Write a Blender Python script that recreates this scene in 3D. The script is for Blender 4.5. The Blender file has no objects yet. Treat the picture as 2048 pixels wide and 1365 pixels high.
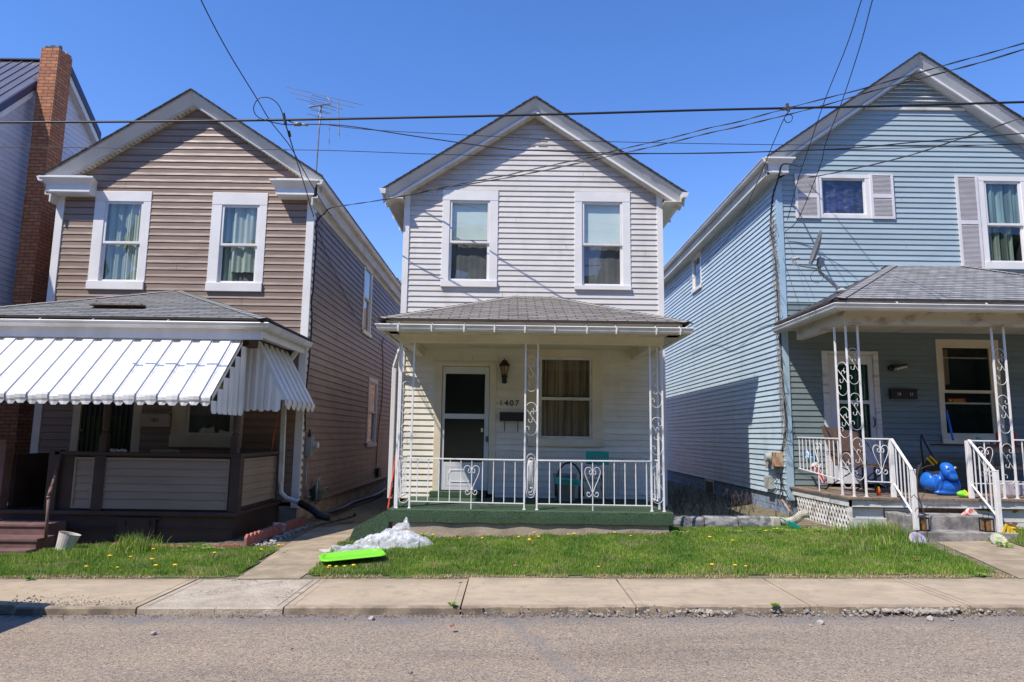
import bpy, bmesh, math, random
import numpy as np
from mathutils import Vector, Matrix, noise
random.seed(7); rng = np.random.default_rng(7)
S = bpy.context.scene
COL = S.collection

# ------------------------------------------------------------------ camera
FPX = 1365.3; TH = math.radians(7.85); RL = math.radians(0.78); CH = 1.65
fw = Vector((0, math.cos(TH), math.sin(TH))); U0 = Vector((0, -math.sin(TH), math.cos(TH))); X0 = Vector((1, 0, 0))
rt = math.cos(RL)*X0 + math.sin(RL)*U0; up = math.cos(RL)*U0 - math.sin(RL)*X0
cd = bpy.data.cameras.new('camera'); cam = bpy.data.objects.new('camera', cd); COL.objects.link(cam)
cd.lens = 24; cd.sensor_width = 36; cd.clip_start = 0.05; cd.clip_end = 3000
M = Matrix((rt, up, -fw)).transposed().to_4x4(); M.translation = Vector((0, 0, CH)); cam.matrix_world = M
S.camera = cam
# ------------------------------------------------------------------ light
w = bpy.data.worlds.new("World"); S.world = w; w.use_nodes = True
nt = w.node_tree; bg = nt.nodes['Background']
sky = nt.nodes.new('ShaderNodeTexSky'); sky.sky_type = 'NISHITA'; sky.sun_disc = False
SUN = Vector((1.83, 1.66, -3.42)).normalized()
sky.sun_elevation = math.asin(-SUN.z); sky.sun_rotation = math.atan2(-SUN.x, -SUN.y)
sky.altitude = 300; sky.air_density = 1.0; sky.dust_density = 0.0; sky.ozone_density = 2.6
hs = nt.nodes.new('ShaderNodeHueSaturation'); hs.inputs['Saturation'].default_value = 1.26; hs.inputs['Value'].default_value = 1.45
nt.links.new(sky.outputs[0], hs.inputs['Color']); tint = nt.nodes.new('ShaderNodeVectorMath'); tint.operation = 'MULTIPLY'; tint.inputs[1].default_value = (1.20, .965, 1.12)
nt.links.new(hs.outputs[0], tint.inputs[0]); nt.links.new(tint.outputs[0], bg.inputs[0]); bg.inputs[1].default_value = 0.126
sl = bpy.data.lights.new('sun', 'SUN'); so = bpy.data.objects.new('sun', sl); COL.objects.link(so)
sl.energy = 4.9; sl.angle = math.radians(0.5); sl.color = (1.0, 0.93, 0.84)
so.rotation_euler = SUN.to_track_quat('-Z', 'Y').to_euler(); so.location = (-10, -10, 20)
S.view_settings.view_transform = 'Standard'; S.view_settings.look = 'None'
S.view_settings.exposure = 0.24; S.view_settings.gamma = 1.0
try:
    S.cycles.max_bounces = 8; S.cycles.transparent_max_bounces = 12
except Exception: pass

# ------------------------------------------------------------------ helpers
def W(px, py, Y=None, X=None, Z=None):            # a pixel of the photograph on a known real plane -> point in metres
    d = fw + rt*((px-1024)/FPX) - up*((py-682.5)/FPX)
    t = Y/d.y if Y is not None else (X/d.x if X is not None else (Z-CH)/d.z)
    return Vector((0, 0, CH)) + d*t
def RX(l, t, r, b, Y):                             # pixel rectangle on a facade plane -> x0,x1,z0,z1
    mx, my = (l+r)/2, (t+b)/2
    return W(l, my, Y=Y).x, W(r, my, Y=Y).x, W(mx, b, Y=Y).z, W(mx, t, Y=Y).z
def smooth01(t): t = max(0, min(1, t)); return t*t*(3-2*t)
def g(x, y):                                       # ground height
    xc = max(-14, min(14, x))
    if y < 6.5: return 0.015 + 0.0138*xc
    a = 0.082 + 0.0138*xc
    if y < 7.8: return a
    t = min(1, (y-7.8)/2.8)
    return a*(1-t) + (0.14+0.03*xc)*t

class MB:
    def __init__(s, tf=None): s.v = []; s.f = []; s.uv = {}; s.tf = tf
    def add(s, pts, faces, uvs=None):
        n = len(s.v)
        for p in pts:
            p = Vector(p); s.v.append(Vector(s.tf(p)) if s.tf else p)
        for i, f in enumerate(faces):
            if uvs: s.uv[len(s.f)] = uvs[i]
            s.f.append(tuple(n+k for k in f))
        return s
    def box(s, x0, x1, y0, y1, z0, z1):
        return s.add([(x0,y0,z0),(x1,y0,z0),(x1,y1,z0),(x0,y1,z0),(x0,y0,z1),(x1,y0,z1),(x1,y1,z1),(x0,y1,z1)],
                     [(0,3,2,1),(4,5,6,7),(0,1,5,4),(1,2,6,5),(2,3,7,6),(3,0,4,7)])
    def obox(s, c, sz, rot=(0,0,0)):
        R = Matrix.Rotation(rot[2],3,'Z') @ Matrix.Rotation(rot[1],3,'Y') @ Matrix.Rotation(rot[0],3,'X')
        c = Vector(c); pts = []
        for dz in (-.5,.5):
            for dx, dy in ((-.5,-.5),(.5,-.5),(.5,.5),(-.5,.5)):
                pts.append(c + R @ Vector((dx*sz[0], dy*sz[1], dz*sz[2])))
        return s.add(pts, [(0,3,2,1),(4,5,6,7),(0,1,5,4),(1,2,6,5),(2,3,7,6),(3,0,4,7)])
    def poly(s, pts, uv=None): return s.add(pts, [tuple(range(len(pts)))], [uv] if uv else None)
    def prism(s, pts, vec):
        n = len(pts); vec = Vector(vec); P = [Vector(p) for p in pts]
        s.add(P + [p+vec for p in P], [tuple(range(n))[::-1], tuple(range(n, 2*n))] + [(i, (i+1) % n, n+(i+1) % n, n+i) for i in range(n)])
        return s
    def bar(s, p, q, wd, h=None, upv=(0,0,1)):
        p, q = Vector(p), Vector(q); h = h or wd; d = (q-p).normalized(); u = Vector(upv)
        if abs(d.dot(u)) > .98: u = Vector((0,1,0))
        a = d.cross(u).normalized(); b = a.cross(d).normalized(); pts = []
        for o in (p, q):
            for i, j in ((-1,-1),(1,-1),(1,1),(-1,1)): pts.append(o + a*(i*wd/2) + b*(j*h/2))
        return s.add(pts, [(0,3,2,1),(4,5,6,7),(0,1,5,4),(1,2,6,5),(2,3,7,6),(3,0,4,7)])
    def tube(s, pts, r, n=6, cap=True, closed=False):
        P = [Vector(p) for p in pts]; m = len(P); rs = r if isinstance(r, (list, tuple)) else [r]*m
        prev = None; V = []
        for i in range(m):
            if closed: d = P[(i+1) % m]-P[i-1]
            else: d = P[min(i+1, m-1)]-P[max(i-1, 0)]
            d = d.normalized() if d.length > 1e-9 else Vector((0,0,1))
            if prev is None: u = d.orthogonal().normalized()
            else: u = (prev - d*prev.dot(d)); u = u.normalized() if u.length > 1e-6 else d.orthogonal().normalized()
            prev = u; b = d.cross(u)
            for k in range(n):
                a = 2*math.pi*k/n; V.append(P[i] + (u*math.cos(a)+b*math.sin(a))*rs[i])
        F = []
        for i in range(m if closed else m-1):
            for k in range(n):
                j = (i+1) % m; F.append((i*n+k, i*n+(k+1) % n, j*n+(k+1) % n, j*n+k))
        if cap and not closed: F.append(tuple(range(n))[::-1]); F.append(tuple((m-1)*n+k for k in range(n)))
        return s.add(V, F)
    def lathe(s, c, prof, n=20, M3=None):
        c = Vector(c); V = []
        for r, z in prof:
            for k in range(n):
                a = 2*math.pi*k/n; p = Vector((r*math.cos(a), r*math.sin(a), z)); V.append(c + (M3 @ p if M3 else p))
        F = [(i*n+k, i*n+(k+1) % n, (i+1)*n+(k+1) % n, (i+1)*n+k) for i in range(len(prof)-1) for k in range(n)]
        F.append(tuple(range(n))[::-1]); F.append(tuple((len(prof)-1)*n+k for k in range(n)))
        return s.add(V, F)
    def ext(s, sec, path):                         # section points [(a,b)] swept: path gives a function per station
        n = len(sec); V = []
        for fn in path:
            for a, b in sec: V.append(fn(a, b))
        F = [(i*n+k, i*n+(k+1) % n, (i+1)*n+(k+1) % n, (i+1)*n+k) for i in range(len(path)-1) for k in range(n)]
        F.append(tuple(range(n))[::-1]); F.append(tuple((len(path)-1)*n+k for k in range(n)))
        return s.add(V, F)
    def build(s, name, mat, parent=None, smooth=False, bevel=0, org=None):
        me = bpy.data.meshes.new(name)
        if parent is not None:
            root = parent
            while root.parent: root = root.parent
            o0 = Vector(root.location)
        elif org is not None: o0 = Vector(org)
        elif s.v:
            o0 = Vector((sum(p.x for p in s.v)/len(s.v), sum(p.y for p in s.v)/len(s.v), min(p.z for p in s.v)))
        else: o0 = Vector((0,0,0))
        me.from_pydata([tuple(p-o0) for p in s.v], [], s.f); me.validate(clean_customdata=False)
        if len(s.f) < 60000:
            uvl = me.uv_layers.new(name='uv'); V = s.v
            for pi, pg in enumerate(me.polygons):
                cu = s.uv.get(pi); nn = pg.normal
                for k, li in enumerate(pg.loop_indices):
                    if cu and k < len(cu): uvl.data[li].uv = cu[k]; continue
                    p = V[pg.vertices[k]]
                    if abs(nn.x) > max(abs(nn.y), abs(nn.z)): uvl.data[li].uv = (p.y, p.z)
                    elif abs(nn.y) > abs(nn.z): uvl.data[li].uv = (p.x, p.z)
                    else: uvl.data[li].uv = (p.x, p.y)
        if mat: me.materials.append(mat)
        if smooth: me.polygons.foreach_set('use_smooth', [True]*len(me.polygons))
        ob = bpy.data.objects.new(name, me); COL.objects.link(ob)
        if parent is not None: ob.parent = parent
        else: ob.location = o0
        if bevel:
            b = ob.modifiers.new('b', 'BEVEL'); b.width = bevel; b.segments = 2; b.limit_method = 'ANGLE'; b.angle_limit = math.radians(40)
        return ob
def bsplit(m, name, mat, parent=None, k=1, bevel=0):
    """every k boxes of m become an object of their own"""
    for i in range(0, len(m.v)//8, k):
        q = MB(); q.v = m.v[i*8:(i+k)*8]; q.f = [tuple(a-i*8 for a in f) for f in m.f[i*6:(i+k)*6]]; o = q.build(name, mat, parent, bevel=bevel)
    return o
def empty(name, loc, label, cat, group=None):
    o = bpy.data.objects.new(name, None); COL.objects.link(o); o.location = loc; o.empty_display_size = .1
    return tag(o, label, cat, group)
def tag(o, label=None, cat=None, group=None, kind=None):
    if label: o['label'] = label
    if cat: o['category'] = cat
    if group: o['group'] = group
    if kind: o['kind'] = kind
    return o
def dup(o, loc=None, parent=None, rz=0, sc=None):
    c = o.copy(); COL.objects.link(c)
    if parent: c.parent = parent
    if loc is not None: c.location = loc
    if rz: c.rotation_euler.z = rz
    if sc: c.scale = (sc, sc, sc)
    for ch in list(o.children): dup(ch, None, c)
    return c

# ------------------------------------------------------------------ materials
def mnode(name):
    m = bpy.data.materials.new(name); m.use_nodes = True; t = m.node_tree
    return m, t, t.nodes['Principled BSDF']
def N(t, k, **kw):
    n = t.nodes.new(k)
    for a, b in kw.items(): setattr(n, a, b)
    return n
def noisef(t, vec, sc, det=4, rough=.55):
    n = N(t, 'ShaderNodeTexNoise'); n.inputs['Scale'].default_value = sc; n.inputs['Detail'].default_value = det
    n.inputs['Roughness'].default_value = rough; t.links.new(vec, n.inputs['Vector']); return n.outputs['Fac']
def ramp(t, fac, a, b, ca=(0,0,0,1), cb=(1,1,1,1)):
    r = N(t, 'ShaderNodeValToRGB'); e = r.color_ramp.elements
    e[0].position = a; e[0].color = ca; e[1].position = b; e[1].color = cb
    t.links.new(fac, r.inputs[0]); return r.outputs[0]
def mix(t, fac, a, b, mode='MIX'):
    m = N(t, 'ShaderNodeMix', data_type='RGBA', blend_type=mode)
    for s, v in ((m.inputs[0], fac), (m.inputs[6], a), (m.inputs[7], b)):
        if hasattr(v, 'links'): t.links.new(v, s)
        elif isinstance(v, (int, float)): s.default_value = v
        else: s.default_value = (*v[:3], 1)
    return m.outputs[2]
def pos(t, scale=None, kind='Object'):
    tc = N(t, 'ShaderNodeTexCoord'); o = tc.outputs[kind]
    if scale:
        mp = N(t, 'ShaderNodeMapping'); mp.inputs['Scale'].default_value = scale; t.links.new(o, mp.inputs[0]); o = mp.outputs[0]
    return o
def bump(t, b, h, dist, strg=1):
    n = N(t, 'ShaderNodeBump'); n.inputs['Distance'].default_value = dist; n.inputs['Strength'].default_value = strg
    t.links.new(h, n.inputs['Height']); t.links.new(n.outputs[0], b.inputs['Normal']); return n
def pm(name, c1, c2=None, sc=6, rough=.6, bmp=0, bsc=60, metal=0, streak=None, spec=None, lo=.35, hi=.65):
    m, t, b = mnode(name); v = pos(t)
    b.inputs['Roughness'].default_value = rough; b.inputs['Metallic'].default_value = metal
    if spec is not None: b.inputs['Specular IOR Level'].default_value = spec
    c2 = c2 or tuple(x*.82 for x in c1)
    vv = pos(t, streak) if streak else v
    f = ramp(t, noisef(t, vv, sc), lo, hi)
    c = mix(t, f, c2, c1); t.links.new(c, b.inputs['Base Color'])
    if bmp: bump(t, b, noisef(t, v, bsc, 3), bmp)
    return m
def siding_mat(name, c, c2, dirt=None, dirt_amt=.0, eave=None):
    m, t, b = mnode(name); b.inputs['Roughness'].default_value = .42; b.inputs['Specular IOR Level'].default_value = .35
    geo = N(t, 'ShaderNodeNewGeometry'); isl = geo.outputs['Random Per Island']
    f = ramp(t, noisef(t, pos(t, (1, 1, 4)), 1.3, 5), .3, .7)
    col = mix(t, f, c2, c)
    k = mix(t, isl, (.93, .93, .93), (1.04, 1.04, 1.04)); col = mix(t, 1.0, col, k, 'MULTIPLY')
    fine = ramp(t, noisef(t, pos(t, (2, 2, 30)), 9, 3), .25, .75, (.93,.93,.93,1), (1.03,1.03,1.03,1)); col = mix(t, 1.0, col, fine, 'MULTIPLY')
    if dirt:
        d1 = ramp(t, noisef(t, pos(t, (1.2, 1.2, .5)), 2.2, 6, .65), .52, .72)
        mm = N(t, 'ShaderNodeMath', operation='MULTIPLY'); t.links.new(d1, mm.inputs[0]); mm.inputs[1].default_value = dirt_amt
        col = mix(t, mm.outputs[0], col, dirt)
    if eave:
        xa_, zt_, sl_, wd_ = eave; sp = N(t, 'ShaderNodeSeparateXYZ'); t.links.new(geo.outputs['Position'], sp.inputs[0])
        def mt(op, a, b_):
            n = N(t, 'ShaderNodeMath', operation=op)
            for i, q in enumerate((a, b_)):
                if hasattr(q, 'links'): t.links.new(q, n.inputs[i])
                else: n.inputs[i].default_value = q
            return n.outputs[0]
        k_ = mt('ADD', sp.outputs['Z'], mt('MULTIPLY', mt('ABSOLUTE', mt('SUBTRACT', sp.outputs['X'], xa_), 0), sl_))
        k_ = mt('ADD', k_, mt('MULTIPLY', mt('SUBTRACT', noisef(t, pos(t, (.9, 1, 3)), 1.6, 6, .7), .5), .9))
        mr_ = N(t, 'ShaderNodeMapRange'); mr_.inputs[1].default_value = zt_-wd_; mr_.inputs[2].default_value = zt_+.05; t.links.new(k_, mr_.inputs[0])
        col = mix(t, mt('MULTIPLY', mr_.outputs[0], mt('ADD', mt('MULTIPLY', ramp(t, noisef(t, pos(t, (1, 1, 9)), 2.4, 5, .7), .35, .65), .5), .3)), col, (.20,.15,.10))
    t.links.new(col, b.inputs['Base Color'])
    ad = N(t, 'ShaderNodeMath', operation='MULTIPLY_ADD'); t.links.new(noisef(t, pos(t, (1, 1, 1.2)), 1.4, 2), ad.inputs[0]); ad.inputs[1].default_value = 6; t.links.new(noisef(t, pos(t, (1, 1, 12)), 3, 3), ad.inputs[2])
    bump(t, b, ad.outputs[0], .003)
    return m
def brick_mat(name, cols, mortar, bw, bh, ms, off=.5, bmp=.004, vary=6, rough=.85, dirt=None):
    m, t, b = mnode(name); b.inputs['Roughness'].default_value = rough
    uv = pos(t, kind='UV'); br = N(t, 'ShaderNodeTexBrick'); br.offset = off; t.links.new(uv, br.inputs['Vector'])
    br.inputs['Scale'].default_value = 1; br.inputs['Mortar Size'].default_value = ms; br.inputs['Brick Width'].default_value = bw
    br.inputs['Row Height'].default_value = bh; br.inputs['Mortar Smooth'].default_value = .1; br.inputs['Bias'].default_value = 0
    br.inputs['Color1'].default_value = (*cols[0], 1); br.inputs['Color2'].default_value = (*cols[1], 1); br.inputs['Mortar'].default_value = (*mortar, 1)
    f = ramp(t, noisef(t, uv, vary, 6), .3, .7, (.75,.75,.75,1), (1.15,1.15,1.15,1))
    c = mix(t, 1.0, br.outputs['Color'], f, 'MULTIPLY')
    if dirt: c = mix(t, ramp(t, noisef(t, uv, 1.1, 6, .6), .5, .75), c, dirt)
    t.links.new(c, b.inputs['Base Color'])
    inv = N(t, 'ShaderNodeMath', operation='SUBTRACT'); inv.inputs[0].default_value = 1; t.links.new(br.outputs['Fac'], inv.inputs[1])
    ad = N(t, 'ShaderNodeMath', operation='ADD'); t.links.new(inv.outputs[0], ad.inputs[0]); t.links.new(noisef(t, uv, 120, 2), ad.inputs[1])
    bump(t, b, ad.outputs[0], bmp)
    return m

m_white = pm('white_paint', (.78,.765,.74), (.66,.645,.62), 3, .45, .0008, 40, streak=(1,1,.3))
m_trim = pm('white_trim', (.80,.775,.735), (.72,.695,.655), 2.2, .4, .0006, 30)
m_alu = pm('white_aluminium', (.74,.725,.69), (.56,.54,.49), 2, .38, .0006, 15, streak=(1,1,2))
m_soffit = pm('soffit', (.66,.64,.58), (.52,.48,.40), 2.5, .6, streak=(3,.6,1))
m_fascia = pm('fascia', (.55,.56,.56), (.47,.48,.48), 2, .5)
m_cream = pm('cream_board', (.76,.69,.54), (.64,.55,.40), 2.3, .6, .001, 30, streak=(.6,1,1))
m_awn = pm('awning_metal', (.80,.79,.77), (.72,.71,.69), 2.5, .35, .0012, 12)
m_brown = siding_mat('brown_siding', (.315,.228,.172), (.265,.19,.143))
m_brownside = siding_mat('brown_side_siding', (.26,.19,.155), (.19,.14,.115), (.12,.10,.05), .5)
m_panel = siding_mat('tan_panel_siding', (.34,.255,.185), (.29,.215,.155))
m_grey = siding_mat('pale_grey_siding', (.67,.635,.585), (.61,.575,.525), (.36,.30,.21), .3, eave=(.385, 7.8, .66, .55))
m_cream_s = siding_mat('porch_cream_siding', (.80,.76,.655), (.72,.67,.55), (.42,.30,.17), .25)
m_blue = siding_mat('blue_siding', (.37,.46,.49), (.335,.42,.45))
m_bluelit = siding_mat('blue_sunlit_siding', (.50,.62,.70), (.45,.57,.65), (.20,.25,.24), .3)  # lighter copy of the blue; the side wall's sunlit brightness is in the colour
m_blueshade = siding_mat('blue_shaded_siding', (.20,.25,.25), (.165,.21,.21))  # same blue siding with the porch shade put into its colour
m_whites = siding_mat('white_siding', (.72,.72,.78), (.64,.64,.70))
m_bluetrim = pm('blue_trim', (.36,.50,.60), (.32,.45,.53), 3, .5)
m_browntrim = pm('brown_paint', (.060,.032,.026), (.04,.022,.018), 4, .55, .001, 30)
m_step = pm('brown_steps', (.20,.105,.09), (.12,.065,.055), 4, .7, .003, 40)
m_dark = pm('dark_interior', (.02,.02,.022), (.012,.012,.013), 3, .9)
m_black = pm('black_metal', (.015,.015,.016), (.01,.01,.01), 5, .45)
m_wire = pm('black_wire', (.018,.017,.017), (.012,.012,.012), 5, .5)
m_greymetal = pm('grey_metal', (.33,.34,.34), (.25,.26,.26), 5, .45, metal=.3)
m_greyplas = pm('grey_box_paint', (.42,.43,.41), (.34,.35,.33), 5, .5)
m_rust = pm('rusty_metal', (.30,.12,.05), (.45,.36,.24), 14, .8, .002, 60)
m_iron = pm('white_iron', (.82,.80,.78), (.74,.72,.70), 12, .4, .0008, 80)
m_galv = pm('antenna_metal', (.30,.28,.27), (.20,.17,.16), 5, .5, metal=.3)
m_concrete = pm('concrete_block', (.46,.37,.27), (.30,.24,.18), 3, .9, .006, 30)
m_conc2 = pm('weathered_concrete', (.34,.32,.29), (.15,.14,.135), 5, .9, .006, 40, lo=.4, hi=.6)
m_kerbpaint = pm('flaking_painted_concrete', (.34,.335,.32), (.13,.13,.14), 9, .85, .006, 40, streak=(1,1,2), lo=.42, hi=.58)
m_bluefound = brick_mat('blue_block_paint', ((.27,.35,.48),(.25,.33,.46)), (.12,.15,.2), .40, .20, .006, bmp=.012, vary=14)
m_brick = brick_mat('orange_brick', ((.60,.24,.10),(.46,.165,.07)), (.17,.10,.07), .205, .072, .008, vary=9, bmp=.006)
m_shingle = brick_mat('grey_shingle', ((.33,.30,.26),(.22,.20,.175)), (.05,.045,.04), .30, .125, .010, vary=30, bmp=.004, rough=.95)
m_shingle2 = brick_mat('cool_grey_shingle', ((.27,.27,.26),(.18,.18,.175)), (.045,.045,.045), .33, .125, .009, vary=30, bmp=.004, rough=.95)
m_shingle3 = brick_mat('speckled_shingle', ((.34,.335,.33),(.21,.21,.21)), (.08,.08,.08), .17, .13, .006, vary=40, bmp=.006, rough=.95)
m_shedge = pm('shingle_edge', (.05,.04,.035), (.03,.025,.02), 8, .9)
m_metalroof = pm('dark_metal_roof', (.115,.115,.15), (.09,.09,.115), 3, .35, metal=.2)
m_navy = pm('navy_trim', (.05,.055,.11), (.04,.045,.09), 3, .4)
m_carpet = pm('green_carpet', (.085,.15,.075), (.02,.042,.025), 90, .95, .012, 140, lo=.42, hi=.6)
m_wood = pm('weathered_wood', (.28,.20,.14), (.16,.12,.085), 4, .85, .002, 40, streak=(6,1,1))
m_woodw = pm('old_white_boards', (.66,.65,.62), (.36,.33,.28), 4, .7, .002, 30, streak=(.5,1,3), lo=.3, hi=.5)
m_peel = pm('peeling_white_boards', (.64,.62,.58), (.25,.10,.05), 3.0, .7, .003, 25, streak=(1,1,2), lo=.40, hi=.44)
m_redpl = pm('red_edging', (.42,.13,.10), (.30,.10,.08), 7, .7, .002, 40)
m_lime = pm('lime_plastic', (.22,.72,.04), (.19,.64,.035), 5, .35)
m_bluepl = pm('blue_plastic', (.02,.16,.62), (.015,.12,.52), 4, .3)
m_yellow = pm('yellow', (.85,.55,.02), (.75,.45,.01), 30, .6)
m_orange = pm('orange_plastic', (.75,.10,.02), (.6,.08,.02), 8, .45)
m_teal = pm('teal_paint', (.01,.36,.28), (.01,.30,.24), 8, .5)
m_red = pm('red_fabric', (.62,.02,.02), (.5,.015,.015), 8, .7)
m_brownfab = pm('brown_fabric', (.10,.06,.045), (.07,.04,.03), 20, .9)
m_blackpipe = pm('black_corrugated', (.012,.012,.014), (.02,.02,.022), 6, .45)
m_creampipe = pm('cream_corrugated', (.62,.58,.47), (.40,.37,.29), 8, .5)
m_bucket = pm('bucket_plastic', (.60,.55,.47), (.50,.45,.38), 5, .6)
m_gasgreen = pm('gas_regulator_paint', (.07,.10,.085), (.05,.07,.06), 8, .55)
m_doorwhite = pm('storm_door_white', (.66,.67,.68), (.60,.60,.62), 3, .4)
m_gold = pm('pale_number', (.75,.62,.42), (.7,.58,.4), 10, .4)
m_soil = pm('soil', (.16,.125,.09), (.08,.062,.045), 7, .95, .02, 30)
m_stone = pm('stone', (.46,.43,.40), (.30,.28,.26), 12, .9, .006, 30)
m_stem = pm('dry_stem', (.10,.07,.05), (.06,.045,.035), 9, .9)

def glass_mat(name, tint=(.9,.94,.93), rough=.0):
    m = bpy.data.materials.new(name); m.use_nodes = True; t = m.node_tree; t.nodes.clear()
    o = N(t, 'ShaderNodeOutputMaterial'); mx = N(t, 'ShaderNodeMixShader'); tr = N(t, 'ShaderNodeBsdfTransparent'); gl = N(t, 'ShaderNodeBsdfGlossy')
    tr.inputs[0].default_value = (*tint, 1); gl.inputs['Roughness'].default_value = rough; gl.inputs['Color'].default_value = (1,1,1,1)
    lw = N(t, 'ShaderNodeLayerWeight'); lw.inputs[0].default_value = .5; pw = N(t, 'ShaderNodeMath', operation='POWER'); t.links.new(lw.outputs['Facing'], pw.inputs[0]); pw.inputs[1].default_value = 5
    fr = N(t, 'ShaderNodeMath', operation='MULTIPLY_ADD'); t.links.new(pw.outputs[0], fr.inputs[0]); fr.inputs[1].default_value = .92; fr.inputs[2].default_value = .08
    t.links.new(fr.outputs[0], mx.inputs[0]); t.links.new(tr.outputs[0], mx.inputs[1]); t.links.new(gl.outputs[0], mx.inputs[2]); t.links.new(mx.outputs[0], o.inputs[0])
    return m
m_glass = glass_mat('window_glass'); m_screen = glass_mat('screened_glass', (.42,.42,.42), .15)
def curtain_mat(name, c1, c2, bands=14): return pm(name, c1, c2, bands, .85, streak=(1,1,.06))

# ------------------------------------------------------------------ building blocks
def siding(tf, u0, u1, z0, z1, e, t, mat, parent, name='siding', openings=(), lim=None, profile='lap'):
    """real lap siding: every course leans out at its foot and drops back under itself; boards are cut round the openings"""
    mb = MB(tf); n = int(math.ceil((z1-z0)/e))
    for i in range(n):
        za, zb = z0+i*e, min(z0+(i+1)*e, z1)
        cuts = sorted({za, zb} | {c for o in openings for c in (o[2], o[3]) if za < c < zb})
        for a, b in zip(cuts[:-1], cuts[1:]):
            iv = [(u0, u1)]
            for o in openings:
                if o[2] < b-1e-5 and o[3] > a+1e-5:
                    nv = []
                    for p, q in iv:
                        if o[1] <= p or o[0] >= q: nv.append((p, q)); continue
                        if o[0] > p: nv.append((p, o[0]))
                        if o[1] < q: nv.append((o[1], q))
                    iv = nv
            def off(z):
                k = (z-za)/e
                if profile == 'lap': return t*(1-k)+.002
                return (t*(1-k/.35)*.45+t*.55 if k < .35 else t*.55)*(1 if k < .82 else (1-k)/.18)+.002
            for p, q in iv:
                lv = [a, b]
                if profile != 'lap': lv = sorted({a, b} | {za+e*k for k in (.35, .82) if a < za+e*k < b})
                for c, d in zip(lv[:-1], lv[1:]):
                    pa, qa, pb, qb = p, q, p, q
                    if lim:
                        la, lb = lim(c), lim(d); pa, qa = max(p, la[0]), min(q, la[1]); pb, qb = max(p, lb[0]), min(q, lb[1])
                        if pa >= qa: continue
                        if pb > qb: pb = qb = (pb+qb)/2
                    pts = [(pa, off(c), c), (qa, off(c), c), (qb, off(d), d), (pb, off(d), d)]
                    if abs(c-za) < 1e-6: pts += [(pa, -.004, c), (qa, -.004, c)]; mb.add(pts, [(0,1,2,3), (4,5,1,0)])
                    else: mb.add(pts, [(0,1,2,3)])
    ob = mb.build(name, mat, parent)
    if u1-u0 > 2:
        sm = MB(tf); rs = random.Random(int(abs(u0*100)+z0*10)); last = -1
        for i in range(n):
            if rs.random() > .34: continue
            za, zb = z0+i*e+.006, min(z0+(i+1)*e, z1)-.012; u = rs.uniform(u0+.3, u1-.3)
            if lim: l_ = lim(zb)
            if lim and not (l_[0]+.1 < u < l_[1]-.1): continue
            if any(o[0]-.05 < u < o[1]+.05 and o[2] < zb and o[3] > za for o in openings): continue
            oa, ob_ = t+.0035, t*.12+.0045
            if profile != 'lap': oa, ob_ = t+.003, t*.6+.004
            sm.add([(u, oa, za), (u+.0035, oa, za), (u+.0035, ob_, zb), (u, ob_, zb)], [(0,1,2,3)])
        if sm.v: sm.build('lap_seams', m_shedge, ob)
    return ob
def tfY(Y): return lambda p: (p[0], Y-p[1], p[2])           # wall facing the street: (u, outward, z)
def tfXp(X): return lambda p: (X+p[1], p[0], p[2])          # wall facing right
def tfXm(X): return lambda p: (X-p[1], p[0], p[2])          # wall facing left

def wavy(mb, u0, u1, z0, z1, d, amp, folds, n=60, seed=0):
    r = random.Random(seed); ph = [r.uniform(0, 6) for _ in range(4)]; P = []
    for i in range(n+1):
        k = i/n; u = u0+(u1-u0)*k
        o = d + amp*math.sin(k*folds*6.283+ph[0]) + amp*.5*math.sin(k*folds*2.3*6.283+ph[1])
        P += [(u, o, z0), (u, o*1.0, z1)]
    mb.add(P, [(2*i, 2*i+2, 2*i+3, 2*i+1) for i in range(n)])

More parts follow.
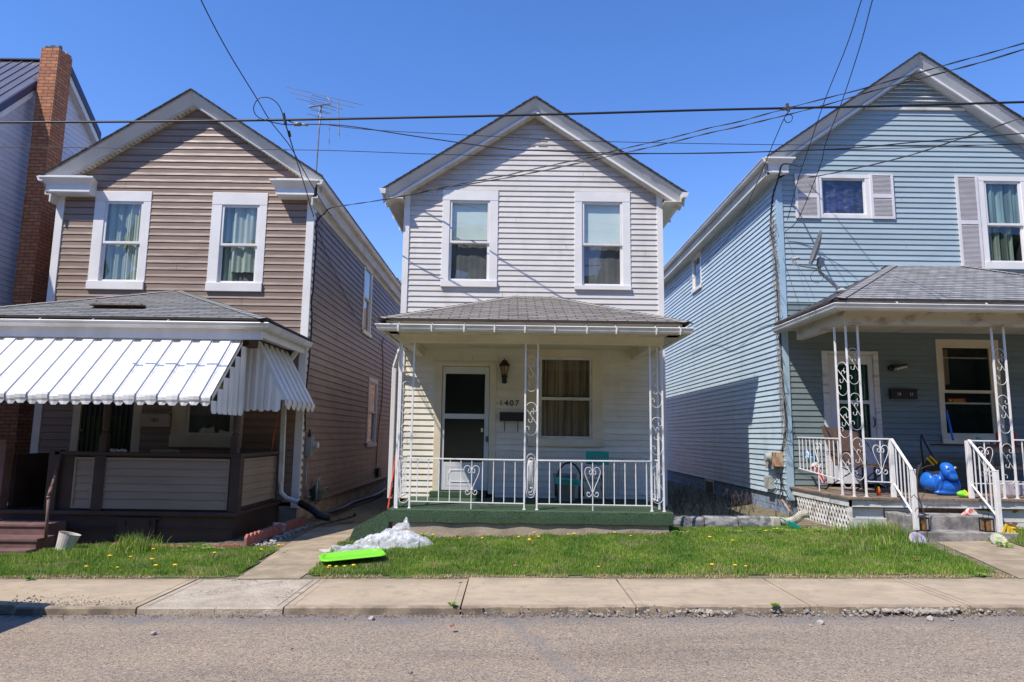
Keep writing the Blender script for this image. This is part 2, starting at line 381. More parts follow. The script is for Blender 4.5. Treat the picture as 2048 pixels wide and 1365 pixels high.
def window(parent, tf, out, op, rail=None, casing=None, content='dark', name='window', sash=.045, sill=True, frame=None, proud=.03, vent=None, label=None, cur=None, glassm=None, depth=.5, shade=None):
    casing = casing or m_trim; frame = frame or m_white; glassm = glassm or m_glass
    x0, x1, z0, z1 = out; a0, a1, b0, b1 = op
    mb = MB(tf)
    mb.box(x0, a0, -.09, proud, z0, z1-(z1-b1)+.0); mb.box(a1, x1, -.09, proud, z0, b1)
    mb.box(x0, x1, -.09, proud+.004, b1, z1)
    mb.box(x0, x1, -.09, proud+(.035 if sill else .004), z0-.002, b0) if sill else mb.box(a0, a1, -.09, proud, z0, b0)
    wd = mb.build(name, casing, parent, bevel=.004)
    if label: wd['label'] = label
    s = sash
    def sashbox(zb, zt, d):
        m = MB(tf); m.box(a0, a0+s, d-.03, d, zb, zt); m.box(a1-s, a1, d-.03, d, zb, zt); m.box(a0+s, a1-s, d-.03, d, zt-s, zt); m.box(a0+s, a1-s, d-.03, d, zb, zb+s)
        m.build('sash', frame, wd, bevel=.003)
        MB(tf).poly([(a0+s, d-.015, zb+s), (a1-s, d-.015, zb+s), (a1-s, d-.015, zt-s), (a0+s, d-.015, zt-s)]).build('pane', glassm, wd)
    if rail:
        sashbox(rail-s*.4, b1, .012); sashbox(b0, rail+s*.4, -.02)
    else: sashbox(b0, b1, -.0)
    m = MB(tf); D = -depth; q = .002
    m.poly([(a0,D,b0),(a1,D,b0),(a1,D,b1),(a0,D,b1)]); m.poly([(a0+q,-.09,b0),(a0+q,D,b0),(a0+q,D,b1),(a0+q,-.09,b1)]); m.poly([(a1-q,-.09,b0),(a1-q,D,b0),(a1-q,D,b1),(a1-q,-.09,b1)])
    m.poly([(a0,-.09,b0+q),(a1,-.09,b0+q),(a1,D,b0+q),(a0,D,b0+q)]); m.poly([(a0,-.09,b1-q),(a1,-.09,b1-q),(a1,D,b1-q),(a0,D,b1-q)])
    m.build('interior', m_dark, wd)
    if cur:
        for i, (cm, f0, f1, h0, h1, amp, folds) in enumerate(cur):
            m = MB(tf); wavy(m, a0+(a1-a0)*f0, a0+(a1-a0)*f1, b0+(b1-b0)*h0, b0+(b1-b0)*h1, -.066-.03*i, amp, folds, seed=i+int(a0*10))
            m.build('curtain' if amp > .002 else 'blind', cm, wd, smooth=True)
    return wd

def shingles(mb, A, B, C, D, e=.125, t=.008, v0=0):
    """stepped shingle courses over a slope; AB is the eave, DC the top (may be one point)"""
    A, B, C, D = map(Vector, (A, B, C, D)); nrm = (B-A).cross(D-A).normalized()
    if nrm.z < 0: nrm = -nrm
    ud = (B-A).normalized(); L = ((D-A) - ud*(D-A).dot(ud)).length; n = max(1, int(round(L/e)))
    for i in range(n):
        k0, k1 = i/n, (i+1)/n
        a, b, c, d = A.lerp(D, k0), B.lerp(C, k0), B.lerp(C, k1), A.lerp(D, k1)
        lo = nrm*t; hi = nrm*.001
        uv = [((p-A).dot(ud), v0 + (i+kk)*e) for p, kk in ((a, 0.02), (b, 0.02), (c, .98), (d, .98))]
        mb.add([a+lo, b+lo, c+hi, d+hi], [(0,1,2,3)], [uv])
        mb.add([a+lo, b+lo, b-nrm*.004, a-nrm*.004], [(0,1,2,3)])
def hipcap(mb, p, q, e=.14, wd=.13, h=.012):
    p, q = Vector(p), Vector(q); L = (q-p).length; n = int(L/e); d = (q-p)/n; s = d.cross(Vector((0,0,1))).normalized()
    for i in range(n):
        a = p+d*i; b = p+d*(i+1.15)
        up_a = Vector((0,0,h+.008)); up_b = Vector((0,0,h))
        for sg in (-1, 1):
            dn = Vector((0,0,-.035))
            mb.add([a+up_a, b+up_b, b+s*sg*wd+dn+up_b, a+s*sg*wd+dn+up_a], [(0,1,2,3)], [[(0,0),(e,0),(e,.1),(0,.1)]])

def rake(mb, sec, xl, xa, xr, za, slope, slope2=None):
    """moulding that climbs both slopes of a gable; section in (y, dz)"""
    slope2 = slope2 or slope
    mb.ext(sec, [lambda a, b, x=x, z=z: (x, a, z+b) for x, z in ((xl, za-(xa-xl)*slope), (xa, za))])
    mb.ext(sec, [lambda a, b, x=x, z=z: (x, a, z+b) for x, z in ((xa, za), (xr, za-(xr-xa)*slope2))])
GUT = [(0,0),(-.115,0),(-.12,-.012),(-.105,-.035),(-.095,-.07),(-.075,-.095),(0,-.095)]   # k-style gutter section (outward negative)

def scroll(pt, Wd, Hm, mirror=False):
    """the scrollwork of an iron post panel, as polylines; pt(u,v) maps unit square to 3-D"""
    def arc(cx, cy, rx, ry, a0, a1, n=10): return [(cx+rx*math.cos(math.radians(a0+(a1-a0)*i/n)), cy+ry*math.sin(math.radians(a0+(a1-a0)*i/n))) for i in range(n+1)]
    r = Wd/Hm
    L = [arc(.5, 1-.5*r, .5, .5*r, 180, 0, 12) + arc(.84, 1-.5*r-.02, .16, .16*r, 0, -230, 8),
         [(0, 1-.5*r), (.04, .80), (1, .36), (1, .5*r+.02)] ,
         arc(.5, .5*r, .5, .5*r, 0, -180, 12) + arc(.16, .5*r+.02, .16, .16*r, 180, -50, 8),
         [(.40, .62)] + arc(.58, .68, .15, .14*r, 200, -40, 7),
         [(.66, .51)] + arc(.42, .45, .17, .15*r, 20, -220, 7)]
    out = []
    for l in L: out.append([pt((1-u) if mirror else u, v) for u, v in l])
    return out
def heart(pt):
    """iron heart ornament; pt(u,v) u -1..1, v 0..1"""
    out = []
    for sg in (-1, 1):
        A = [(0.0, .12)] + [(sg*x, y) for x, y in ((.35,.38),(.75,.62),(.95,.78),(.95,.90),(.75,.985),(.45,1.0),(.2,.95),(.05,.86),(.12,.78),(.32,.76),(.42,.82),(.36,.88),(.25,.87))]
        out.append([pt(*p) for p in A])
        B = [(0, .14)] + [(sg*x, y) for x, y in ((.12,.08),(.38,.02),(.62,.03),(.72,.10),(.62,.16),(.42,.15),(.4,.10))]
        out.append([pt(*p) for p in B])
    return out
def smoothline(P, n=3):
    P = [Vector(p) for p in P]; out = []
    for i in range(len(P)-1):
        p0, p1, p2, p3 = P[max(i-1, 0)], P[i], P[i+1], P[min(i+2, len(P)-1)]
        for k in range(n):
            t = k/n; out.append(.5*((2*p1)+(p2-p0)*t+(2*p0-5*p1+4*p2-p3)*t*t+(3*p1-p0-3*p2+p3)*t**3))
    out.append(P[-1]); return out
def text_mesh(txt, size, loc, mat, name, parent=None, depth=.004, rot=(math.pi/2, 0, 0), sx=1, space=1.0):
    c = bpy.data.curves.new(name, 'FONT'); c.body = txt; c.size = size; c.extrude = depth; c.align_x = 'CENTER'; c.align_y = 'CENTER'; c.space_character = space
    o = bpy.data.objects.new(name, c); COL.objects.link(o); dg = bpy.context.evaluated_depsgraph_get(); dg.update()
    me = bpy.data.meshes.new_from_object(o.evaluated_get(dg)); bpy.data.objects.remove(o)
    me.materials.clear(); me.materials.append(mat)
    me.transform(Matrix.Translation(Vector(loc)) @ Matrix.Rotation(rot[2],4,'Z') @ Matrix.Rotation(rot[0],4,'X') @ Matrix.Diagonal((sx,1,1,1)))
    o = bpy.data.objects.new(name, me); COL.objects.link(o)
    if parent:
        root = parent
        while root.parent: root = root.parent
        me.transform(Matrix.Translation(-Vector(root.location))); o.parent = parent
    return o
def iron_post(parent, a, b, z0, z1, mods, name='iron_post', bw=.026, skipb=False):
    """two square bars with scrollwork between; a,b = (x,y) of the bars; mods = [(zlo,zhi)]"""
    m = MB(); A = Vector((*a, 0)); B = Vector((*b, 0))
    for p in ((A,) if skipb else (A, B)): m.box(p.x-bw/2, p.x+bw/2, p.y-bw/2, p.y+bw/2, z0, z1); m.box(p.x-bw*.9, p.x+bw*.9, p.y-bw*.9, p.y+bw*.9, z0, z0+.012)
    po = m.build(name, m_iron, parent, bevel=.002); s = MB(); Wd = (B-A).length
    d = (B-A)*( (Wd-bw)/Wd ); o = A+(B-A)*(bw/2/Wd)
    for i, (lo, hi) in enumerate(mods):
        for l in scroll(lambda u, v: o+d*u+Vector((0,0,lo+(hi-lo)*v)), Wd, hi-lo): s.tube(smoothline(l, 2), .0042, 5)
    s.build('scrollwork', m_iron, po, smooth=True)
    return po
def railing(parent, p, q, zt0, zt1, zb0, zb1, n, heart_i=None, first=.5, step=None, foot=None, name='railing'):
    p, q = Vector((*p, 0)), Vector((*q, 0)); m = MB(); V = Vector
    m.bar(p+V((0,0,zt0)), q+V((0,0,zt1)), .036, .02); m.bar(p+V((0,0,zb0)), q+V((0,0,zb1)), .02, .016)
    ro = m.build(name, m_iron, parent, bevel=.003); L = (q-p).length
    step = step or L/n
    for i in range(n):
        k = (first+i)*step/L
        if k > 1: break
        c = p.lerp(q, k); zt = zt0+(zt1-zt0)*k; zb = zb0+(zb1-zb0)*k
        b = MB(); b.box(c.x-.0065, c.x+.0065, c.y-.0065, c.y+.0065, zb if i != heart_i or not foot else foot, zt); b.build('baluster', m_iron, ro)
        if i == heart_i:
            d = (q-p).normalized(); h = MB(); H = (zt-zb); sc = min(.12, step*.8)
            for l in heart(lambda u, v: c+d*u*sc+V((0,-.008,zb+H*(.17+.68*v)))): h.tube(smoothline(l, 3), .0055, 5)
            h.build('heart_scroll', m_iron, ro, smooth=True)
    return ro

# ================================================================== ground
m_asph, t, b = mnode('chip_seal'); b.inputs['Roughness'].default_value = .9
v = pos(t); vo = N(t, 'ShaderNodeTexVoronoi'); vo.inputs['Scale'].default_value = 105; t.links.new(v, vo.inputs['Vector'])
sep = N(t, 'ShaderNodeSeparateColor'); t.links.new(vo.outputs['Color'], sep.inputs[0])
rp = N(t, 'ShaderNodeValToRGB'); el = rp.color_ramp.elements; el[0].position = 0; el[0].color = (.10,.10,.11,1); el[1].position = 1; el[1].color = (.52,.43,.34,1)
for p_, c_ in ((.12,(.16,.155,.16,1)), (.3,(.27,.235,.205,1)), (.6,(.33,.275,.225,1)), (.85,(.34,.30,.27,1))):
    e_ = el.new(p_); e_.color = c_
t.links.new(sep.outputs[0], rp.inputs[0])
big = ramp(t, noisef(t, pos(t, (.5, 1.4, 1)), 1.3, 6, .6), .3, .7, (.86,.87,.90,1), (1.06,1.03,1.0,1))
c = mix(t, 1.0, mix(t, 1.0, rp.outputs[0], (1.06,.985,.83), 'MULTIPLY'), big, 'MULTIPLY')
c = mix(t, ramp(t, noisef(t, pos(t, (.35,1.6,1)), .9, 4, .6), .50, .68), c, mix(t, 1.0, c, (.80,.79,.80), 'MULTIPLY')); c = mix(t, ramp(t, noisef(t, v, 2.6, 7, .7), .60, .74), c, mix(t, 1.0, c, (1.12,1.04,.94), 'MULTIPLY'))
f2 = ramp(t, noisef(t, v, 28, 3), .3, .75, (.88,.88,.88,1), (1.08,1.08,1.08,1)); c = mix(t, 1.0, c, f2, 'MULTIPLY')
# darker bituminous strip by the gutter, and an old tar crack
sx = N(t, 'ShaderNodeSeparateXYZ'); gm = N(t, 'ShaderNodeNewGeometry'); t.links.new(gm.outputs['Position'], sx.inputs[0])
def mth(op, a, b_, c_=None):
    n = N(t, 'ShaderNodeMath', operation=op)
    for i, q in enumerate((a, b_) if c_ is None else (a, b_, c_)):
        if hasattr(q, 'links'): t.links.new(q, n.inputs[i])
        else: n.inputs[i].default_value = q
    return n.outputs[0]
wob = noisef(t, v, 1.6, 5)
yy = mth('ADD', sx.outputs['Y'], mth('MULTIPLY', mth('SUBTRACT', wob, .5), .55))
k1 = ramp(t, yy, 0, 1); mr = N(t, 'ShaderNodeMapRange'); mr.inputs[1].default_value = 6.12; mr.inputs[2].default_value = 6.42; t.links.new(yy, mr.inputs[0])
c = mix(t, mth('MULTIPLY', mr.outputs[0], mth('MULTIPLY', wob, .95)), c, (.15,.145,.15))
xc_ = mth('ABSOLUTE', mth('SUBTRACT', mth('ADD', sx.outputs['X'], mth('MULTIPLY', mth('SUBTRACT', noisef(t, v, 3, 4), .5), .3)), mth('MULTIPLY', mth('SUBTRACT', 6.4, sx.outputs['Y']), .32)), .62)
mr2 = N(t, 'ShaderNodeMapRange'); mr2.inputs[1].default_value = .10; mr2.inputs[2].default_value = .02; t.links.new(xc_, mr2.inputs[0])
c = mix(t, mth('MULTIPLY', mr2.outputs[0], .35), c, (.16,.155,.155))
t.links.new(c, b.inputs['Base Color']); bump(t, b, vo.outputs['Distance'], .006, .8)

m_walk, t, b = mnode('sidewalk_concrete'); b.inputs['Roughness'].default_value = .9; v = pos(t)
c = mix(t, ramp(t, noisef(t, v, 1.7, 6, .6), .3, .7), (.44,.345,.23), (.53,.425,.29))
c = mix(t, ramp(t, noisef(t, pos(t, (3,1,1)), 60, 3), .3, .7), mix(t, 1.0, c, (.82,.82,.82), 'MULTIPLY'), c)
vv = N(t, 'ShaderNodeTexVoronoi'); vv.inputs['Scale'].default_value = 70; t.links.new(v, vv.inputs['Vector'])
c = mix(t, ramp(t, vv.outputs['Distance'], .05, .18, (1,1,1,1), (0,0,0,1)), c, (.28,.22,.17))
c = mix(t, ramp(t, noisef(t, v, 5, 6, .7), .50, .70), c, (.31,.25,.175))
c = mix(t, ramp(t, noisef(t, pos(t, (.6,2.2,1)), 2.2, 7, .72), .46, .66), c, (.36,.285,.195))
sy = N(t, 'ShaderNodeSeparateXYZ'); gp_ = N(t, 'ShaderNodeNewGeometry'); t.links.new(gp_.outputs['Position'], sy.inputs[0]); m1 = N(t, 'ShaderNodeMapRange'); m1.inputs[1].default_value = 7.55; m1.inputs[2].default_value = 7.80; t.links.new(sy.outputs['Y'], m1.inputs[0])
mm_ = N(t, 'ShaderNodeMath', operation='MULTIPLY'); t.links.new(m1.outputs[0], mm_.inputs[0]); t.links.new(ramp(t, noisef(t, v, 4, 6), .3, .6), mm_.inputs[1]); c = mix(t, mm_.outputs[0], c, (.27,.215,.14))
m2 = N(t, 'ShaderNodeMapRange'); m2.inputs[1].default_value = 6.68; m2.inputs[2].default_value = 6.56; t.links.new(sy.outputs['Y'], m2.inputs[0]); mm2 = N(t, 'ShaderNodeMath', operation='MULTIPLY'); t.links.new(m2.outputs[0], mm2.inputs[0]); t.links.new(ramp(t, noisef(t, v, 6, 6), .25, .6), mm2.inputs[1]); c = mix(t, mm2.outputs[0], c, (.16,.125,.09))
t.links.new(c, b.inputs['Base Color']); bump(t, b, noisef(t, v, 70, 4), .004)
m_walk2, t, b = mnode('rough_old_concrete'); b.inputs['Roughness'].default_value = .95; v = pos(t)
c = mix(t, ramp(t, noisef(t, v, 4, 7, .7), .35, .65), (.36,.30,.22), (.52,.45,.35))
vd = N(t, 'ShaderNodeTexVoronoi', feature='DISTANCE_TO_EDGE'); vd.inputs['Scale'].default_value = 2.6
dn = N(t, 'ShaderNodeTexNoise'); dn.inputs['Scale'].default_value = 5; t.links.new(v, dn.inputs['Vector']); va = N(t, 'ShaderNodeVectorMath', operation='ADD'); sc_ = N(t, 'ShaderNodeVectorMath', operation='SCALE'); sc_.inputs['Scale'].default_value = .5
t.links.new(dn.outputs['Color'], sc_.inputs[0]); t.links.new(v, va.inputs[0]); t.links.new(sc_.outputs[0], va.inputs[1]); t.links.new(va.outputs[0], vd.inputs['Vector'])
cr = ramp(t, vd.outputs['Distance'], .004, .022); cr2 = mix(t, ramp(t, noisef(t, v, 1.7, 3), .45, .55), cr, (1,1,1))
c = mix(t, cr2, (.16,.13,.09), c); t.links.new(c, b.inputs['Base Color']); bump(t, b, noisef(t, v, 24, 6, .7), .02)
m_rubble = pm('rubble_stone', (.40,.35,.28), (.22,.19,.155), 14, .9, .006, 30)
m_kerb = pm('kerb_face', (.30,.25,.20), (.14,.12,.095), 8, .95, .012, 35, lo=.35, hi=.6)
m_ground = pm('dry_ground', (.24,.19,.12), (.10,.10,.05), 11, .95, .015, 40, lo=.35, hi=.65)
m_field = pm('rough_field', (.085,.095,.04), (.055,.06,.03), 3, .95)
m_lawnsoil = pm('lawn_soil', (.10,.14,.035), (.16,.13,.06), 9, .95, .02, 30, lo=.3, hi=.6)

def sheet(name, xs, ys, mat, dz=0, kind='structure', zf=None):
    zf = zf or g; V = [(x, y, zf(x, y)+dz) for y in ys for x in xs]; n = len(xs)
    F = [(j*n+i, j*n+i+1, (j+1)*n+i+1, (j+1)*n+i) for j in range(len(ys)-1) for i in range(n-1)]
    return tag(MB().add(V, F).build(name, mat, None, org=(0,0,0)), kind=kind)
def fr(a, b, s): n = int(round((b-a)/s)); return [a+(b-a)*i/n for i in range(n+1)]
def hill(x, y):
    z = g(x, min(y, 20))
    if y > 30: z += smooth01((y-30)/90)*21 + smooth01((y-80)/200)*16 + 2.5*noise.noise(Vector((x*.02, y*.02, 0)))*smooth01((y-30)/40)
    if y < -30: z += smooth01((-y-30)/90)*10
    return z
def gbase(x, y): return (g(x, 3) - .06) if 5 < y < 8.1 else hill(x, y) - .06
sheet('ground', [-900,-300,-120,-60,-30,-14]+fr(-12,12,.5)+[14,30,60,120,300,900], [-900,-300,-120,-60,-30,-12,0]+fr(1,14,.5)+[16,20,25,30]+fr(36,300,8)+[420,700,1200], m_field, zf=gbase)
sheet('yard', fr(-12,12,.25), fr(7.78,13.0,.18)+[16,20,26], m_ground, zf=lambda x, y: g(x, y)-.004)
def rz(x, y): return g(x, 3) + .004*noise.noise(Vector((x*.7, y*.7, 3)))
sheet('road', [-300,-60,-20]+fr(-12,12,.4)+[20,60,300], fr(-1.5,6.56,.31), m_asph, zf=rz)

# sidewalk slabs: real gaps between them, a worn and partly broken kerb edge
swj = [-40,-20,-12,-9.0,-6.0,-3.42,-2.07,-.44,1.18,2.80,4.28,5.60,7.2,8.8,20,40]
sw = MB(); swr = MB()
def swz(x, y): return g(x, 7) + .004*noise.noise(Vector((x*.9, y*1.3, 8)))
for a, b in zip(swj[:-1], swj[1:]):
    rough = abs(a+3.42) < .01
    m = swr if rough else sw; gp = .008
    xs = fr(a+gp, b-gp, .12) if b-a < 6 else [a+gp, b-gp]
    y1 = 7.8
    def edge(x):
        e = 6.56
        if x > -.3: e += .14*max(0, noise.noise(Vector((x*4, 0, 1)))) + .07*max(0, noise.noise(Vector((x*17, 0, 4)))) + .015
        if -4.6 > x: e += .14 + .03*noise.noise(Vector((x*6, 0, 2)))
        return e
    n = len(xs); V = []
    tl = .02 if abs(a+.44) < .1 else 0
    for x in xs: V += [(x, y1, swz(x, y1)+tl*(1-(x-a)/(b-a))), (x, edge(x)+.02, swz(x, 6.6)), (x, edge(x), swz(x, 6.6)-.012), (x+.01*noise.noise(Vector((x*9,2,2))), edge(x)-.004, g(x, 3)-.03)]
    F = [(4*i+k, 4*i+k+1, 4*i+k+5, 4*i+k+4) for i in range(n-1) for k in range(3)]
    F += [(3,2,1,0), (4*n-4, 4*n-3, 4*n-2, 4*n-1)]
    if rough: V = [(p[0]-.0 + (-.42*(7.8-p[1])/1.25 if p[0] < -3.3 and False else 0), p[1], p[2]-.004) for p in V]
    m.add(V, F)
tag(sw.build('sidewalk', m_walk, None, org=(0,0,0)), kind='structure')
tag(swr.build('sidewalk_patch', m_walk2, None, org=(0,0,0)), kind='structure')
jm = MB(); jm.box(-12, 12, 6.7, 7.8, -.4, -.39)
# tooled border lines and moss in the joints
for x in swj[3:-3]:
    z = g(x, 7); jm.add([(x-.014, 6.62, z-.022), (x+.014, 6.62, z-.022), (x+.014, 7.8, z-.022), (x-.014, 7.8, z-.022)], [(0,1,2,3)])
tl_ = MB()
for x in swj[4:-3]:
    for d_ in (-.075, .075):
        z = swz(x+d_, 7.2)+.0022; tl_.add([(x+d_-.004, 6.62, swz(x+d_, 6.62)+.0015), (x+d_+.004, 6.62, swz(x+d_, 6.62)+.0015), (x+d_+.004, 7.2, z), (x+d_-.004, 7.2, z), (x+d_+.004, 7.78, swz(x+d_, 7.78)+.0015), (x+d_-.004, 7.78, swz(x+d_, 7.78)+.0015)], [(0,1,2,3), (3,2,4,5)])
tag(tl_.build('joint_lines', pm('tooled_line', (.27,.21,.15), (.40,.32,.23), 9, .95), None, org=(0,0,0)), kind='structure')
tag(jm.build('joint_dirt', pm('joint_dirt', (.10,.085,.05), (.05,.05,.025), 12, .95), None, org=(0,0,0)), kind='structure')
# front paths
def path(name, pts, dz=.005, mat=m_walk, nseg=None):
    m = MB(); n = len(pts)//2
    for i in range(n-1):
        a, b, c, d = pts[2*i], pts[2*i+1], pts[2*i+3], pts[2*i+2]
        k = 6
        for j in range(k):
            q = [Vector((*a, 0)).lerp(Vector((*d, 0)), j/k + (.006 if j == 0 else 0)), Vector((*b, 0)).lerp(Vector((*c, 0)), j/k+(.006 if j == 0 else 0)), Vector((*b, 0)).lerp(Vector((*c, 0)), (j+1)/k), Vector((*a, 0)).lerp(Vector((*d, 0)), (j+1)/k)]
            m.add([(p.x, p.y, g(p.x, p.y)+dz) for p in q], [(0,1,2,3)])
    return tag(m.build(name, mat, None, org=(0,0,0)), kind='structure')
path('path', [(-3.0,7.79), (-2.30,7.79), (-3.05,8.6), (-2.32,8.6), (-3.15,9.55), (-2.38,9.55), (-3.25,10.8), (-2.45,10.8), (-3.3,12.4), (-2.5,12.4)])
path('path', [(5.62,7.79), (6.7,7.79), (5.75,8.6), (6.75,8.6), (5.9,9.78), (6.85,9.78)])

# ================================================================== houses
Yw = 12.6
def house(name, label, loc): return empty(name, loc, label, 'house')
def gable_roof(h, xl, xr, xa, za, y0, y1, sl, mat=m_shingle, cap=True):
    m = MB()
    for x in (xl, xr):
        ze = za-abs(xa-x)*sl; k = .028
        m.prism([(x, y0, ze), (xa, y0, za), (xa, y0, za+k), (x, y0, ze+k)], (0, y1-y0, 0))
    r = m.build('roof', mat, h)
    e = MB()
    for x in (xl, xr):                                     # ragged shingle edge seen along the rake
        n = 22
        for i in range(n):
            p, q = i/n, (i+.94)/n; zz = lambda k: za-abs(xa-x)*sl*(1-k)
            X_ = lambda k: x+(xa-x)*k
            j = random.uniform(.0, .012)
            e.prism([(X_(p), y0-.012-j, zz(p)+.012), (X_(q), y0-.012-j, zz(q)+.012), (X_(q), y0-.012-j, zz(q)+.034), (X_(p), y0-.012-j, zz(p)+.040)], (0, .03+j, 0))
    e.build('shingle_edge', m_shedge, r)
    return r
def backwall(h, x0, x1, y0, y1, zb, zt, xa, za, mat, left=True, right=True):
    m = MB(); m.poly([(x0,y1,zb),(x1,y1,zb),(x1,y1,zt),(xa,y1,za),(x0,y1,zt)])
    if left: m.poly([(x0,y0,zb),(x0,y1,zb),(x0,y1,zt),(x0,y0,zt)])
    if right: m.poly([(x1,y0,zb),(x1,y1,zb),(x1,y1,zt),(x1,y0,zt)])
    return m.build('wall', mat, h)
def gutter(h, pts_fn, mat=m_alu, name='gutter'): return MB().ext(GUT, pts_fn).build(name, mat, h)

# ------------------------------------------------------------------ middle house (1407)
C = house('siding_house', 'pale grey house with green carpeted porch between the brown and blue houses', (.37, Yw, .1))
cx0, cx1, cxa = -2.08, 2.83, .385; csl = .66; cpk = 8.06; czw = 7.80
UL = RX(883.7, 382, 995.5, 575, Yw); ULo = RX(898.5, 402, 979, 562.5, Yw)
UR = RX(1148.6, 385.6, 1260.5, 581, Yw); URo = RX(1163.8, 405, 1245, 572.6, Yw)
PW = RX(1056, 691, 1205, 893, Yw); PWo = RX(1078.5, 715.5, 1184, 878, Yw)
DR = RX(868, 726, 991, 988, Yw); 
clim = lambda z: (max(cx0, cxa-(czw-z)/csl), min(cx1, cxa+(czw-z)/csl))
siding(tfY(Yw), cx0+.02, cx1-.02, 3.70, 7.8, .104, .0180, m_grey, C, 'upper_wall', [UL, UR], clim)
siding(tfY(Yw), cx0+.02, cx1-.02, .50, 3.70, .109, .020, m_cream_s, C, 'lower_wall', [(PW[0],PW[1],PW[2],3.7), (DR[0],DR[1],.5,DR[3])])
backwall(C, cx0, cx1, Yw, 22.9, -.1, 6.3, cxa, czw, m_grey)
m = MB()
m.box(cx0-.012, cx0+.10, Yw-.035, Yw, .42, 6.27); m.box(cx0-.012, cx0, Yw, Yw+.1, .42, 6.2)
m.box(cx1-.10, cx1+.012, Yw-.035, Yw, .42, 6.27); m.box(cx1, cx1+.012, Yw, Yw+.1, .42, 6.2)
bsplit(m, 'corner_board', m_trim, C, 2, .003)
m = MB(); m.box(PW[0]-.0, PW[1], Yw-.022, Yw-.0, PW[3]-.06, 3.2); m.box(DR[0]-.03, DR[0]-.005, Yw-.024, Yw, DR[3], 3.3); m.box(DR[1]+.005, DR[1]+.03, Yw-.024, Yw, DR[3], 3.3); m.box(DR[0]-.005, DR[1]+.005, Yw-.02, Yw, DR[3]+.0, DR[3]+.02)
bsplit(m, 'trim_strip', m_cream, C)
gable_roof(C, -2.50, 3.26, cxa, cpk, 12.30, 22.95, csl)
Y0 = 12.32
rf = MB(); rake(rf, [(Y0,0),(Y0,-.025),(Y0+.015,-.035),(Y0+.11,-.215),(Y0+.13,-.215),(Y0+.13,0)], -2.47, cxa, 3.22, cpk, csl); rf.build('rake_crown', m_fascia, C)
rf = MB(); rake(rf, [(Y0+.075,-.217),(Y0+.075,-.262),(Y0+.14,-.262),(Y0+.14,-.217)], -2.42, cxa, 3.17, cpk, csl); rf.build('rake_strip', m_white, C)
rf = MB(); rake(rf, [(Y0+.12,-.264),(Y0+.12,-.275),(Yw,-.275),(Yw,-.264)], -2.42, cxa, 3.17, cpk, csl); rf.build('soffit', m_soffit, C)
for sg, X_ in ((-1, cx0), (1, cx1)):
    m = MB(); xo = X_+sg*.30; a, b = sorted((X_, xo)); m.box(a, b, 12.34, 22.9, 6.03, 6.05); m.box(*sorted((xo, xo+sg*.02)), 12.34, 22.9, 6.03, 6.20); m.build('eave_soffit', m_soffit, C)
    gt = MB().ext(GUT, [lambda a_, b_, y=y: (xo+sg*.02-sg*a_, y, 6.19+b_) for y in (12.25, 22.95)]).build('gutter', m_alu, C)
    m = MB()
    for k in range(8): m.box(*sorted((xo+sg*.02, xo+sg*.17)), 12.5+k*.8, 12.515+k*.8, 6.185, 6.20); m.box(*sorted((xo-sg*.2, xo+sg*.135)), 12.9+k*.8, 12.905+k*.8, 6.07, 6.19)
    bsplit(m, 'gutter_strap', m_alu, gt)
# gable vent, three by two little louvres
m = MB(); vx = W(1061, 290, Y=Yw)
for i in (-1, 0, 1):
    for j in (0, 1):
        for k in range(4): m.obox((vx.x+i*.235, Yw-.014, vx.z+j*.105-.03+k*.017), (.17, .018, .005), (.6,0,0))
m.build('gable_vent', m_white, C)
m_curt = curtain_mat('cream_curtain', (.42,.31,.21), (.16,.11,.07), 9); m_shade = pm('roller_shade', (.68,.74,.69), (.61,.68,.63), 1.5, .8); m_shade2 = pm('grey_shade', (.16,.155,.15), (.09,.09,.09), 1.2, .9)
railL, railR = W(935, 485, Y=Yw).z, W(1200, 490, Y=Yw).z
window(C, tfY(Yw), UL, ULo, railL, content='', cur=[(m_shade, 0, 1, .52, 1, .001, 1), (m_shade2, 0, 1, 0, .55, .004, 3)])
window(C, tfY(Yw), UR, URo, railR, content='', cur=[(m_shade, 0, 1, .52, 1, .001, 1), (m_shade2, .0, 1, 0, .55, .004, 3)])
window(C, tfY(Yw), PW, PWo, W(1130, 798, Y=Yw).z, casing=m_cream, frame=m_alu, cur=[(m_curt, .0, .42, 0, 1, .018, 6), (m_curt, .40, 1, 0, 1, .018, 8)], sill=True)
